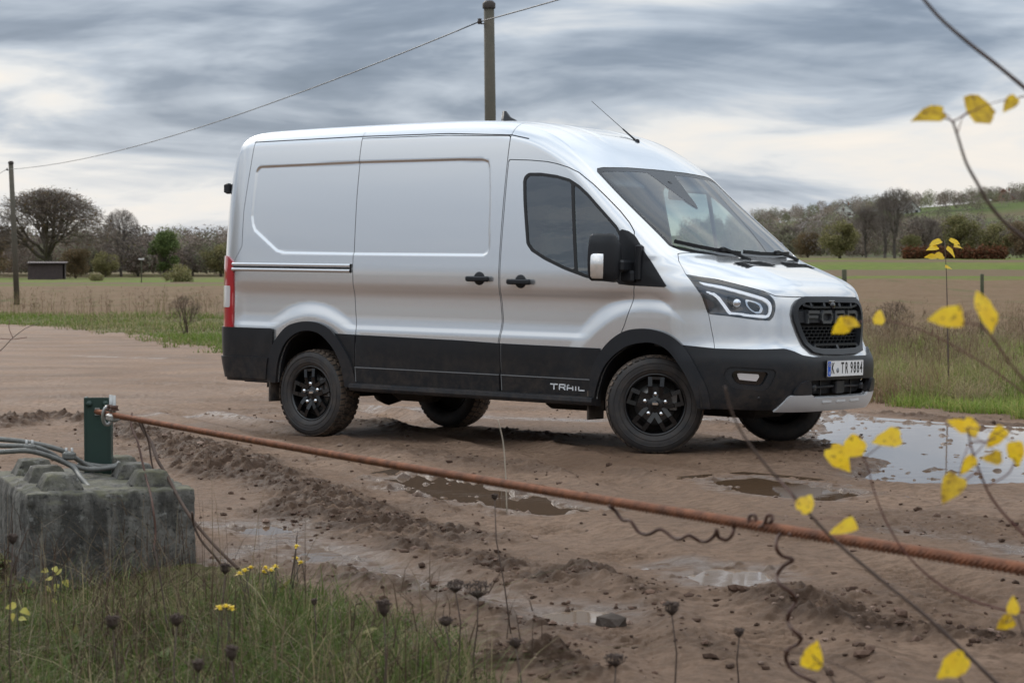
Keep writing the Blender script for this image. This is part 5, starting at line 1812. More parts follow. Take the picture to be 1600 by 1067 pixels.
# ------------------------------------------------------------------ trees
def grow(seed, height, spread, trunk, levels, kids, up, first=.25, upright=.0):
    """list of (p0, p1, r0, r1) segments of a bare tree, base at origin"""
    r_ = random.Random(seed)
    segs = []
    def branch(p, d, L, r, lev):
        n = 4 if lev < 2 else 3
        q = Vector(p); dd = Vector(d)
        for i in range(n):
            dd = (dd + Vector((r_.uniform(-.20, .20), r_.uniform(-.20, .20), r_.uniform(-.08, .16) + up * .12))).normalized()
            e = q + dd * (L / n)
            ra, rb = r * (1 - .62 * i / n), r * (1 - .62 * (i + 1) / n)
            segs.append((q.copy(), e.copy(), ra, rb))
            if lev < levels:
                k = kids[min(lev, len(kids) - 1)]
                if lev > 0 or (i + 1) / n > first:
                    for _ in range(k if i else max(1, k - 1)):
                        a = r_.uniform(0, 2 * math.pi)
                        tilt = r_.uniform(.45, 1.05) * (1 - upright * .55)
                        ref = dd.orthogonal().normalized(); ref2 = dd.cross(ref)
                        nd = dd * math.cos(tilt) + (ref * math.cos(a) + ref2 * math.sin(a)) * math.sin(tilt)
                        nd.z += up * .22; nd.x *= spread; nd.y *= spread
                        branch(e if r_.random() < .6 else q.lerp(e, r_.random()), nd.normalized(), L * r_.uniform(.55, .82), rb * r_.uniform(.5, .72), lev + 1)
            q = e
    branch((0, 0, -.2), (0, 0, 1), trunk, height * .030, 0)
    return segs
def seg_mesh(name, segs, cols, rmin=.0, sides=4):
    n = len(segs)
    A = np.array([s[0] for s in segs]); B = np.array([s[1] for s in segs]); ra = np.maximum(np.array([s[2] for s in segs]), rmin); rb = np.maximum(np.array([s[3] for s in segs]), rmin)
    d = B - A; d /= np.linalg.norm(d, axis=1, keepdims=True) + 1e-9
    ref = np.where(np.abs(d[:, 2:3]) < .9, np.array([[0, 0, 1.0]]), np.array([[1.0, 0, 0]]))
    u = np.cross(d, ref); u /= np.linalg.norm(u, axis=1, keepdims=True); w = np.cross(d, u)
    V = []
    for k in range(sides):
        a = 2 * math.pi * k / sides
        o = u * math.cos(a) + w * math.sin(a)
        V += [A + o * ra[:, None], B + o * rb[:, None]]
    V = np.stack(V, 1).reshape(-1, 3)
    b = np.arange(n)[:, None, None] * (2 * sides)
    Fq = np.array([[2 * k, 2 * ((k + 1) % sides), 2 * ((k + 1) % sides) + 1, 2 * k + 1] for k in range(sides)])
    F = (b + Fq[None]).reshape(-1, 4)
    r2 = np.random.default_rng(n)
    C = np.repeat(np.array(cols)[None] * r2.uniform(.7, 1.3, (n, 1)), 2 * sides, 0)
    return col_mesh(name, V, F, C, True)
def crown_mesh(name, seed, cx, rz, z0, n, size, cols, wts, lobes=14, flat=.8, pts=None):
    """leaf cards spread through lobes of an uneven crown"""
    r2 = np.random.default_rng(seed)
    if pts is None:
        L = []
        for _ in range(lobes):
            a = r2.uniform(0, 2 * np.pi); rr = np.sqrt(r2.uniform(0, 1)) * .72; zz = r2.uniform(-.85, .80)
            k = math.sqrt(max(.1, 1 - zz * zz))
            L.append((math.cos(a) * rr * cx * k, math.sin(a) * rr * cx * k, z0 + rz + zz * rz * .82, r2.uniform(.22, .42) * cx))
        L = np.array(L)
        li = r2.integers(0, lobes, n)
        d = r2.normal(0, 1, (n, 3)); d /= np.linalg.norm(d, axis=1, keepdims=True)
        P = L[li, :3] + d * (L[li, 3:4] * r2.uniform(.45, 1.05, (n, 1))) * np.array([1, 1, flat])
    else:
        P = pts[r2.integers(0, len(pts), n)] + r2.normal(0, size * .9, (n, 3))
    C = np.array(cols)[r2.choice(len(cols), n, p=np.array(wts) / sum(wts))] * r2.uniform(.65, 1.35, (n, 1))
    s = size * r2.uniform(.5, 1.3, n)
    a = r2.normal(0, 1, (n, 3)); a /= np.linalg.norm(a, axis=1, keepdims=True)
    b = np.cross(a, r2.normal(0, 1, (n, 3))); b /= np.linalg.norm(b, axis=1, keepdims=True)
    a *= s[:, None]; b *= (s * .7)[:, None]
    V = np.stack([P - a * .6, P + b * .5, P + a * .6, P - b * .5], 1).reshape(-1, 3)
    F = np.arange(4 * n).reshape(-1, 4)
    return col_mesh(name, V, F, np.repeat(C, 4, 0))
def fan_tree(seed, rx, rz, zc, ztr, n1, n2, n3, n4, r0, low=-.25, curve=.25):
    """bare tree whose branches fan out to a domed envelope (rx wide, rz tall about height zc)"""
    r2 = np.random.default_rng(seed)
    segs = []
    def env(d, k): return Vector((d[0] * rx * k, d[1] * rx * k, zc + d[2] * rz * k))
    def rnd(base, spread):
        d = np.array(base) + r2.normal(0, spread, 3); d /= np.linalg.norm(d) + 1e-9
        if d[2] < low: d[2] = low + abs(r2.normal(0, .1)); d /= np.linalg.norm(d)
        return d
    def limb(a, b, ra, rb, n=3, sagk=1.0):
        up = Vector((0, 0, 1)); L = (b - a).length
        pts = []
        for i in range(n + 1):
            t = i / n
            p = a.lerp(b, t) + Vector(r2.normal(0, .03, 3)) * L * (0 < i < n) - up * L * curve * sagk * t * (1 - t)
            pts.append(p)
        for i in range(n):
            segs.append((pts[i], pts[i + 1], ra + (rb - ra) * i / n, ra + (rb - ra) * (i + 1) / n))
        return pts
    top = Vector((r2.normal(0, .1), r2.normal(0, .1), ztr))
    limb(Vector((0, 0, -.3)), top, r0 * 1.25, r0, 3, 0)
    for i in range(n1):
        a = 2 * np.pi * i / n1 + r2.uniform(-.3, .3)
        el = r2.uniform(-.05, 1.0)
        d1 = rnd((np.cos(a) * (1.15 - el), np.sin(a) * (1.15 - el), el), .15)
        p1 = env(d1, r2.uniform(.42, .58))
        main = limb(top if i % 3 else Vector((0, 0, ztr * .8)), p1, r0 * .52, r0 * .26, 4)
        for j in range(n2):
            d2 = rnd(d1, .42); p2 = env(d2, r2.uniform(.66, .84))
            s_ = main[r2.integers(2, 5)]
            sub = limb(s_, p2, r0 * .20, r0 * .085, 3)
            for k in range(n3):
                d3 = rnd(d2, .26); p3 = env(d3, r2.uniform(.82, 1.0))
                tw = limb(sub[r2.integers(1, 4)], p3, r0 * .065, r0 * .030, 2, .6)
                for q in range(n4):
                    d4 = rnd(d3, .16); p4 = env(d4, r2.uniform(.90, 1.06))
                    limb(tw[r2.integers(1, 3)], p4, r0 * .028, r0 * .014, 1, 0)
    return segs
def ground_z(x, y): return float(ground_full(np.array([x]), np.array([y]))[0])
def tree_at(u, Y, name, label, trunk_me, crown_me, scale=1.0, rz=0.0, group=None, cat='tree', sz=None, z=None):
    X = (u - 800) / FPX * Y
    o = empty(name, (X, Y, ground_z(X, Y) - .1 if z is None else z), rz)
    o.scale = (scale, scale, sz or scale)
    tag(o, label, cat, group)
    if trunk_me is not None: link_mesh('trunk', trunk_me, M_LEAF, o)
    if crown_me is not None: link_mesh('crown', crown_me, M_LEAF, o)
    return o
def split_tree(nm, segs, thick, col_t, col_c, rmin=.02):
    a = [s for s in segs if s[2] >= thick]; b = [s for s in segs if s[2] < thick]
    return seg_mesh(nm + '_trunk', a, col_t), seg_mesh(nm + '_crown', b, col_c, rmin, 3), np.array([s[1] for s in b])
BARK = (.125, .105, .085)
TWIG = (.165, .130, .108)
sg = fan_tree(3, 7.0, 5.2, 4.6, 2.6, 11, 8, 6, 4, .42)
oak_t, oak_c, oak_p = split_tree('oak', sg, .10, BARK, TWIG, .016)
oak_l = crown_mesh('oak_leaf', 4, 1, 1, 0, 2200, .15, [(.20, .12, .05), (.15, .11, .05), (.12, .12, .05)], (3, 2, 2), pts=oak_p)
sg = fan_tree(12, 3.1, 4.6, 5.6, 3.4, 10, 7, 5, 3, .24, -.9, -.1)
pop_t, pop_c, pop_p = split_tree('poplar', sg, .06, (.16, .14, .12), (.21, .178, .155), .012)
sg = fan_tree(21, 2.9, 2.7, 3.3, 1.6, 9, 6, 5, 3, .20, -.5)
mid_t, mid_c, mid_p = split_tree('round', sg, .05, BARK, (.18, .148, .125), .013)
OLIVE = [(0.189, 0.177, 0.073), (0.232, 0.207, 0.098), (0.14, 0.14, 0.061), (0.268, 0.232, 0.128)]
RUST = [(0.213, 0.146, 0.085), (0.171, 0.14, 0.085), (0.244, 0.159, 0.083), (0.152, 0.128, 0.083)]
GREENL = [(.105, .145, .050), (.14, .175, .065), (.085, .115, .045)]
cr_green = crown_mesh('crown_green', 31, 2.5, 3.1, .5, 9000, .20, GREENL, (2, 2, 1), 26)
cr_olive = crown_mesh('crown_olive', 32, 3.3, 2.8, .2, 10000, .20, OLIVE, (2, 2, 1, 1), 28)
cr_olive2 = crown_mesh('crown_olive', 33, 3.2, 3.0, .3, 9500, .20, OLIVE, (3, 1, 2, 1), 26)
cr_rust = crown_mesh('crown_rust', 34, 3.4, 2.7, .1, 9500, .19, RUST, (2, 2, 1, 1), 26)
cr_shrub = crown_mesh('crown_shrub', 35, 1.7, .55, -.15, 2200, .12, OLIVE, (2, 2, 1, 1), 9)

# left group
o = tree_at(74, 255, 'oak_tree', 'broad half-bare oak tree beside the dark shed on the left', oak_t, oak_c, 1.10)
link_mesh('last_leaves', oak_l, M_LEAF, o)
tree_at(190, 285, 'poplar_tree', 'tall bare grey tree right of the broad oak', pop_t, pop_c, .90, 1.0)
tree_at(258, 275, 'green_tree', 'green leafy tree left of the van', mid_t, cr_green, 1.0, .4)
tree_at(216, 290, 'green_tree', 'smaller dull green tree between the bare tree and the green tree', mid_t, cr_olive2, .78, 2.0)
tree_at(118, 262, 'rust_tree', 'low rusty brown tree under the right side of the oak', mid_t, cr_rust, .72, 2.6)
tree_at(-12, 268, 'rust_tree', 'rusty brown tree at the left picture edge behind the pole', mid_t, cr_rust, .98, .9)
tree_at(302, 300, 'bare_tree', 'small bare tree right of the green tree', mid_t, mid_c, .82, 1.2)
tree_at(345, 285, 'olive_tree', 'olive tree just left of the rear of the van', mid_t, cr_olive, .86, 3.0)
tree_at(165, 272, 'olive_tree', 'low olive bush below the tall bare tree', mid_t, cr_olive, .62, 4.0)
# right group
tree_at(1312, 300, 'willow_tree', 'pale olive willow just right of the windscreen', mid_t, cr_olive, 1.0, .3)
tree_at(1398, 305, 'poplar_tree', 'tallest bare tree behind the reddish hedge', pop_t, pop_c, 1.0, .5)
tree_at(1352, 320, 'poplar_tree', 'thin bare tree between the willow and the tallest bare tree', pop_t, pop_c, .78, 2.2)
tree_at(1382, 318, 'poplar_tree', 'slender bare tree touching the tallest bare tree on its left', pop_t, pop_c, .90, 4.1)
tree_at(1445, 330, 'bare_tree', 'round bare tree behind the left part of the reddish hedge', mid_t, mid_c, 1.05, 1.4)
tree_at(1500, 318, 'olive_tree', 'wide olive tree behind the yellow-leaved seedling', mid_t, cr_olive2, 1.12, 1.0)
tree_at(1553, 315, 'olive_tree', 'olive brown tree second from the right picture edge', mid_t, cr_olive, 1.02, 2.4)
tree_at(1605, 310, 'rust_tree', 'brownish tree at the right picture edge', mid_t, cr_rust, 1.05, .2)
tree_at(1262, 330, 'rust_tree', 'rusty brown tree beside the white houses', mid_t, cr_rust, .80, 1.9)
tree_at(1235, 345, 'bare_tree', 'bare tree half hidden behind the windscreen', mid_t, mid_c, .9, 2.9)
tree_at(1424, 300, 'olive_tree', 'low pale bush in front of the tallest bare tree', mid_t, cr_olive2, .60, 3.3)
# a few low shrubs on the field edge
for u, Y, lab, sc in ((283, 210, 'low wide shrub on the green strip left of the van', 1.5), (150, 222, 'small shrub on the green strip below the bare tree', .8)):
    tree_at(u, Y, 'shrub', lab, None, cr_shrub, sc, Y, cat='shrub')

# small leafless bush on the left verge
sg = fan_tree(44, .75, .85, .75, .15, 7, 5, 3, 2, .035, -.2)
bush_t, bush_c, _ = split_tree('bush', sg, .010, (.13, .095, .075), (.16, .115, .09), .004)
tree_at(287, 57, 'bare_bush', 'small leafless bush on the verge just left of the van', bush_t, bush_c, .72, .5, cat='bush')
tree_at(1395, 46, 'bare_bush', 'small leafless reddish bush in the weeds right of the bonnet', bush_t, bush_c, .75, 2.5, cat='bush')
# hedge
X0, X1 = (1412 - 800) / FPX * 292, (1570 - 800) / FPX * 292
n = 9000
r2 = np.random.default_rng(77)
hp = np.stack([r2.uniform(X0, X1, n), 292 + r2.normal(0, .6, n), r2.uniform(0, 1.35, n)], 1)
hp[:, 2] *= .85 + .25 * fbm(hp[:, 0] * .6, hp[:, 0] * 0, 2, 3)
hp[:, 2] += ground_full(hp[:, 0], hp[:, 1])
me = crown_mesh('hedge', 78, 1, 1, 0, n, .30, [(.16, .065, .035), (.12, .055, .03), (.10, .07, .035)], (3, 2, 1), pts=hp)
tag(link_mesh('hedge', me, M_LEAF), 'long clipped reddish brown hedge at the far side of the field', 'hedge')

# ------------------------------------------------------------------ distant woods
def woods(n, ang, rad_, hts, size, seed, cols, wts, name, label, cond=None, per=90):
    r2 = np.random.default_rng(seed)
    a = r2.uniform(ang[0], ang[1], n); r = r2.uniform(rad_[0], rad_[1], n)
    X, Y = np.sin(a) * r, np.cos(a) * r
    if cond is not None:
        k = cond(X, Y); X, Y = X[k], Y[k]; n = len(X)
    Z = base_h(X, Y)
    Hh = r2.uniform(hts[0], hts[1], n); Wd = Hh * r2.uniform(.28, .5, n)
    N = n * per
    idx = np.repeat(np.arange(n), per)
    d = r2.normal(0, 1, (N, 3)); d /= np.linalg.norm(d, axis=1, keepdims=True)
    rr = r2.uniform(.3, 1.0, (N, 1)) ** .5
    P = np.stack([X, Y, Z + Hh * .55], 1)[idx] + d * rr * np.stack([Wd, Wd, Hh * .46], 1)[idx]
    base = np.array(cols)[r2.choice(len(cols), n, p=np.array(wts) / sum(wts))] * r2.uniform(.7, 1.3, (n, 1))
    C = base[idx] * r2.uniform(.7, 1.3, (N, 1))
    s = size * r2.uniform(.5, 1.4, N)
    u = r2.normal(0, 1, (N, 3)); u /= np.linalg.norm(u, axis=1, keepdims=True)
    w = np.cross(u, r2.normal(0, 1, (N, 3))); w /= np.linalg.norm(w, axis=1, keepdims=True)
    u *= s[:, None]; w *= (s * .5)[:, None]
    V = np.stack([P - u, P + w, P + u], 1).reshape(-1, 3)
    F = np.arange(3 * N).reshape(-1, 3)
    tag(link_mesh(name, col_mesh(name, V, F, np.repeat(C, 3, 0)), M_LEAF), label, 'woodland', kind='stuff')
WOOD = [(0.201, 0.168, 0.146), (0.232, 0.185, 0.151), (0.183, 0.178, 0.12), (0.25, 0.205, 0.168), (0.213, 0.217, 0.128)]
woods(420, (-.27, -.085), (285, 360), (3.5, 7.5), .30, 201, WOOD, (4, 3, 2, 2, 1), 'woodland', 'brown leafless wood filling the left horizon behind the single trees', None, 420)
woods(260, (.10, .30), (330, 420), (3.5, 8), .32, 202, WOOD, (4, 3, 2, 3, 2), 'woodland', 'brown and olive wood at the foot of the hill on the right', None, 420)
def hc(X, Y): return fbm(X * .008, Y * .008, 3, 231) > .40
woods(760, (.08, .27), (560, 1050), (4, 8), .32, 203, WOOD, (3, 2, 3, 2, 2), 'woodland', 'patchy wood covering the distant hillside on the right', hc, 330)
woods(330, (-.27, -.05), (600, 1000), (4, 8), .36, 204, WOOD, (3, 2, 3, 2, 2), 'woodland', 'faint line of woods on the far left horizon', None, 260)
# the side of the valley behind the photographer
woods(260, (1.7, 4.6), (70, 140), (6, 12), .8, 205, WOOD, (3, 2, 3, 2, 2), 'woodland', 'belt of trees behind the viewpoint, seen only as a reflection', None, 60)

# ------------------------------------------------------------------ houses on the hillside
M_HWALL = [mat('render_white', (.70, .69, .66), .8), mat('render_cream', (.58, .52, .42), .8), mat('brick_brown', (.24, .13, .09), .8)]
M_HROOF = [mat('tile_grey', (.10, .09, .09), .7), mat('tile_red', (.22, .085, .055), .7)]
M_PANE = mat('window_dark', (.02, .025, .03), .1)
def house(u, Y, w, d, h, rz, wm, rm, label, z=None):
    X = (u - 800) / FPX * Y
    o = empty('house', (X, Y, ground_z(X, Y) - .2 if z is None else z), rz)
    tag(o, label, 'house')
    mb = MB(); mb.box((0, 0, h / 2), (w, d, h)); mb.prism([(-w / 2, 0), (w / 2, 0), (0, w * .42)], -d / 2, d / 2, Matrix(((1, 0, 0), (0, 0, 1), (0, 1, 0))), (0, 0, h))
    mb.build('wall', M_HWALL[wm], o)
    mb = MB()
    for s_ in (-1, 1):
        a = Vector((s_ * (w / 2 + .4), 0, h - .33)); b = Vector((0, 0, h + w * .42 + .12))
        mb.bar(a, b, d + .8, .18, (0, 0, 1))
    rf = mb.build('roof', M_HROOF[rm], o)
    mb = MB(); mb.box((w * .2, d * .2, h + w * .42), (.6, .6, 1.4)); mb.build('chimney', M_HWALL[2], rf)
    for fl in range(2 if h > 4 else 1):
        for k in (-.28, .28):
            mb = MB(); mb.box((k * w, -d / 2 - .03, 1.5 + fl * 2.7), (1.1, .08, 1.3)); mb.build('window', M_PANE, o)
    mb = MB(); mb.box((0, -d / 2 - .03, h + .9), (.9, .08, 1.1)); mb.build('window', M_PANE, o)
def on_line(u, v, Y): return at(u, v, Y).z
house(1273, 560, 8, 10, 5, .5, 0, 0, 'white house low on the hillside right of the windscreen', on_line(1273, 396, 560))
house(1288, 590, 7, 9, 5, -.4, 1, 1, 'cream house beside the white house low on the hillside', on_line(1288, 398, 590))
house(1255, 640, 8, 9, 4, .2, 0, 0, 'white grey-roofed house farthest left on the hillside', on_line(1255, 390, 640))
house(1415, 800, 7, 9, 5, .3, 0, 0, 'small lone white house high above the tallest bare tree', on_line(1413, 349, 800))
house(1318, 820, 8, 10, 5, -.2, 0, 0, 'small lone white house above the willow', on_line(1316, 352, 820))
house(1568, 900, 9, 12, 6, -.3, 2, 1, 'brown gabled house on the crest of the hill at right', on_line(1563, 333, 900))
house(1585, 900, 8, 14, 5, 1.2, 0, 0, 'long white house right of the brown gabled house', on_line(1585, 334, 900))
house(1604, 880, 9, 11, 5, .4, 0, 1, 'white house cut by the right picture edge', on_line(1602, 346, 880))

# ------------------------------------------------------------------ shed on the left
X = (74 - 800) / FPX * 236
o = empty('field_shed', (X, 236, ground_z(X, 236)), .12); tag(o, 'low dark brown open shed under the oak', 'shed')
M_SHED = mat('weathered_dark_boards', (.075, .055, .054), .9, var=(3, .6)); M_SHEDR = mat('shed_roof', (.085, .065, .066), .8)
for k in range(9):
    mb = MB(); mb.box((-1.9 + k * .425, 0, .85), (.41, .05, 1.7)); mb.build('board', M_SHED, o)
mb = MB(); mb.box((0, 1.2, .95), (3.8, .06, 1.9)); mb.box((-1.92, .6, .95), (.06, 1.2, 1.9)); mb.box((1.92, .6, .95), (.06, 1.2, 1.9)); mb.build('wall', M_SHED, o)
mb = MB(); mb.bar((0, -.4, 1.82), (0, 1.6, 1.95), 4.3, .08); mb.build('roof', M_SHEDR, o)

# ------------------------------------------------------------------ poles and line
M_POLE = mat('weathered_pole', (.105, .090, .068), .85, var=(5, .8), col2=(.075, .072, .055), bump=(20, .5, .02))
M_IRON = mat('rusty_iron', (.05, .04, .035), .6, .4)
M_WIRE = mat('line_wire', (.035, .035, .038), .5, .5)
def pole(top, foot, r, label):
    o = empty('utility_pole', (foot[0], foot[1], foot[2])); tag(o, label, 'pole', 'wooden poles of the overhead line')
    t = Vector(top) - Vector(foot)
    mb = MB(); mb.tube([(0, 0, -.3), t * .5, t], [r * 1.15, r * 1.05, r * .92], 14); mb.build('shaft', M_POLE, o)
    mb = MB(); mb.lathe([(r * 1.12, -.02), (r * 1.15, .07), (r * .7, .12), (0, .13)], 14, 'z', t); mb.build('cap', M_IRON, o)
    mb = MB(); mb.tube([t + Vector((0, 0, -.30)), t + Vector((-.14, -.02, -.30)), t + Vector((-.16, -.02, -.24))], .014, 6); mb.build('bracket', M_IRON, o)
    mb = MB(); mb.lathe([(0, -.05), (.035, -.045), (.045, 0), (.03, .02), (.04, .05), (0, .06)], 12, 'z', t + Vector((-.17, -.02, -.26))); mb.build('insulator', M_IRON, o)
    return Vector(top) + Vector((-.17, -.02, -.26))
p1t = at(764, 12, 39); p1f = at(769, 500, 39); p1f.z = ground_z(p1f.x, p1f.y); p1f.x = at(770.5, 500, 39).x
p2t = at(17, 256, 97); p2f = at(27, 478, 97); p2f.z = ground_z(p2f.x, p2f.y)
A1 = pole(p1t, p1f, .105, 'tall wooden pole rising behind the roof of the van')
A2 = pole(p2t, p2f, .115, 'distant wooden pole at the left picture edge')
def line(a, b, sag, label):
    pts = []
    for k in range(41):
        t = k / 40
        p = a.lerp(b, t); p.z -= sag * 4 * t * (1 - t)
        pts.append(p)
    mb = MB(); mb.tube(pts, .011, 6)
    tag(mb.build('overhead_line', M_WIRE), label, 'wire', 'spans of the overhead line')
line(A2, A1, .55, 'thin overhead wire sagging between the two poles')
d12 = A1 - A2
line(A1 + Vector((.02, 0, 0)), A1 + d12 * .62 + Vector((1.2, 0, 1.0)), .3, 'thin overhead wire running up and right from the tall pole')
line(A2 + Vector((-.02, 0, 0)), A2 - d12 * .9, .5, 'thin overhead wire leaving the left pole out of the picture')
# fence posts on the right
M_POST = mat('mossy_post', (.085, .085, .05), .9, var=(8, .8), col2=(.05, .055, .03))
for u, vt, vb, Y, r, lab in ((1319, 421, 445, 62, .075, 'short thick mossy post just behind the bonnet'), (1534, 428, 480, 50, .045, 'thin fence post standing in the weeds on the right')):
    f_ = at(u, vb, Y); f_.z = ground_z(f_.x, f_.y)
    hgt = at(u, vt, Y).z - f_.z
    mb = MB(); mb.tube([(f_.x, f_.y, f_.z - .2), (f_.x + .01, f_.y, f_.z + hgt * .5), (f_.x, f_.y, f_.z + hgt - .02), (f_.x, f_.y, f_.z + hgt)], [r, r * .97, r * .95, r * .7], 10)
    tag(mb.build('fence_post', M_POST), lab, 'post')
# little white box on a pole, far left
f_ = at(221, 440, 205); f_.z = ground_z(f_.x, f_.y)
o = empty('nest_box_pole', f_); tag(o, 'small pale box on a thin pole in the meadow on the left', 'box')
mb = MB(); mb.tube([(0, 0, 0), (0, 0, 2.2)], .05, 6); mb.build('pole', M_POST, o)
mb = MB(); mb.box((0, 0, 2.3), (.5, .3, .13)); mb.build('box', M_HWALL[0], o)

# ------------------------------------------------------------------ concrete block
from mathutils import noise as mnoise
def conc_mat():
    m = mat('old_concrete', (.20, .195, .18), .9, bump=(35, .9, .012))
    nt = m.node_tree; b = nt.nodes['Principled BSDF']; L = nt.links.new
    tc_ = nt.nodes.new('ShaderNodeTexCoord')
    def nz(s, d=8, st=None):
        n = nt.nodes.new('ShaderNodeTexNoise'); n.inputs['Scale'].default_value = s; n.inputs['Detail'].default_value = d; n.inputs['Roughness'].default_value = .65
        if st:
            mp = nt.nodes.new('ShaderNodeMapping'); mp.inputs['Scale'].default_value = st; L(tc_.outputs['Object'], mp.inputs[0]); L(mp.outputs[0], n.inputs['Vector'])
        else: L(tc_.outputs['Object'], n.inputs['Vector'])
        return n.outputs['Fac']
    def rg(x, a, c):
        r = nt.nodes.new('ShaderNodeMapRange'); r.inputs[1].default_value = a; r.inputs[2].default_value = c; L(x, r.inputs[0]); return r.outputs[0]
    def mx(f, a, c):
        x = nt.nodes.new('ShaderNodeMix'); x.data_type = 'RGBA'; L(f, x.inputs[0])
        for i, q in ((6, a), (7, c)):
            if isinstance(q, tuple): x.inputs[i].default_value = (*q, 1)
            else: L(q, x.inputs[i])
        return x.outputs[2]
    c = mx(rg(nz(5), .35, .65), (.180, .170, .152), (.092, .086, .076))
    c = mx(rg(nz(7, 7, (1.6, 1.6, .30)), .42, .56), c, (.050, .047, .042))       # dark algae streaks
    c = mx(rg(nz(26), .57, .68), c, (.21, .205, .19))
    c = mx(rg(nz(60, 4), .56, .66), c, (.03, .03, .028))
    geo = nt.nodes.new('ShaderNodeNewGeometry'); sp = nt.nodes.new('ShaderNodeSeparateXYZ'); L(geo.outputs['Normal'], sp.inputs[0])
    up = rg(sp.outputs['Z'], .25, .85)
    mu = nt.nodes.new('ShaderNodeMath'); mu.operation = 'MULTIPLY'; L(up, mu.inputs[0]); L(rg(nz(7), .38, .62), mu.inputs[1])
    c = mx(mu.outputs[0], c, (.110, .105, .062))                                  # moss on the level parts
    L(c, b.inputs['Base Color'])
    return m
M_CONC = conc_mat()
CB = Vector((-1.963, 8.58, 0.0))
CANG = math.atan2(.25, .636)
BW, BD, BTOP = .70, 1.05, .435
blk = empty('concrete_block', (CB.x, CB.y, 0), CANG)
tag(blk, 'mossy grey concrete ballast block with studs at the lower left', 'concrete block')
def rough_box(c, size, n, amp, taper=1.0, chip=.02, seed=0):
    """box of 6 n x n grids with worn edges, chipped corners and a pitted face"""
    bm = bmesh.new()
    g = np.linspace(-1, 1, n + 1)
    for ax in range(3):
        for sg in (-1, 1):
            idx = {}
            for a in range(n + 1):
                for b in range(n + 1):
                    p = [0, 0, 0]; p[ax] = sg; p[(ax + 1) % 3] = g[a]; p[(ax + 2) % 3] = g[b]
                    idx[a, b] = bm.verts.new(p)
            for a in range(n):
                for b in range(n):
                    q = [idx[a, b], idx[a + 1, b], idx[a + 1, b + 1], idx[a, b + 1]]
                    bm.faces.new(q if sg > 0 else q[::-1])
    bmesh.ops.remove_doubles(bm, verts=list(bm.verts), dist=1e-5)
    h = Vector(size) / 2
    for v in bm.verts:
        u = v.co.copy()
        p = Vector((u.x * h.x, u.y * h.y, u.z * h.z))
        # distance to the nearest edge of the box
        ds = sorted(((1 - abs(u[i])) * h[i]) for i in range(3))
        near_edge = max(0.0, 1 - ds[1] / (chip * 1.6))
        q = p + Vector((seed * 3.1, seed * 1.7, 0))
        wear = chip * near_edge * (.35 + max(0.0, mnoise.noise(q * 11) + .35 * mnoise.noise(q * 31)))
        nrm = Vector([math.copysign(1, u[i]) if (1 - abs(u[i])) * h[i] < chip * 1.6 else 0 for i in range(3)])
        if nrm.length: nrm.normalize()
        d = amp * (.6 * mnoise.noise(q * 7) + .5 * mnoise.noise(q * 19) + .35 * mnoise.noise(q * 45)) - amp * 1.6 * max(0.0, mnoise.noise(q * 26) - .45)
        p = p + nrm * (d - wear)
        k = 1 + (taper - 1) * (p.z / h.z + 1) / 2
        v.co = Vector((p.x * k, p.y * k, p.z)) + Vector(c)
    me = bpy.data.meshes.new('m'); bm.to_mesh(me); bm.free()
    me.polygons.foreach_set('use_smooth', np.ones(len(me.polygons), bool))
    return me
link_mesh('block', rough_box((BW / 2, BD / 2, BTOP / 2 - .15), (BW, BD, BTOP + .30), 56, .010, 1.0, .030), M_CONC, blk)
k = 0
for ix in range(2):
    for iy in range(3):
        k += 1
        if iy == 2 and ix == 1: pass
        link_mesh('stud', rough_box((.16 + ix * .38, .17 + iy * .34, BTOP + .022), (.20, .20, .085), 14, .007, .58, .018, k), M_CONC, blk)

# steel post
M_GPOST = mat('green_painted_steel', (.012, .040, .030), .45, var=(6, .7), col2=(.020, .034, .028), bump=(30, .2, .004))
M_GALV = mat('galvanised_steel', (.42, .42, .41), .42, .85, var=(20, .6), col2=(.25, .24, .23))
pp = at(153, 733, 9.45)
post = empty('steel_post', (pp.x, pp.y, BTOP - .02), .06); tag(post, 'short dark green steel channel post standing on the concrete block', 'post')
mb = MB()
hh = .355
mb.box((0, 0, hh / 2), (.106, .010, hh)); mb.box((-.055, .03, hh / 2), (.008, .075, hh)); mb.box((.055, .03, hh / 2), (.008, .075, hh))
mb.build('channel', M_GPOST, post)
for s_ in (-1, 1):
    mb = MB(); mb.lathe([(0, -.014), (.010, -.014), (.012, -.010), (.012, -.004), (.016, -.004), (.016, 0)], 6, 'y', (s_ * .036, -.006, hh - .028)); mb.build('bolt', M_GPOST, post)
mb = MB(); mb.box((.0, -.0065, hh - .062), (.022, .004, .034)); mb.build('slot_plate', M_GALV, post)

# ------------------------------------------------------------------ rusty cable
M_RUST = mat('rusty_wire_rope', (.30, .115, .055), .80, var=(25, 1.0), col2=(.12, .048, .027), bump=(150, .4, .003))
M_RUST2 = mat('rusty_wire', (.095, .042, .026), .75, var=(40, .8), col2=(.05, .026, .02))
ra = Vector((pp.x, pp.y - .02, BTOP - .02 + hh - .062)); rb = Vector((1.40, 2.62, .868))
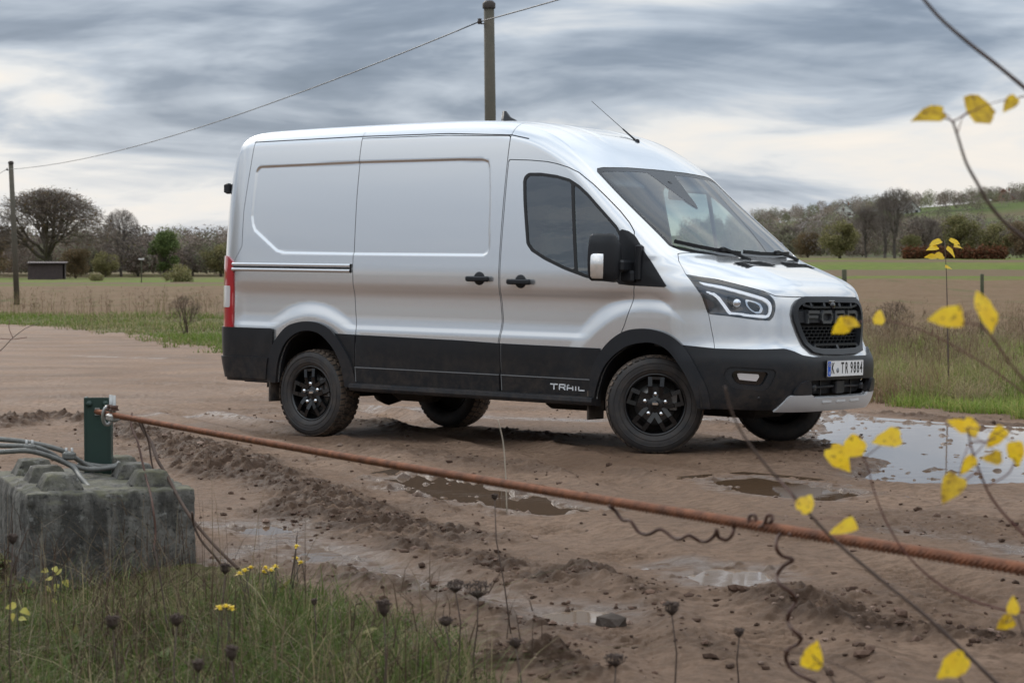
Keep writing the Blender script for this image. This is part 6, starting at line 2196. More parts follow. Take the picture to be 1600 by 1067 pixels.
# start and end chosen so that the cable runs past the camera on the right
def rope_pt(t):
    p = ra.lerp(rb, t); p.z -= .012 * 4 * t * (1 - t); return p
mb = MB()
NS = 6; Lr = (rb - ra).length; turns = Lr / .095
N = 900
ts = np.linspace(0, 1, N)
P = np.array([rope_pt(t) for t in ts])
dirv = (rb - ra).normalized(); u_ = np.array(dirv.cross(Vector((0, 0, 1))).normalized()); w_ = np.array(Vector(u_).cross(dirv))
Vall, Fall, off = [], [], 0
for s_ in range(NS):
    ph = 2 * np.pi * s_ / NS + ts * turns * 2 * np.pi
    Cc = P + .0085 * (np.cos(ph)[:, None] * u_ + np.sin(ph)[:, None] * w_)
    ring_ = []
    for k in range(6):
        a = 2 * np.pi * k / 6
        ring_.append(Cc + .0041 * (math.cos(a) * u_ + math.sin(a) * w_))
    V = np.stack(ring_, 1).reshape(-1, 3)
    i = np.arange(N - 1)[:, None]; k = np.arange(6)[None]
    F = np.stack([i * 6 + k, i * 6 + (k + 1) % 6, (i + 1) * 6 + (k + 1) % 6, (i + 1) * 6 + k], -1).reshape(-1, 4)
    Vall.append(V); Fall.append(F + off); off += len(V)
core = P
ring_ = [core + .0062 * (math.cos(2 * np.pi * k / 8) * u_ + math.sin(2 * np.pi * k / 8) * w_) for k in range(8)]
V = np.stack(ring_, 1).reshape(-1, 3); i = np.arange(N - 1)[:, None]; k = np.arange(8)[None]
Vall.append(V); Fall.append(np.stack([i * 8 + k, i * 8 + (k + 1) % 8, (i + 1) * 8 + (k + 1) % 8, (i + 1) * 8 + k], -1).reshape(-1, 4) + off)
rope = link_mesh('wire_rope', np_mesh('wire_rope', np.concatenate(Vall), np.concatenate(Fall)), M_RUST)
tag(rope, 'thick rusty twisted steel cable stretched from the green post across the foreground', 'cable')
# cable clamp
tcl = .036
cpos = rope_pt(tcl)
clamp = empty('cable_clamp', cpos); tag(clamp, 'galvanised cable clamp with two upright bolts beside the green post', 'clamp')
clamp.rotation_euler = (0, 0, math.atan2(dirv.y, dirv.x))
mb = MB(); mb.box((0, 0, -.012), (.095, .040, .034), bev=.008); mb.build('saddle', M_GALV, clamp)
for s_ in (-1, 1):
    mb = MB(); mb.tube([(s_ * .028, 0, -.03), (s_ * .028, 0, .085)], .0075, 10); bo = mb.build('bolt', M_GALV, clamp)
    mb = MB(); mb.lathe([(0, .042), (.017, .042), (.017, .026), (.0, .026)], 6, 'z', (s_ * .028, 0, 0)); mb.lathe([(.0, .026), (.021, .026), (.021, .020), (0, .020)], 12, 'z', (s_ * .028, 0, 0)); mb.build('nut', M_RUST2, bo)
mb = MB(); V = []
for i in range(20):
    a = 2 * math.pi * i / 20
    V.append((-.085 + .006 * math.sin(a), .020 * math.cos(a), -.010 + .040 * math.sin(a)))
mb.tube(V + [V[0]], .0085, 8, False); mb.build('thimble', M_GALV, clamp)

def wire(name, px, Y, r, m, label, cat='wire', jitter=.03, n=6, seed=1, smooth=True, group=None):
    r_ = random.Random(seed)
    ctrl = [at(u, v, (Y(u) if callable(Y) else Y[i] if hasattr(Y, '__len__') else Y) + r_.uniform(-jitter, jitter)) for i, (u, v) in enumerate(px)]
    pts = cr_curve([tuple(c) for c in ctrl], 5) if smooth else ctrl
    mb = MB(); mb.tube([Vector(p) for p in pts], r, n)
    return tag(mb.build(name, m), label, cat, group)
zz4 = lambda x, y: (800 + x / 2.907, 700 + y / 2.907)
tu = lambda u: 0
def rope_Y(u):
    k = (u - 800) / FPX
    t = (k * ra.y - ra.x) / ((rb.x - ra.x) - k * (rb.y - ra.y))
    return ra.y + (rb.y - ra.y) * t
Y1 = rope_Y(1225)
wire('curled_wire', [(1236, 836), (1228, 829), (1216, 838), (1213, 855), (1222, 868), (1239, 874), (1224, 884), (1214, 898), (1218, 912), (1236, 925), (1243, 940), (1234, 955), (1231, 970), (1240, 985), (1252, 996), (1246, 1006), (1232, 1014), (1228, 1030), (1238, 1046), (1258, 1058), (1275, 1066)], Y1 - .03, .0042, M_RUST2, 'rusty wavy wire hanging down from the cable on the right')
wire('curled_wire', [zz4(*q) for q in ((440, 262), (470, 285), (500, 325), (540, 332), (575, 380), (620, 391), (675, 368), (730, 405), (770, 411), (805, 396), (850, 420), (890, 421), (920, 396), (930, 372), (940, 405), (970, 417), (1000, 392), (1010, 350))], lambda u: rope_Y(u) - .02, .0042, M_RUST2, 'rusty wavy wire looping just below the cable')
wire('curled_wire', [zz4(*q) for q in ((1160, 365), (1130, 348), (1100, 356), (1076, 330), (1082, 306), (1104, 306), (1112, 335), (1130, 352), (1150, 335), (1160, 306), (1180, 306), (1180, 330), (1160, 345), (1140, 352), (1110, 365))], lambda u: rope_Y(u) - .012, .0040, M_RUST2, 'small twisted wire bow sitting on top of the cable', jitter=.01)

# grey cables around the post
M_GREY = mat('grey_steel_cable', (.20, .20, .19), .6, .5, var=(60, .8), col2=(.12, .12, .11), bump=(120, .5, .004))
wire('grey_cable', [(-60, 682), (0, 686), (50, 692), (100, 705), (128, 722), (150, 732), (178, 730)], (9.1, 9.1, 9.15, 9.2, 9.28, 9.32, 9.35), .011, M_GREY, 'uppermost grey steel cable coming from the left to the green post', 'cable', .0, 8)
wire('grey_cable', [(-60, 694), (0, 696), (60, 700), (110, 726), (140, 733), (188, 729)], (9.0, 9.0, 9.05, 9.2, 9.25, 9.3), .011, M_GREY, 'middle grey steel cable wrapped in front of the green post', 'cable', .0, 8)
wire('grey_cable', [(-60, 709), (0, 706), (50, 705), (110, 727), (125, 745), (140, 762), (150, 772)], (8.95, 8.95, 9.0, 9.12, 9.0, 8.9, 8.75), .011, M_GREY, 'lowest grey steel cable with a frayed end over the block edge', 'cable', .0, 8)
ring_pts = [Vector((pp.x + .085 * math.cos(a), pp.y + .03 + .075 * math.sin(a), BTOP + .035 + .006 * math.sin(a * 2))) for a in np.linspace(0, 2 * math.pi, 26)]
mb = MB(); mb.tube(ring_pts, .012, 8, False); tag(mb.build('cable_loop', M_GREY), 'grey cable loop lying around the foot of the green post', 'cable')
for (u, v, Y, lab) in ((46, 700, 9.02, 'small grey clamp farther left on the grey cables'), (108, 712, 9.17, 'small grey clamp nearer the post on the grey cables')):
    c = at(u, v, Y); o = empty('cable_clip', c, -.3); tag(o, lab, 'clamp')
    mb = MB(); mb.box((0, 0, 0), (.055, .040, .035), bev=.008); mb.build('saddle', M_GREY, o)
    for s_ in (-1, 1):
        mb = MB(); mb.tube([(s_ * .014, 0, 0), (s_ * .014, 0, .035)], .006, 8); mb.build('bolt', M_GALV, o)
# dead vines hanging from the clamp
M_VINE = mat('dead_vine', (.10, .060, .042), .85, var=(20, .8), col2=(.05, .035, .028))
wire('dead_vine', [(206, 645), (205, 665), (215, 690), (222, 720), (228, 745), (236, 775), (240, 800), (243, 830), (240, 860)], (9.2, 9.1, 9.0, 8.95, 8.85, 8.7, 8.6, 8.58, 8.57), .0045, M_RUST2, 'thin reddish dead vine hanging over the front of the block', 'vine')
wire('dead_vine', [(215, 652), (224, 672), (236, 690), (246, 718), (262, 745), (275, 770), (296, 805), (320, 835), (345, 862), (372, 888)], (9.2, 9.15, 9.1, 9.0, 8.9, 8.8, 8.65, 8.55, 8.5, 8.45), .0075, M_VINE, 'thick brown dead vine running from the clamp down to the right', 'vine')
wire('dead_vine', [(300, 800), (303, 820), (315, 845), (335, 868), (352, 890)], 8.55, .005, M_VINE, 'short dead vine beside the right corner of the block', 'vine')
wire('dead_vine', [(220, 655), (232, 690), (240, 735), (258, 765), (280, 800)], 8.95, .004, M_VINE, 'middle thin dead vine beside the thick one', 'vine')

def leaf_vf(size, fold=.25, w=.85, seed=0):
    """heart-shaped leaf in the xy plane, stalk at origin, tip towards +y"""
    r_ = random.Random(seed)
    half = [(0, .02), (.20, r_.uniform(-.08, .04)), (.38, .06), (r_.uniform(.42, .52), .28), (r_.uniform(.34, .44), .54), (.22, .76), (.08, .92)]
    V = [(0, .02, 0), (0, .30, 0), (0, .55, 0), (0, .78, 0), (0, 1.02, 0)]
    F = []
    L = []
    for s_ in (-1, 1):
        b = len(V)
        for x_, y_ in half[1:]:
            V.append((s_ * x_ * w * r_.uniform(.92, 1.08), y_ * r_.uniform(.96, 1.04), abs(x_) * fold + r_.uniform(-.03, .03)))
        i = lambda k: b + k
        tri = [(0, i(0), i(1)), (0, i(1), 1), (1, i(1), i(2)), (1, i(2), 2), (2, i(2), i(3)), (2, i(3), i(4)), (2, i(4), 3), (3, i(4), i(5)), (3, i(5), 4)]
        F += tri if s_ > 0 else [t[::-1] for t in tri]
    asp = r_.uniform(.70, 1.15); curl = r_.uniform(-.05, .55); cup = r_.uniform(-.1, .9); tw = r_.uniform(-.5, .5)
    V = [(x_ * size * asp, y_ * size, z_ * size * cup - curl * size * (y_ ** 2) * .6 + tw * x_ * y_ * size) for x_, y_, z_ in V]
    return V, F

# ------------------------------------------------------------------ grass of the near bank
rng = np.random.default_rng(9)
def near_pts(n, pad=0.0):
    X = rng.uniform(-3.4, .4, n); Y = rng.uniform(5.0, 10.6, n)
    df, dn = masks(X, Y)
    k = (dn > pad) & (np.abs(X / Y) < .32)
    lx, ly = X - CB.x, Y - CB.y
    bx = lx * math.cos(CANG) + ly * math.sin(CANG); by = -lx * math.sin(CANG) + ly * math.cos(CANG)
    k &= ~((bx > 0) & (bx < BW) & (by > 0) & (by < BD))
    X, Y = X[k], Y[k]
    return np.stack([X, Y, ground_full(X, Y) - .005], 1)
P = near_pts(56000, -.05)
tf = fbm(P[:, 0] * 2.2, P[:, 1] * 2.2, 3, 301)
edge = sst(masks(P[:, 0], P[:, 1])[1], -.05, .5)
H = (.02 + rng.uniform(.03, .22, len(P)) * (.1 + 2.8 * tf ** 2)) * (.45 + .75 * edge)
NG = [(.075, .115, .028), (.105, .145, .040), (.17, .17, .07), (.34, .28, .16), (.13, .095, .065)]
def low_front(P, H, k=.35):
    lx, ly = P[:, 0] - CB.x, P[:, 1] - CB.y
    bx = lx * math.cos(CANG) + ly * math.sin(CANG); by = -lx * math.sin(CANG) + ly * math.cos(CANG)
    f = sst(by, -1.5, -.5) * sst(bx, -.7, -.3) * (1 - sst(bx, .75, 1.1))
    return H * (1 - (1 - k) * f)
H = low_front(P, H)
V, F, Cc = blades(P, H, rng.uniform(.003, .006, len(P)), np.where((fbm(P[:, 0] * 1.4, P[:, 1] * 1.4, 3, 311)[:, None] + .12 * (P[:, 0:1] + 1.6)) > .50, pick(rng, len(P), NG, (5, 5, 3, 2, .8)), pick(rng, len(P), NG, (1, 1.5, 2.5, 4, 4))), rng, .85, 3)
tag(link_mesh('bank_grass', col_mesh('bank_grass', V, F, Cc), M_GRASSB), 'tangled green and withered grass on the bank at the lower left', 'grass', kind='stuff')
# long leaning blades
P = near_pts(9000, .05)
tf = fbm(P[:, 0] * 2.2, P[:, 1] * 2.2, 3, 305)
P = P[tf > .45]
V, F, Cc = blades(P, low_front(P, rng.uniform(.10, .30, len(P))), rng.uniform(.004, .008, len(P)), pick(rng, len(P), [(.075, .115, .028), (.12, .15, .045), (.30, .25, .14), (.12, .085, .06)], (4, 4, 3, 3)), rng, 1.1, 4)
tag(link_mesh('bank_grass', col_mesh('bank_grass', V, F, Cc), M_GRASSB), 'longer leaning grass blades sticking out of the bank at the lower left', 'grass', kind='stuff')
P = near_pts(2600, .05)
P = P[(fbm(P[:, 0] * 1.5, P[:, 1] * 1.5, 3, 309) > .47) & (P[:, 1] > 5.8)]
weeds(P, .10, .42, .0035, [(.075, .050, .038), (.12, .085, .06), (.20, .15, .10)], (4, 3, 1), 'dead_weeds', 'dark withered weeds tangled in the grass around the foot of the block')
# taller dead stalks in the grass
P = near_pts(1700, .12)
P = P[P[:, 0] < -.7]
V, F, Cc = blades(P, rng.uniform(.25, .55, len(P)), np.full(len(P), .0035), pick(rng, len(P), [(.20, .15, .095), (.11, .075, .055), (.26, .22, .15)], (3, 3, 1)), rng, .35, 3)
tag(link_mesh('dead_stalks', col_mesh('dead_stalks', V, F, Cc), M_GRASSB), 'thin straw coloured stalks rising from the bank grass in front of the block', 'grass', kind='stuff')

# broad leaves low in the grass
P = near_pts(1500, .1)
P = P[fbm(P[:, 0] * 2.0, P[:, 1] * 2.0, 3, 319) > .50]
Vb, Fb_, Cb, off = [], [], [], 0
rl = random.Random(77)
for p in P:
    for k in range(rl.randint(3, 6)):
        V, F = leaf_vf(rl.uniform(.025, .075), seed=rl.randint(0, 9999), w=rl.uniform(.45, .8))
        a = rl.uniform(0, 6.28); tilt = rl.uniform(.2, 1.1)
        R_ = Matrix.Rotation(a, 3, 'Z') @ Matrix.Rotation(tilt, 3, 'X')
        o_ = Vector(p) + Vector((0, 0, rl.uniform(.01, .06)))
        Vb += [tuple(R_ @ Vector(q) + o_) for q in V]; Fb_ += [tuple(i + off for i in f) for f in F]
        c = rl.choice([(.085, .125, .035), (.11, .15, .05), (.20, .18, .06), (.12, .085, .05)]); kk = rl.uniform(.7, 1.3)
        Cb += [tuple(v * kk for v in c)] * len(V); off += len(V)
tag(link_mesh('bank_weeds', col_mesh('bank_weeds', np.array(Vb), np.array(Fb_), np.array(Cb), True), M_GRASSB), 'low broad-leaved weeds among the grass at the lower left', 'weeds', kind='stuff')

# ------------------------------------------------------------------ dried umbels
M_DRYSTEM = mat('dry_stem', (.075, .050, .038), .85)
M_DRYHEAD = mat('dry_seed_head', (.060, .040, .032), .9, var=(30, .8), col2=(.10, .07, .055))
def umbel(u, v, Y, size, foot_u, label, seed, open_=0.5, stem=.0024):
    r_ = random.Random(seed)
    size *= .70
    top = at(u, v, Y)
    fu = at(foot_u, 1000, Y + r_.uniform(-.1, .1)); fz = ground_z(fu.x, fu.y)
    o = empty('dried_umbel', (fu.x, fu.y, fz)); tag(o, label, 'dried flower')
    t = top - Vector((fu.x, fu.y, fz))
    s0 = t - Vector((0, 0, size * .55))
    mb = MB(); mb.tube([(0, 0, -.03), s0 * .35 + Vector((r_.uniform(-.02, .02), r_.uniform(-.02, .02), 0)), s0 * .7 + Vector((r_.uniform(-.015, .015), 0, 0)), s0], [stem * 1.25, stem * 1.1, stem, stem * .85], 6)
    mb.build('stem', M_DRYSTEM, o)
    mb = MB()
    n = 26
    for i in range(n):
        a = i * 2.399; rr = math.sqrt((i + .5) / n)
        out = rr * size * (.25 + .55 * open_)
        tipp = s0 + Vector((math.cos(a) * out, math.sin(a) * out, size * (1.0 - .25 * rr * open_) * r_.uniform(.8, 1.05)))
        midp = s0 + Vector((math.cos(a) * out * 1.0, math.sin(a) * out * 1.0, size * .45))
        mb.tube([s0, midp, tipp], [stem * .5, stem * .45, stem * .4], 4)
        for q in range(4):
            e = tipp + Vector((r_.gauss(0, 1), r_.gauss(0, 1), r_.gauss(.4, .6))) * size * .11
            mb.tube([tipp, e], [stem * .5, stem * .8], 4)
    mb.build('seed_head', M_DRYHEAD, o)
UMB = [(600, 950, 5.6, .060, 606, 'biggest dark closed dried flower head in front of the grass edge', .25),
       (712, 915, 6.2, .050, 722, 'left one of two open dried flower heads standing side by side', .9),
       (747, 920, 6.1, .070, 748, 'right and larger one of two open dried flower heads side by side', 1.0),
       (697, 970, 6.0, .040, 700, 'small dried flower head below the pair of open ones', .9),
       (773, 776, 7.2, .028, 800, 'tiny dried flower on the tallest thin stalk crossing the cable', .5),
       (806, 1004, 6.0, .040, 806, 'dried flower head in the small mud heap at bottom centre', .7),
       (962, 1030, 5.4, .050, 968, 'open dried flower head at the bottom edge right of centre', .9),
       (1050, 950, 5.5, .050, 1072, 'dark dried flower head left of the hanging wire', .5),
       (1155, 988, 5.9, .036, 1158, 'small heart-shaped dried flower head close to the hanging wire', .5),
       (176, 972, 5.5, .050, 172, 'dark dried flower head in front of the left half of the block', .5),
       (276, 968, 5.7, .045, 268, 'dried flower head in front of the right half of the block', .6),
       (352, 888, 7.0, .050, 348, 'dark dried flower head at the right corner of the block', .4),
       (362, 1020, 5.2, .050, 356, 'low dark closed dried flower head at the bottom left of the grass', .25),
       (310, 1040, 5.1, .042, 305, 'lowest dried flower head cut by the bottom edge at the left', .4),
       (491, 940, 6.6, .030, 490, 'small dark dried flower head left of the biggest one', .3),
       (20, 842, 6.2, .040, 20, 'dried flower head at the far left edge before the block', .4)]
for i, (u, v, Y, sz, fu, lab, op) in enumerate(UMB): umbel(u, v, Y, sz, fu, lab, 400 + i, op)
# tall pale grass stem with seed head in front of the van
wire('grass_stem', [(778, 655), (786, 690), (790, 740), (792, 800)], 7.3, .0022, mat('pale_straw', (.42, .36, .29), .8), 'single pale grass stem in front of the van between the wheels', 'grass stem', .01, 5)

# ------------------------------------------------------------------ yellow flowers
M_PETAL = mat('yellow_petal', (.72, .50, .015), .55, var=(40, .4), col2=(.60, .36, .01))
M_STEMG = mat('weed_stem', (.060, .050, .030), .8)
def ragwort(heads, foot, Y, label, seed):
    r_ = random.Random(seed)
    f = at(foot[0], foot[1], Y); f.z = ground_z(f.x, f.y)
    o = empty('yellow_flower', f); tag(o, label, 'flower')
    for (u, v) in heads:
        h = at(u, v, Y + r_.uniform(-.05, .05)) - f
        mb = MB(); mb.tube([(0, 0, 0), h * .5 + Vector((r_.uniform(-.02, .02), 0, 0)), h], [.003, .0025, .0018], 5); mb.build('stem', M_STEMG, o)
        mb = MB()
        for k in range(11):
            a = k * 2 * math.pi / 11 + r_.random()
            rr = r_.uniform(.013, .020)
            c = h + Vector((0, 0, .0))
            tip = c + Vector((math.cos(a) * rr, math.sin(a) * rr, r_.uniform(-.008, .006)))
            sd_ = Vector((-math.sin(a), math.cos(a), 0)) * .0040
            mb.add([c, c.lerp(tip, .6) + sd_, tip, c.lerp(tip, .6) - sd_], [(0, 1, 2, 3)])
        mb.lathe([(.006, -.004), (.007, .002), (.004, .006), (0, .007)], 8, 'z', h)
        mb.build('flower_head', M_PETAL, o)
ragwort([(374, 895), (383, 890), (392, 886)], (385, 960), 7.6, 'yellow flower cluster at the right foot of the block', 1)
ragwort([(415, 886), (423, 890), (430, 884), (412, 892)], (425, 950), 7.8, 'yellow flower cluster second from the left in the grass edge', 2)
ragwort([(463, 853), (463, 872), (470, 878)], (455, 960), 7.8, 'pair of yellow flowers on the tall dark weed beside the tiny brown puddle', 3)
ragwort([(343, 948), (353, 946), (362, 949)], (352, 1010), 6.6, 'low yellow flower cluster in the grass below the block corner', 4)
# weed stalks carrying them
for i, (px, Y, lab) in enumerate((([(448, 960), (455, 905), (462, 860), (464, 835)], 7.8, 'dark branched weed stalk under the pair of yellow flowers'), ([(478, 950), (476, 905), (470, 870)], 7.9, 'brown weed stalk right of the pair of yellow flowers'), ([(262, 985), (255, 935), (248, 890), (240, 850)], 7.2, 'thin brown weed stalk in front of the block'))):
    wire('weed_stalk', px, Y, .003, M_DRYSTEM, lab, 'weed', .03, 5, 30 + i)
# young yellowing plants at the foot of the block
M_YG = mat('yellow_green_leaf', (.30, .30, .045), .6, var=(30, .6), col2=(.42, .28, .03))
def leaf_obj(pos, size, face, tip, m, parent, seed, name='leaf'):
    """face: direction the upper side looks to; tip: direction of the tip"""
    V, F = leaf_vf(size, seed=seed)
    z_ = Vector(face).normalized(); y_ = (Vector(tip) - z_ * Vector(tip).dot(z_)).normalized(); x_ = y_.cross(z_)
    R = Matrix((x_, y_, z_)).transposed()
    off = Vector(pos)
    mb = MB(); mb.add([R @ Vector(p) + off for p in V], F, True)
    return mb.build(name, m, parent)
def seedling(base, tops, Y, label, seed, m):
    r_ = random.Random(seed)
    f = at(base[0], base[1], Y); f.z = ground_z(f.x, f.y)
    o = empty('seedling', f); tag(o, label, 'plant')
    top = at(tops[0][0], tops[0][1], Y) - f
    mb = MB(); mb.tube([(0, 0, 0), top * .5 + Vector((.01, 0, 0)), top], [.004, .003, .002], 5); mb.build('stem', M_STEMG, o)
    for u, v, sz in tops:
        p = at(u, v, Y + r_.uniform(-.05, .05)) - f
        leaf_obj(p, sz, (r_.uniform(-.6, .6), -.6, .8), (r_.uniform(-1, 1), -.2, r_.uniform(-.8, .1)), m, o, seed + u)
seedling((88, 960), [(85, 885, .035), (75, 890, .03), (96, 890, .035), (82, 902, .03), (100, 906, .035), (72, 916, .03), (90, 912, .035), (82, 935, .03)], 7.8, 'small yellow-green plant in front of the block', 50, M_YG)
seedling((28, 1000), [(25, 945, .035), (33, 952, .035), (18, 958, .03), (30, 965, .03)], 7.0, 'small yellow-green plant at the left edge of the grass', 51, M_YG)

# ------------------------------------------------------------------ yellow-leaved twigs in front
M_YL = mat('autumn_leaf', (.86, .62, .022), .5, var=(55, .6), col2=(.70, .40, .018))
M_YL2 = mat('spotted_autumn_leaf', (.80, .55, .02), .55, var=(60, .8), col2=(.34, .19, .015))
for m_ in (M_YL, M_YL2):
    nt = m_.node_tree; b = nt.nodes['Principled BSDF']; o_ = nt.nodes['Material Output']
    t_ = nt.nodes.new('ShaderNodeBsdfTranslucent'); x_ = nt.nodes.new('ShaderNodeMixShader'); x_.inputs[0].default_value = .40
    src = b.inputs['Base Color'].links[0].from_socket
    nt.links.new(src, t_.inputs[0]); nt.links.new(b.outputs[0], x_.inputs[1]); nt.links.new(t_.outputs[0], x_.inputs[2]); nt.links.new(x_.outputs[0], o_.inputs['Surface'])
for m_ in (M_YL, M_YL2):
    nt = m_.node_tree; b = nt.nodes['Principled BSDF']
    src = b.inputs['Base Color'].links[0].from_socket
    geo_ = nt.nodes.new('ShaderNodeNewGeometry')
    n_ = nt.nodes.new('ShaderNodeTexNoise'); n_.inputs['Scale'].default_value = 130; n_.inputs['Detail'].default_value = 3
    nt.links.new(geo_.outputs['Position'], n_.inputs['Vector'])
    k_ = nt.nodes.new('ShaderNodeMapRange'); k_.inputs[1].default_value = .60; k_.inputs[2].default_value = .66; k_.inputs[4].default_value = .75; nt.links.new(n_.outputs['Fac'], k_.inputs[0])
    mm = nt.nodes.new('ShaderNodeMix'); mm.data_type = 'RGBA'; mm.inputs[7].default_value = (.16, .075, .02, 1)
    nt.links.new(k_.outputs[0], mm.inputs[0]); nt.links.new(src, mm.inputs[6])
    nt.links.new(mm.outputs[2], b.inputs['Base Color'])
    for q_ in nt.nodes:
        if q_.type == 'BSDF_TRANSLUCENT': nt.links.new(mm.outputs[2], q_.inputs[0])
M_TWIG = mat('brown_twig', (.115, .080, .066), .8, var=(30, .6), col2=(.07, .05, .042))
M_TWIGR = mat('red_twig', (.14, .060, .050), .75)
def twig(px, Y, r0, r1, label, leaves, seed, m=None, side=()):
    r_ = random.Random(seed)
    n = len(px)
    ctrl = [at(u, v, Y[i] if hasattr(Y, '__len__') else Y + .25 * i / n) for i, (u, v) in enumerate(px)]
    base = ctrl[-1]
    o = empty('twig', base); tag(o, label, 'twig')
    pts = cr_curve([tuple(c - base) for c in ctrl], 6)
    N = len(pts)
    r0 *= .74; r1 *= .74
    rs = [r1 + (r0 - r1) * (i / (N - 1)) * r_.uniform(.88, 1.12) for i in range(N)]
    mb = MB(); mb.tube([Vector(p) for p in pts], rs, 7); mb.build('stem', m or M_TWIG, o)
    for sp in side:
        q = [at(u, v, (Y[0] if hasattr(Y, '__len__') else Y) + .05) - base for u, v in sp]
        mb = MB(); mb.tube([Vector(p) for p in cr_curve([tuple(c) for c in q], 4)], .0014, 5); mb.build('side_shoot', M_TWIGR, o)
    for i, (u, v, wpx, tip, spot) in enumerate(leaves):
        Yl = (Y[0] if hasattr(Y, '__len__') else Y) + r_.uniform(-.08, .08)
        size = wpx / FPX * Yl * 1.0
        tp = Vector((tip[0], r_.uniform(-.25, .25), -tip[1]))
        c = at(u, v, Yl) - base - tp.normalized() * size * .5
        near_ = min(pts, key=lambda q: (Vector(q) - c).length)
        if (Vector(near_) - c).length < .16:
            a_ = Vector(near_); md = a_.lerp(c, .5) + Vector((0, 0, .006))
            mb = MB(); mb.tube([a_, md, c], [.0011, .0008, .0007], 5); mb.build('leaf_stalk', M_TWIGR, o)
        leaf_obj(c, size, (r_.uniform(-.35, .35), -1, r_.uniform(.1, .6)), tp, M_YL2 if spot else M_YL, o, seed * 7 + i)
twig([(1440, -4), (1470, 30), (1510, 65), (1555, 100), (1610, 145), (1680, 200)], 3.3, .0055, .0035, 'bare dark twig crossing the upper right corner of the sky', [], 1)
twig([(1489, 190), (1497, 215), (1510, 255), (1528, 288), (1545, 318), (1575, 352), (1640, 400)], 3.4, .0050, .0026, 'twig with three brown-edged yellow leaves high on the right', [(1449, 185, 52, (-.9, .35), True), (1540, 163, 64, (.6, -.25), True), (1576, 165, 34, (-.4, .5), True)], 2, None, ([(1489, 190), (1480, 186), (1470, 182)], [(1489, 190), (1500, 184), (1512, 176)], [(1610, 150), (1592, 152)]))
twig([(1133, 604), (1142, 640), (1165, 685), (1200, 730), (1245, 780), (1300, 840), (1370, 900), (1450, 965), (1530, 1040), (1600, 1110)], 3.6, .0052, .0022, 'long bare twig rising from the lower right up to the front wheel', [(1264, 781, 44, (.6, -.7), False), (1318, 826, 46, (-.8, .4), False)], 3)
twig([(1330, 700), (1352, 720), (1365, 765), (1385, 815), (1420, 870), (1480, 920), (1560, 950), (1640, 960)], 3.8, .0030, .0014, 'thin reddish twig with yellow leaves above the wide puddle', [(1312, 718, 46, (.5, .6), False), (1333, 700, 40, (-.6, .7), False), (1385, 685, 46, (-.95, .1), False)], 4, M_TWIGR)
twig([(1512, 668), (1518, 700), (1530, 735), (1548, 775), (1580, 815), (1640, 870)], 3.5, .0036, .0018, 'twig with a bunch of yellow leaves at the right edge', [(1497, 663, 34, (-.7, -.4), False), (1524, 664, 34, (.8, -.3), False), (1556, 684, 42, (-.5, .6), False), (1588, 709, 40, (.1, .9), False), (1512, 727, 34, (-.5, .7), False), (1549, 716, 32, (-.9, .1), True), (1487, 765, 48, (-.4, .8), True)], 5, M_TWIGR, ([(1530, 735), (1515, 745), (1497, 760)], [(1518, 690), (1540, 690), (1556, 684)], [(1540, 760), (1575, 740), (1588, 715)]))
twig([(1478, 497), (1500, 505), (1530, 508), (1552, 530), (1580, 570), (1640, 640)], 3.2, .0030, .0014, 'twig with a big bright yellow leaf in front of the field', [(1478, 497, 54, (-.95, .15), False), (1541, 470, 50, (.05, -1), False), (1543, 502, 40, (.1, 1), False)], 6, M_TWIGR)
twig([(1320, 510), (1345, 503), (1380, 500), (1450, 520), (1540, 570), (1660, 660)], 3.9, .0022, .0011, 'thin twig whose small yellow leaf hangs before the grille', [(1313, 511, 34, (-.8, .5), False), (1332, 505, 26, (.9, .4), True), (1374, 492, 30, (.1, -1), False)], 7, M_TWIGR)
twig([(1270, 1024), (1290, 1045), (1310, 1080)], 3.3, .0026, .0016, 'yellow leaf low beside the bottom end of the hanging wire', [(1270, 1024, 48, (.2, -.9), False)], 8)
twig([(1487, 1042), (1500, 1060), (1520, 1095)], 3.2, .0026, .0016, 'large yellow leaf at the bottom edge on the right', [(1487, 1042, 56, (-.6, .5), False)], 9)
twig([(1570, 974), (1590, 960), (1584, 942), (1600, 990), (1625, 1040)], 3.5, .0024, .0012, 'two small yellow leaves at the right edge near the bottom', [(1570, 974, 32, (-.8, .5), True), (1583, 944, 30, (.1, -1), False)], 10)
twig([(62, 505), (42, 512), (20, 528), (0, 548), (-40, 575)], 8.0, .0026, .0012, 'thin bare twig poking in at the left picture edge above the block', [], 12, None, ([(42, 527), (20, 530), (0, 529)], [(20, 528), (14, 512), (15, 500)]))
twig([(1160, 1000), (1225, 1015), (1300, 1035), (1380, 1075)], 3.7, .0016, .0010, 'hair-thin bare twig at the bottom right of the picture', [], 11)
# sharper sapling standing farther away by the weeds
def sapling():
    Y = 24.0
    f = at(1482, 700, Y); f.z = ground_z(f.x, f.y)
    o = empty('sapling', f); tag(o, 'slim upright seedling with yellow leaves at its top before the far hedge', 'plant')
    top = at(1476, 375, Y) - f; mid = at(1480, 480, Y) - f
    mb = MB(); mb.tube([Vector((0, 0, 0)), mid * .5, mid, mid.lerp(top, .5) + Vector((.006, 0, 0)), top], [.010, .009, .007, .005, .003], 6); mb.build('stem', M_TWIG, o)
    r_ = random.Random(3)
    for k, (u, v, sz) in enumerate(((1470, 376, 20), (1484, 374, 18), (1465, 386, 22), (1478, 388, 20), (1490, 384, 16), (1463, 402, 20), (1474, 400, 18), (1477, 416, 12))):
        p = at(u, v, Y + r_.uniform(-.08, .08)) - f
        leaf_obj(p, sz / FPX * Y, (r_.uniform(-.5, .5), -.7, .8), (-1 if u < 1476 else 1, -.2, r_.uniform(-.7, .1)), M_YL, o, 90 + k)
sapling()

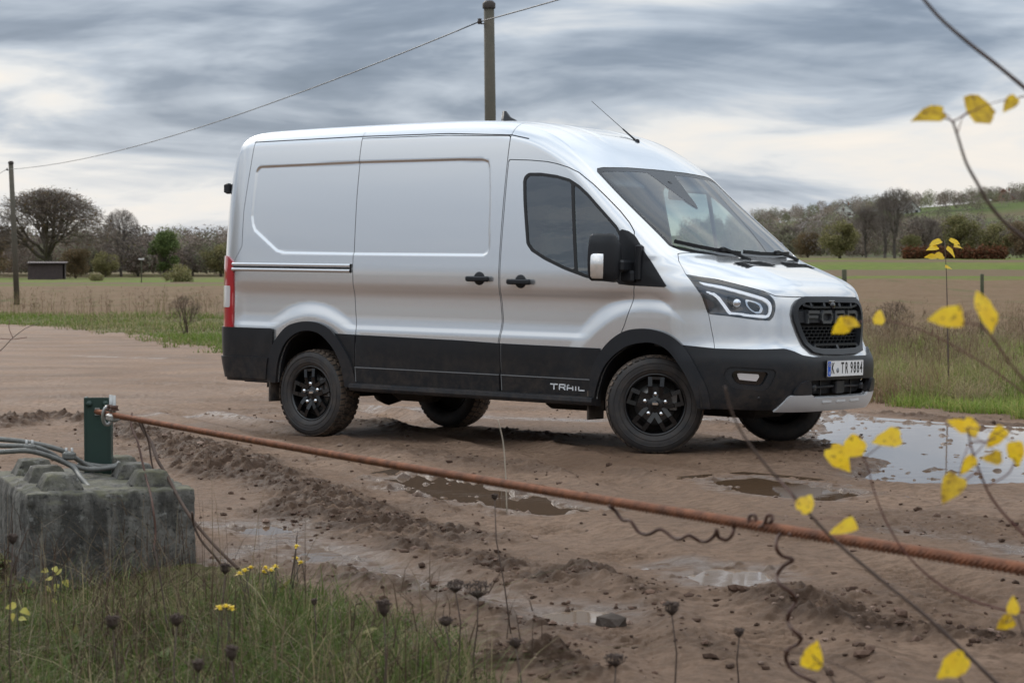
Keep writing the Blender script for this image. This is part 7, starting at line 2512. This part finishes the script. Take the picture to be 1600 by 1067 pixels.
# ------------------------------------------------------------------ stones and crumbs on the mud
def ico_lump(bm, c, r, r_, sq=.7):
    g = bmesh.ops.create_icosphere(bm, subdivisions=1, radius=1.0)
    sx, sy_, sz = r * r_.uniform(.7, 1.3), r * r_.uniform(.7, 1.3), r * sq * r_.uniform(.6, 1.2)
    a = r_.uniform(0, 6.28)
    for v in g['verts']:
        k = r_.uniform(.75, 1.25)
        x, y, z = v.co.x * sx * k, v.co.y * sy_ * k, v.co.z * sz * k
        v.co = Vector((x * math.cos(a) - y * math.sin(a) + c[0], x * math.sin(a) + y * math.cos(a) + c[1], z + c[2]))
M_STONE = mat('dark_stone', (.060, .045, .036), .85, var=(14, .8), col2=(.10, .078, .064), bump=(60, .6, .01))
r_ = random.Random(8)
for u, v, rr, lab in ((955, 978, .045, 'dark angular stone lying on the mud right of the tiny pale puddle'), (745, 946, .022, 'pebble in the rut left of the tiny pale puddle')):
    x_, y_ = gp(u, v)
    bm = bmesh.new(); ico_lump(bm, (0, 0, 0), rr, r_, 1.2 if rr == .045 else .7)
    bmesh.ops.subdivide_edges(bm, edges=list(bm.edges), cuts=1, use_grid_fill=True, smooth=.2)
    for vv in bm.verts: vv.co += vv.normal * rr * .10 * mnoise.noise(vv.co * 40)
    me = bpy.data.meshes.new('stone'); bm.to_mesh(me); bm.free()
    o = link_mesh('stone', me, M_STONE); o.location = (x_, y_, ground_z(x_, y_) + rr * .35)
    tag(o, lab, 'stone')
def crumbs(n, seed):
    r2 = np.random.default_rng(seed)
    a = r2.uniform(-.27, .27, n * 6); r = 6.3 * np.exp(r2.uniform(0, math.log(22 / 6.3), n * 6))
    X, Y = np.sin(a) * r, np.cos(a) * r
    h, wet, clod, df, dn = ground_full(X, Y, True)
    p = (clod ** 1.3 * .9 + .035) * (df > .2) * (dn < 0)
    k = r2.uniform(0, 1, len(X)) < p
    X, Y, h = X[k][:n], Y[k][:n], h[k][:n]
    n = len(X)
    ph = (1 + 5 ** .5) / 2
    ico = np.array([(-1, ph, 0), (1, ph, 0), (-1, -ph, 0), (1, -ph, 0), (0, -1, ph), (0, 1, ph), (0, -1, -ph), (0, 1, -ph), (ph, 0, -1), (ph, 0, 1), (-ph, 0, -1), (-ph, 0, 1)]) / 1.9
    fc = np.array([(0, 11, 5), (0, 5, 1), (0, 1, 7), (0, 7, 10), (0, 10, 11), (1, 5, 9), (5, 11, 4), (11, 10, 2), (10, 7, 6), (7, 1, 8), (3, 9, 4), (3, 4, 2), (3, 2, 6), (3, 6, 8), (3, 8, 9), (4, 9, 5), (2, 4, 11), (6, 2, 10), (8, 6, 7), (9, 8, 1)])
    s = np.exp(r2.normal(math.log(.0055), .55, n)); s = np.clip(s, .0025, .022)
    V = ico[None] * r2.uniform(.65, 1.35, (n, 12, 1)) * (s[:, None, None] * np.stack([r2.uniform(.7, 1.5, n), r2.uniform(.7, 1.5, n), r2.uniform(.5, .9, n)], 1)[:, None, :])
    V = V + np.stack([X, Y, h + s * .25], 1)[:, None, :]
    F = (np.arange(n)[:, None, None] * 12 + fc[None]).reshape(-1, 3)
    C = np.repeat(np.array([(.075, .046, .033), (.115, .072, .053), (.20, .14, .11)])[r2.choice(3, n, p=(.5, .35, .15))] * r2.uniform(.7, 1.3, (n, 1)), 12, 0)
    tag(link_mesh('mud_crumbs', col_mesh('mud_crumbs', V.reshape(-1, 3), F, C), leaf_mat('mud_crumb', .8, 0)), 'loose crumbs of mud and grit strewn over the track', 'mud', kind='stuff')
crumbs(5500, 55)

# ------------------------------------------------------------------ gravel heap beside the track (mirrored in the van's flank)
def heap():
    r2 = np.random.default_rng(6)
    n, m = 60, 40
    V = []
    for i in range(n):
        t = i / (n - 1)
        y = -14 + 62 * t
        crest = 14.5 * float(np.interp(y, [-14, 4, 11, 20, 38, 48], [0, .02, .10, .85, 1.0, 0]))
        for j in range(m):
            s = j / (m - 1) * 2 - 1
            x = -56 + s * 24
            z = max(0.0, crest - abs(s) * 17.0)
            V.append((x, y, z))
    V = np.array(V)
    V[:, 2] += (fbm(V[:, 0] * .3, V[:, 1] * .3, 4, 9) - .5) * 1.2 * (V[:, 2] > .05)
    V[:, 2] += base_h(V[:, 0], V[:, 1]) - .15
    i, j = np.meshgrid(np.arange(n - 1), np.arange(m - 1), indexing='ij')
    F = np.stack([i * m + j, (i + 1) * m + j, (i + 1) * m + j + 1, i * m + j + 1], -1).reshape(-1, 4)
    o = link_mesh('gravel_heap', np_mesh('gravel_heap', V, F), mat('grey_gravel', (.17, .165, .155), .95, var=(.6, .7), col2=(.12, .115, .108), bump=(3, 1.0, .2)))
    tag(o, 'tall grey gravel heap left of the picture, mirrored in the side of the van', 'gravel heap')
heap()
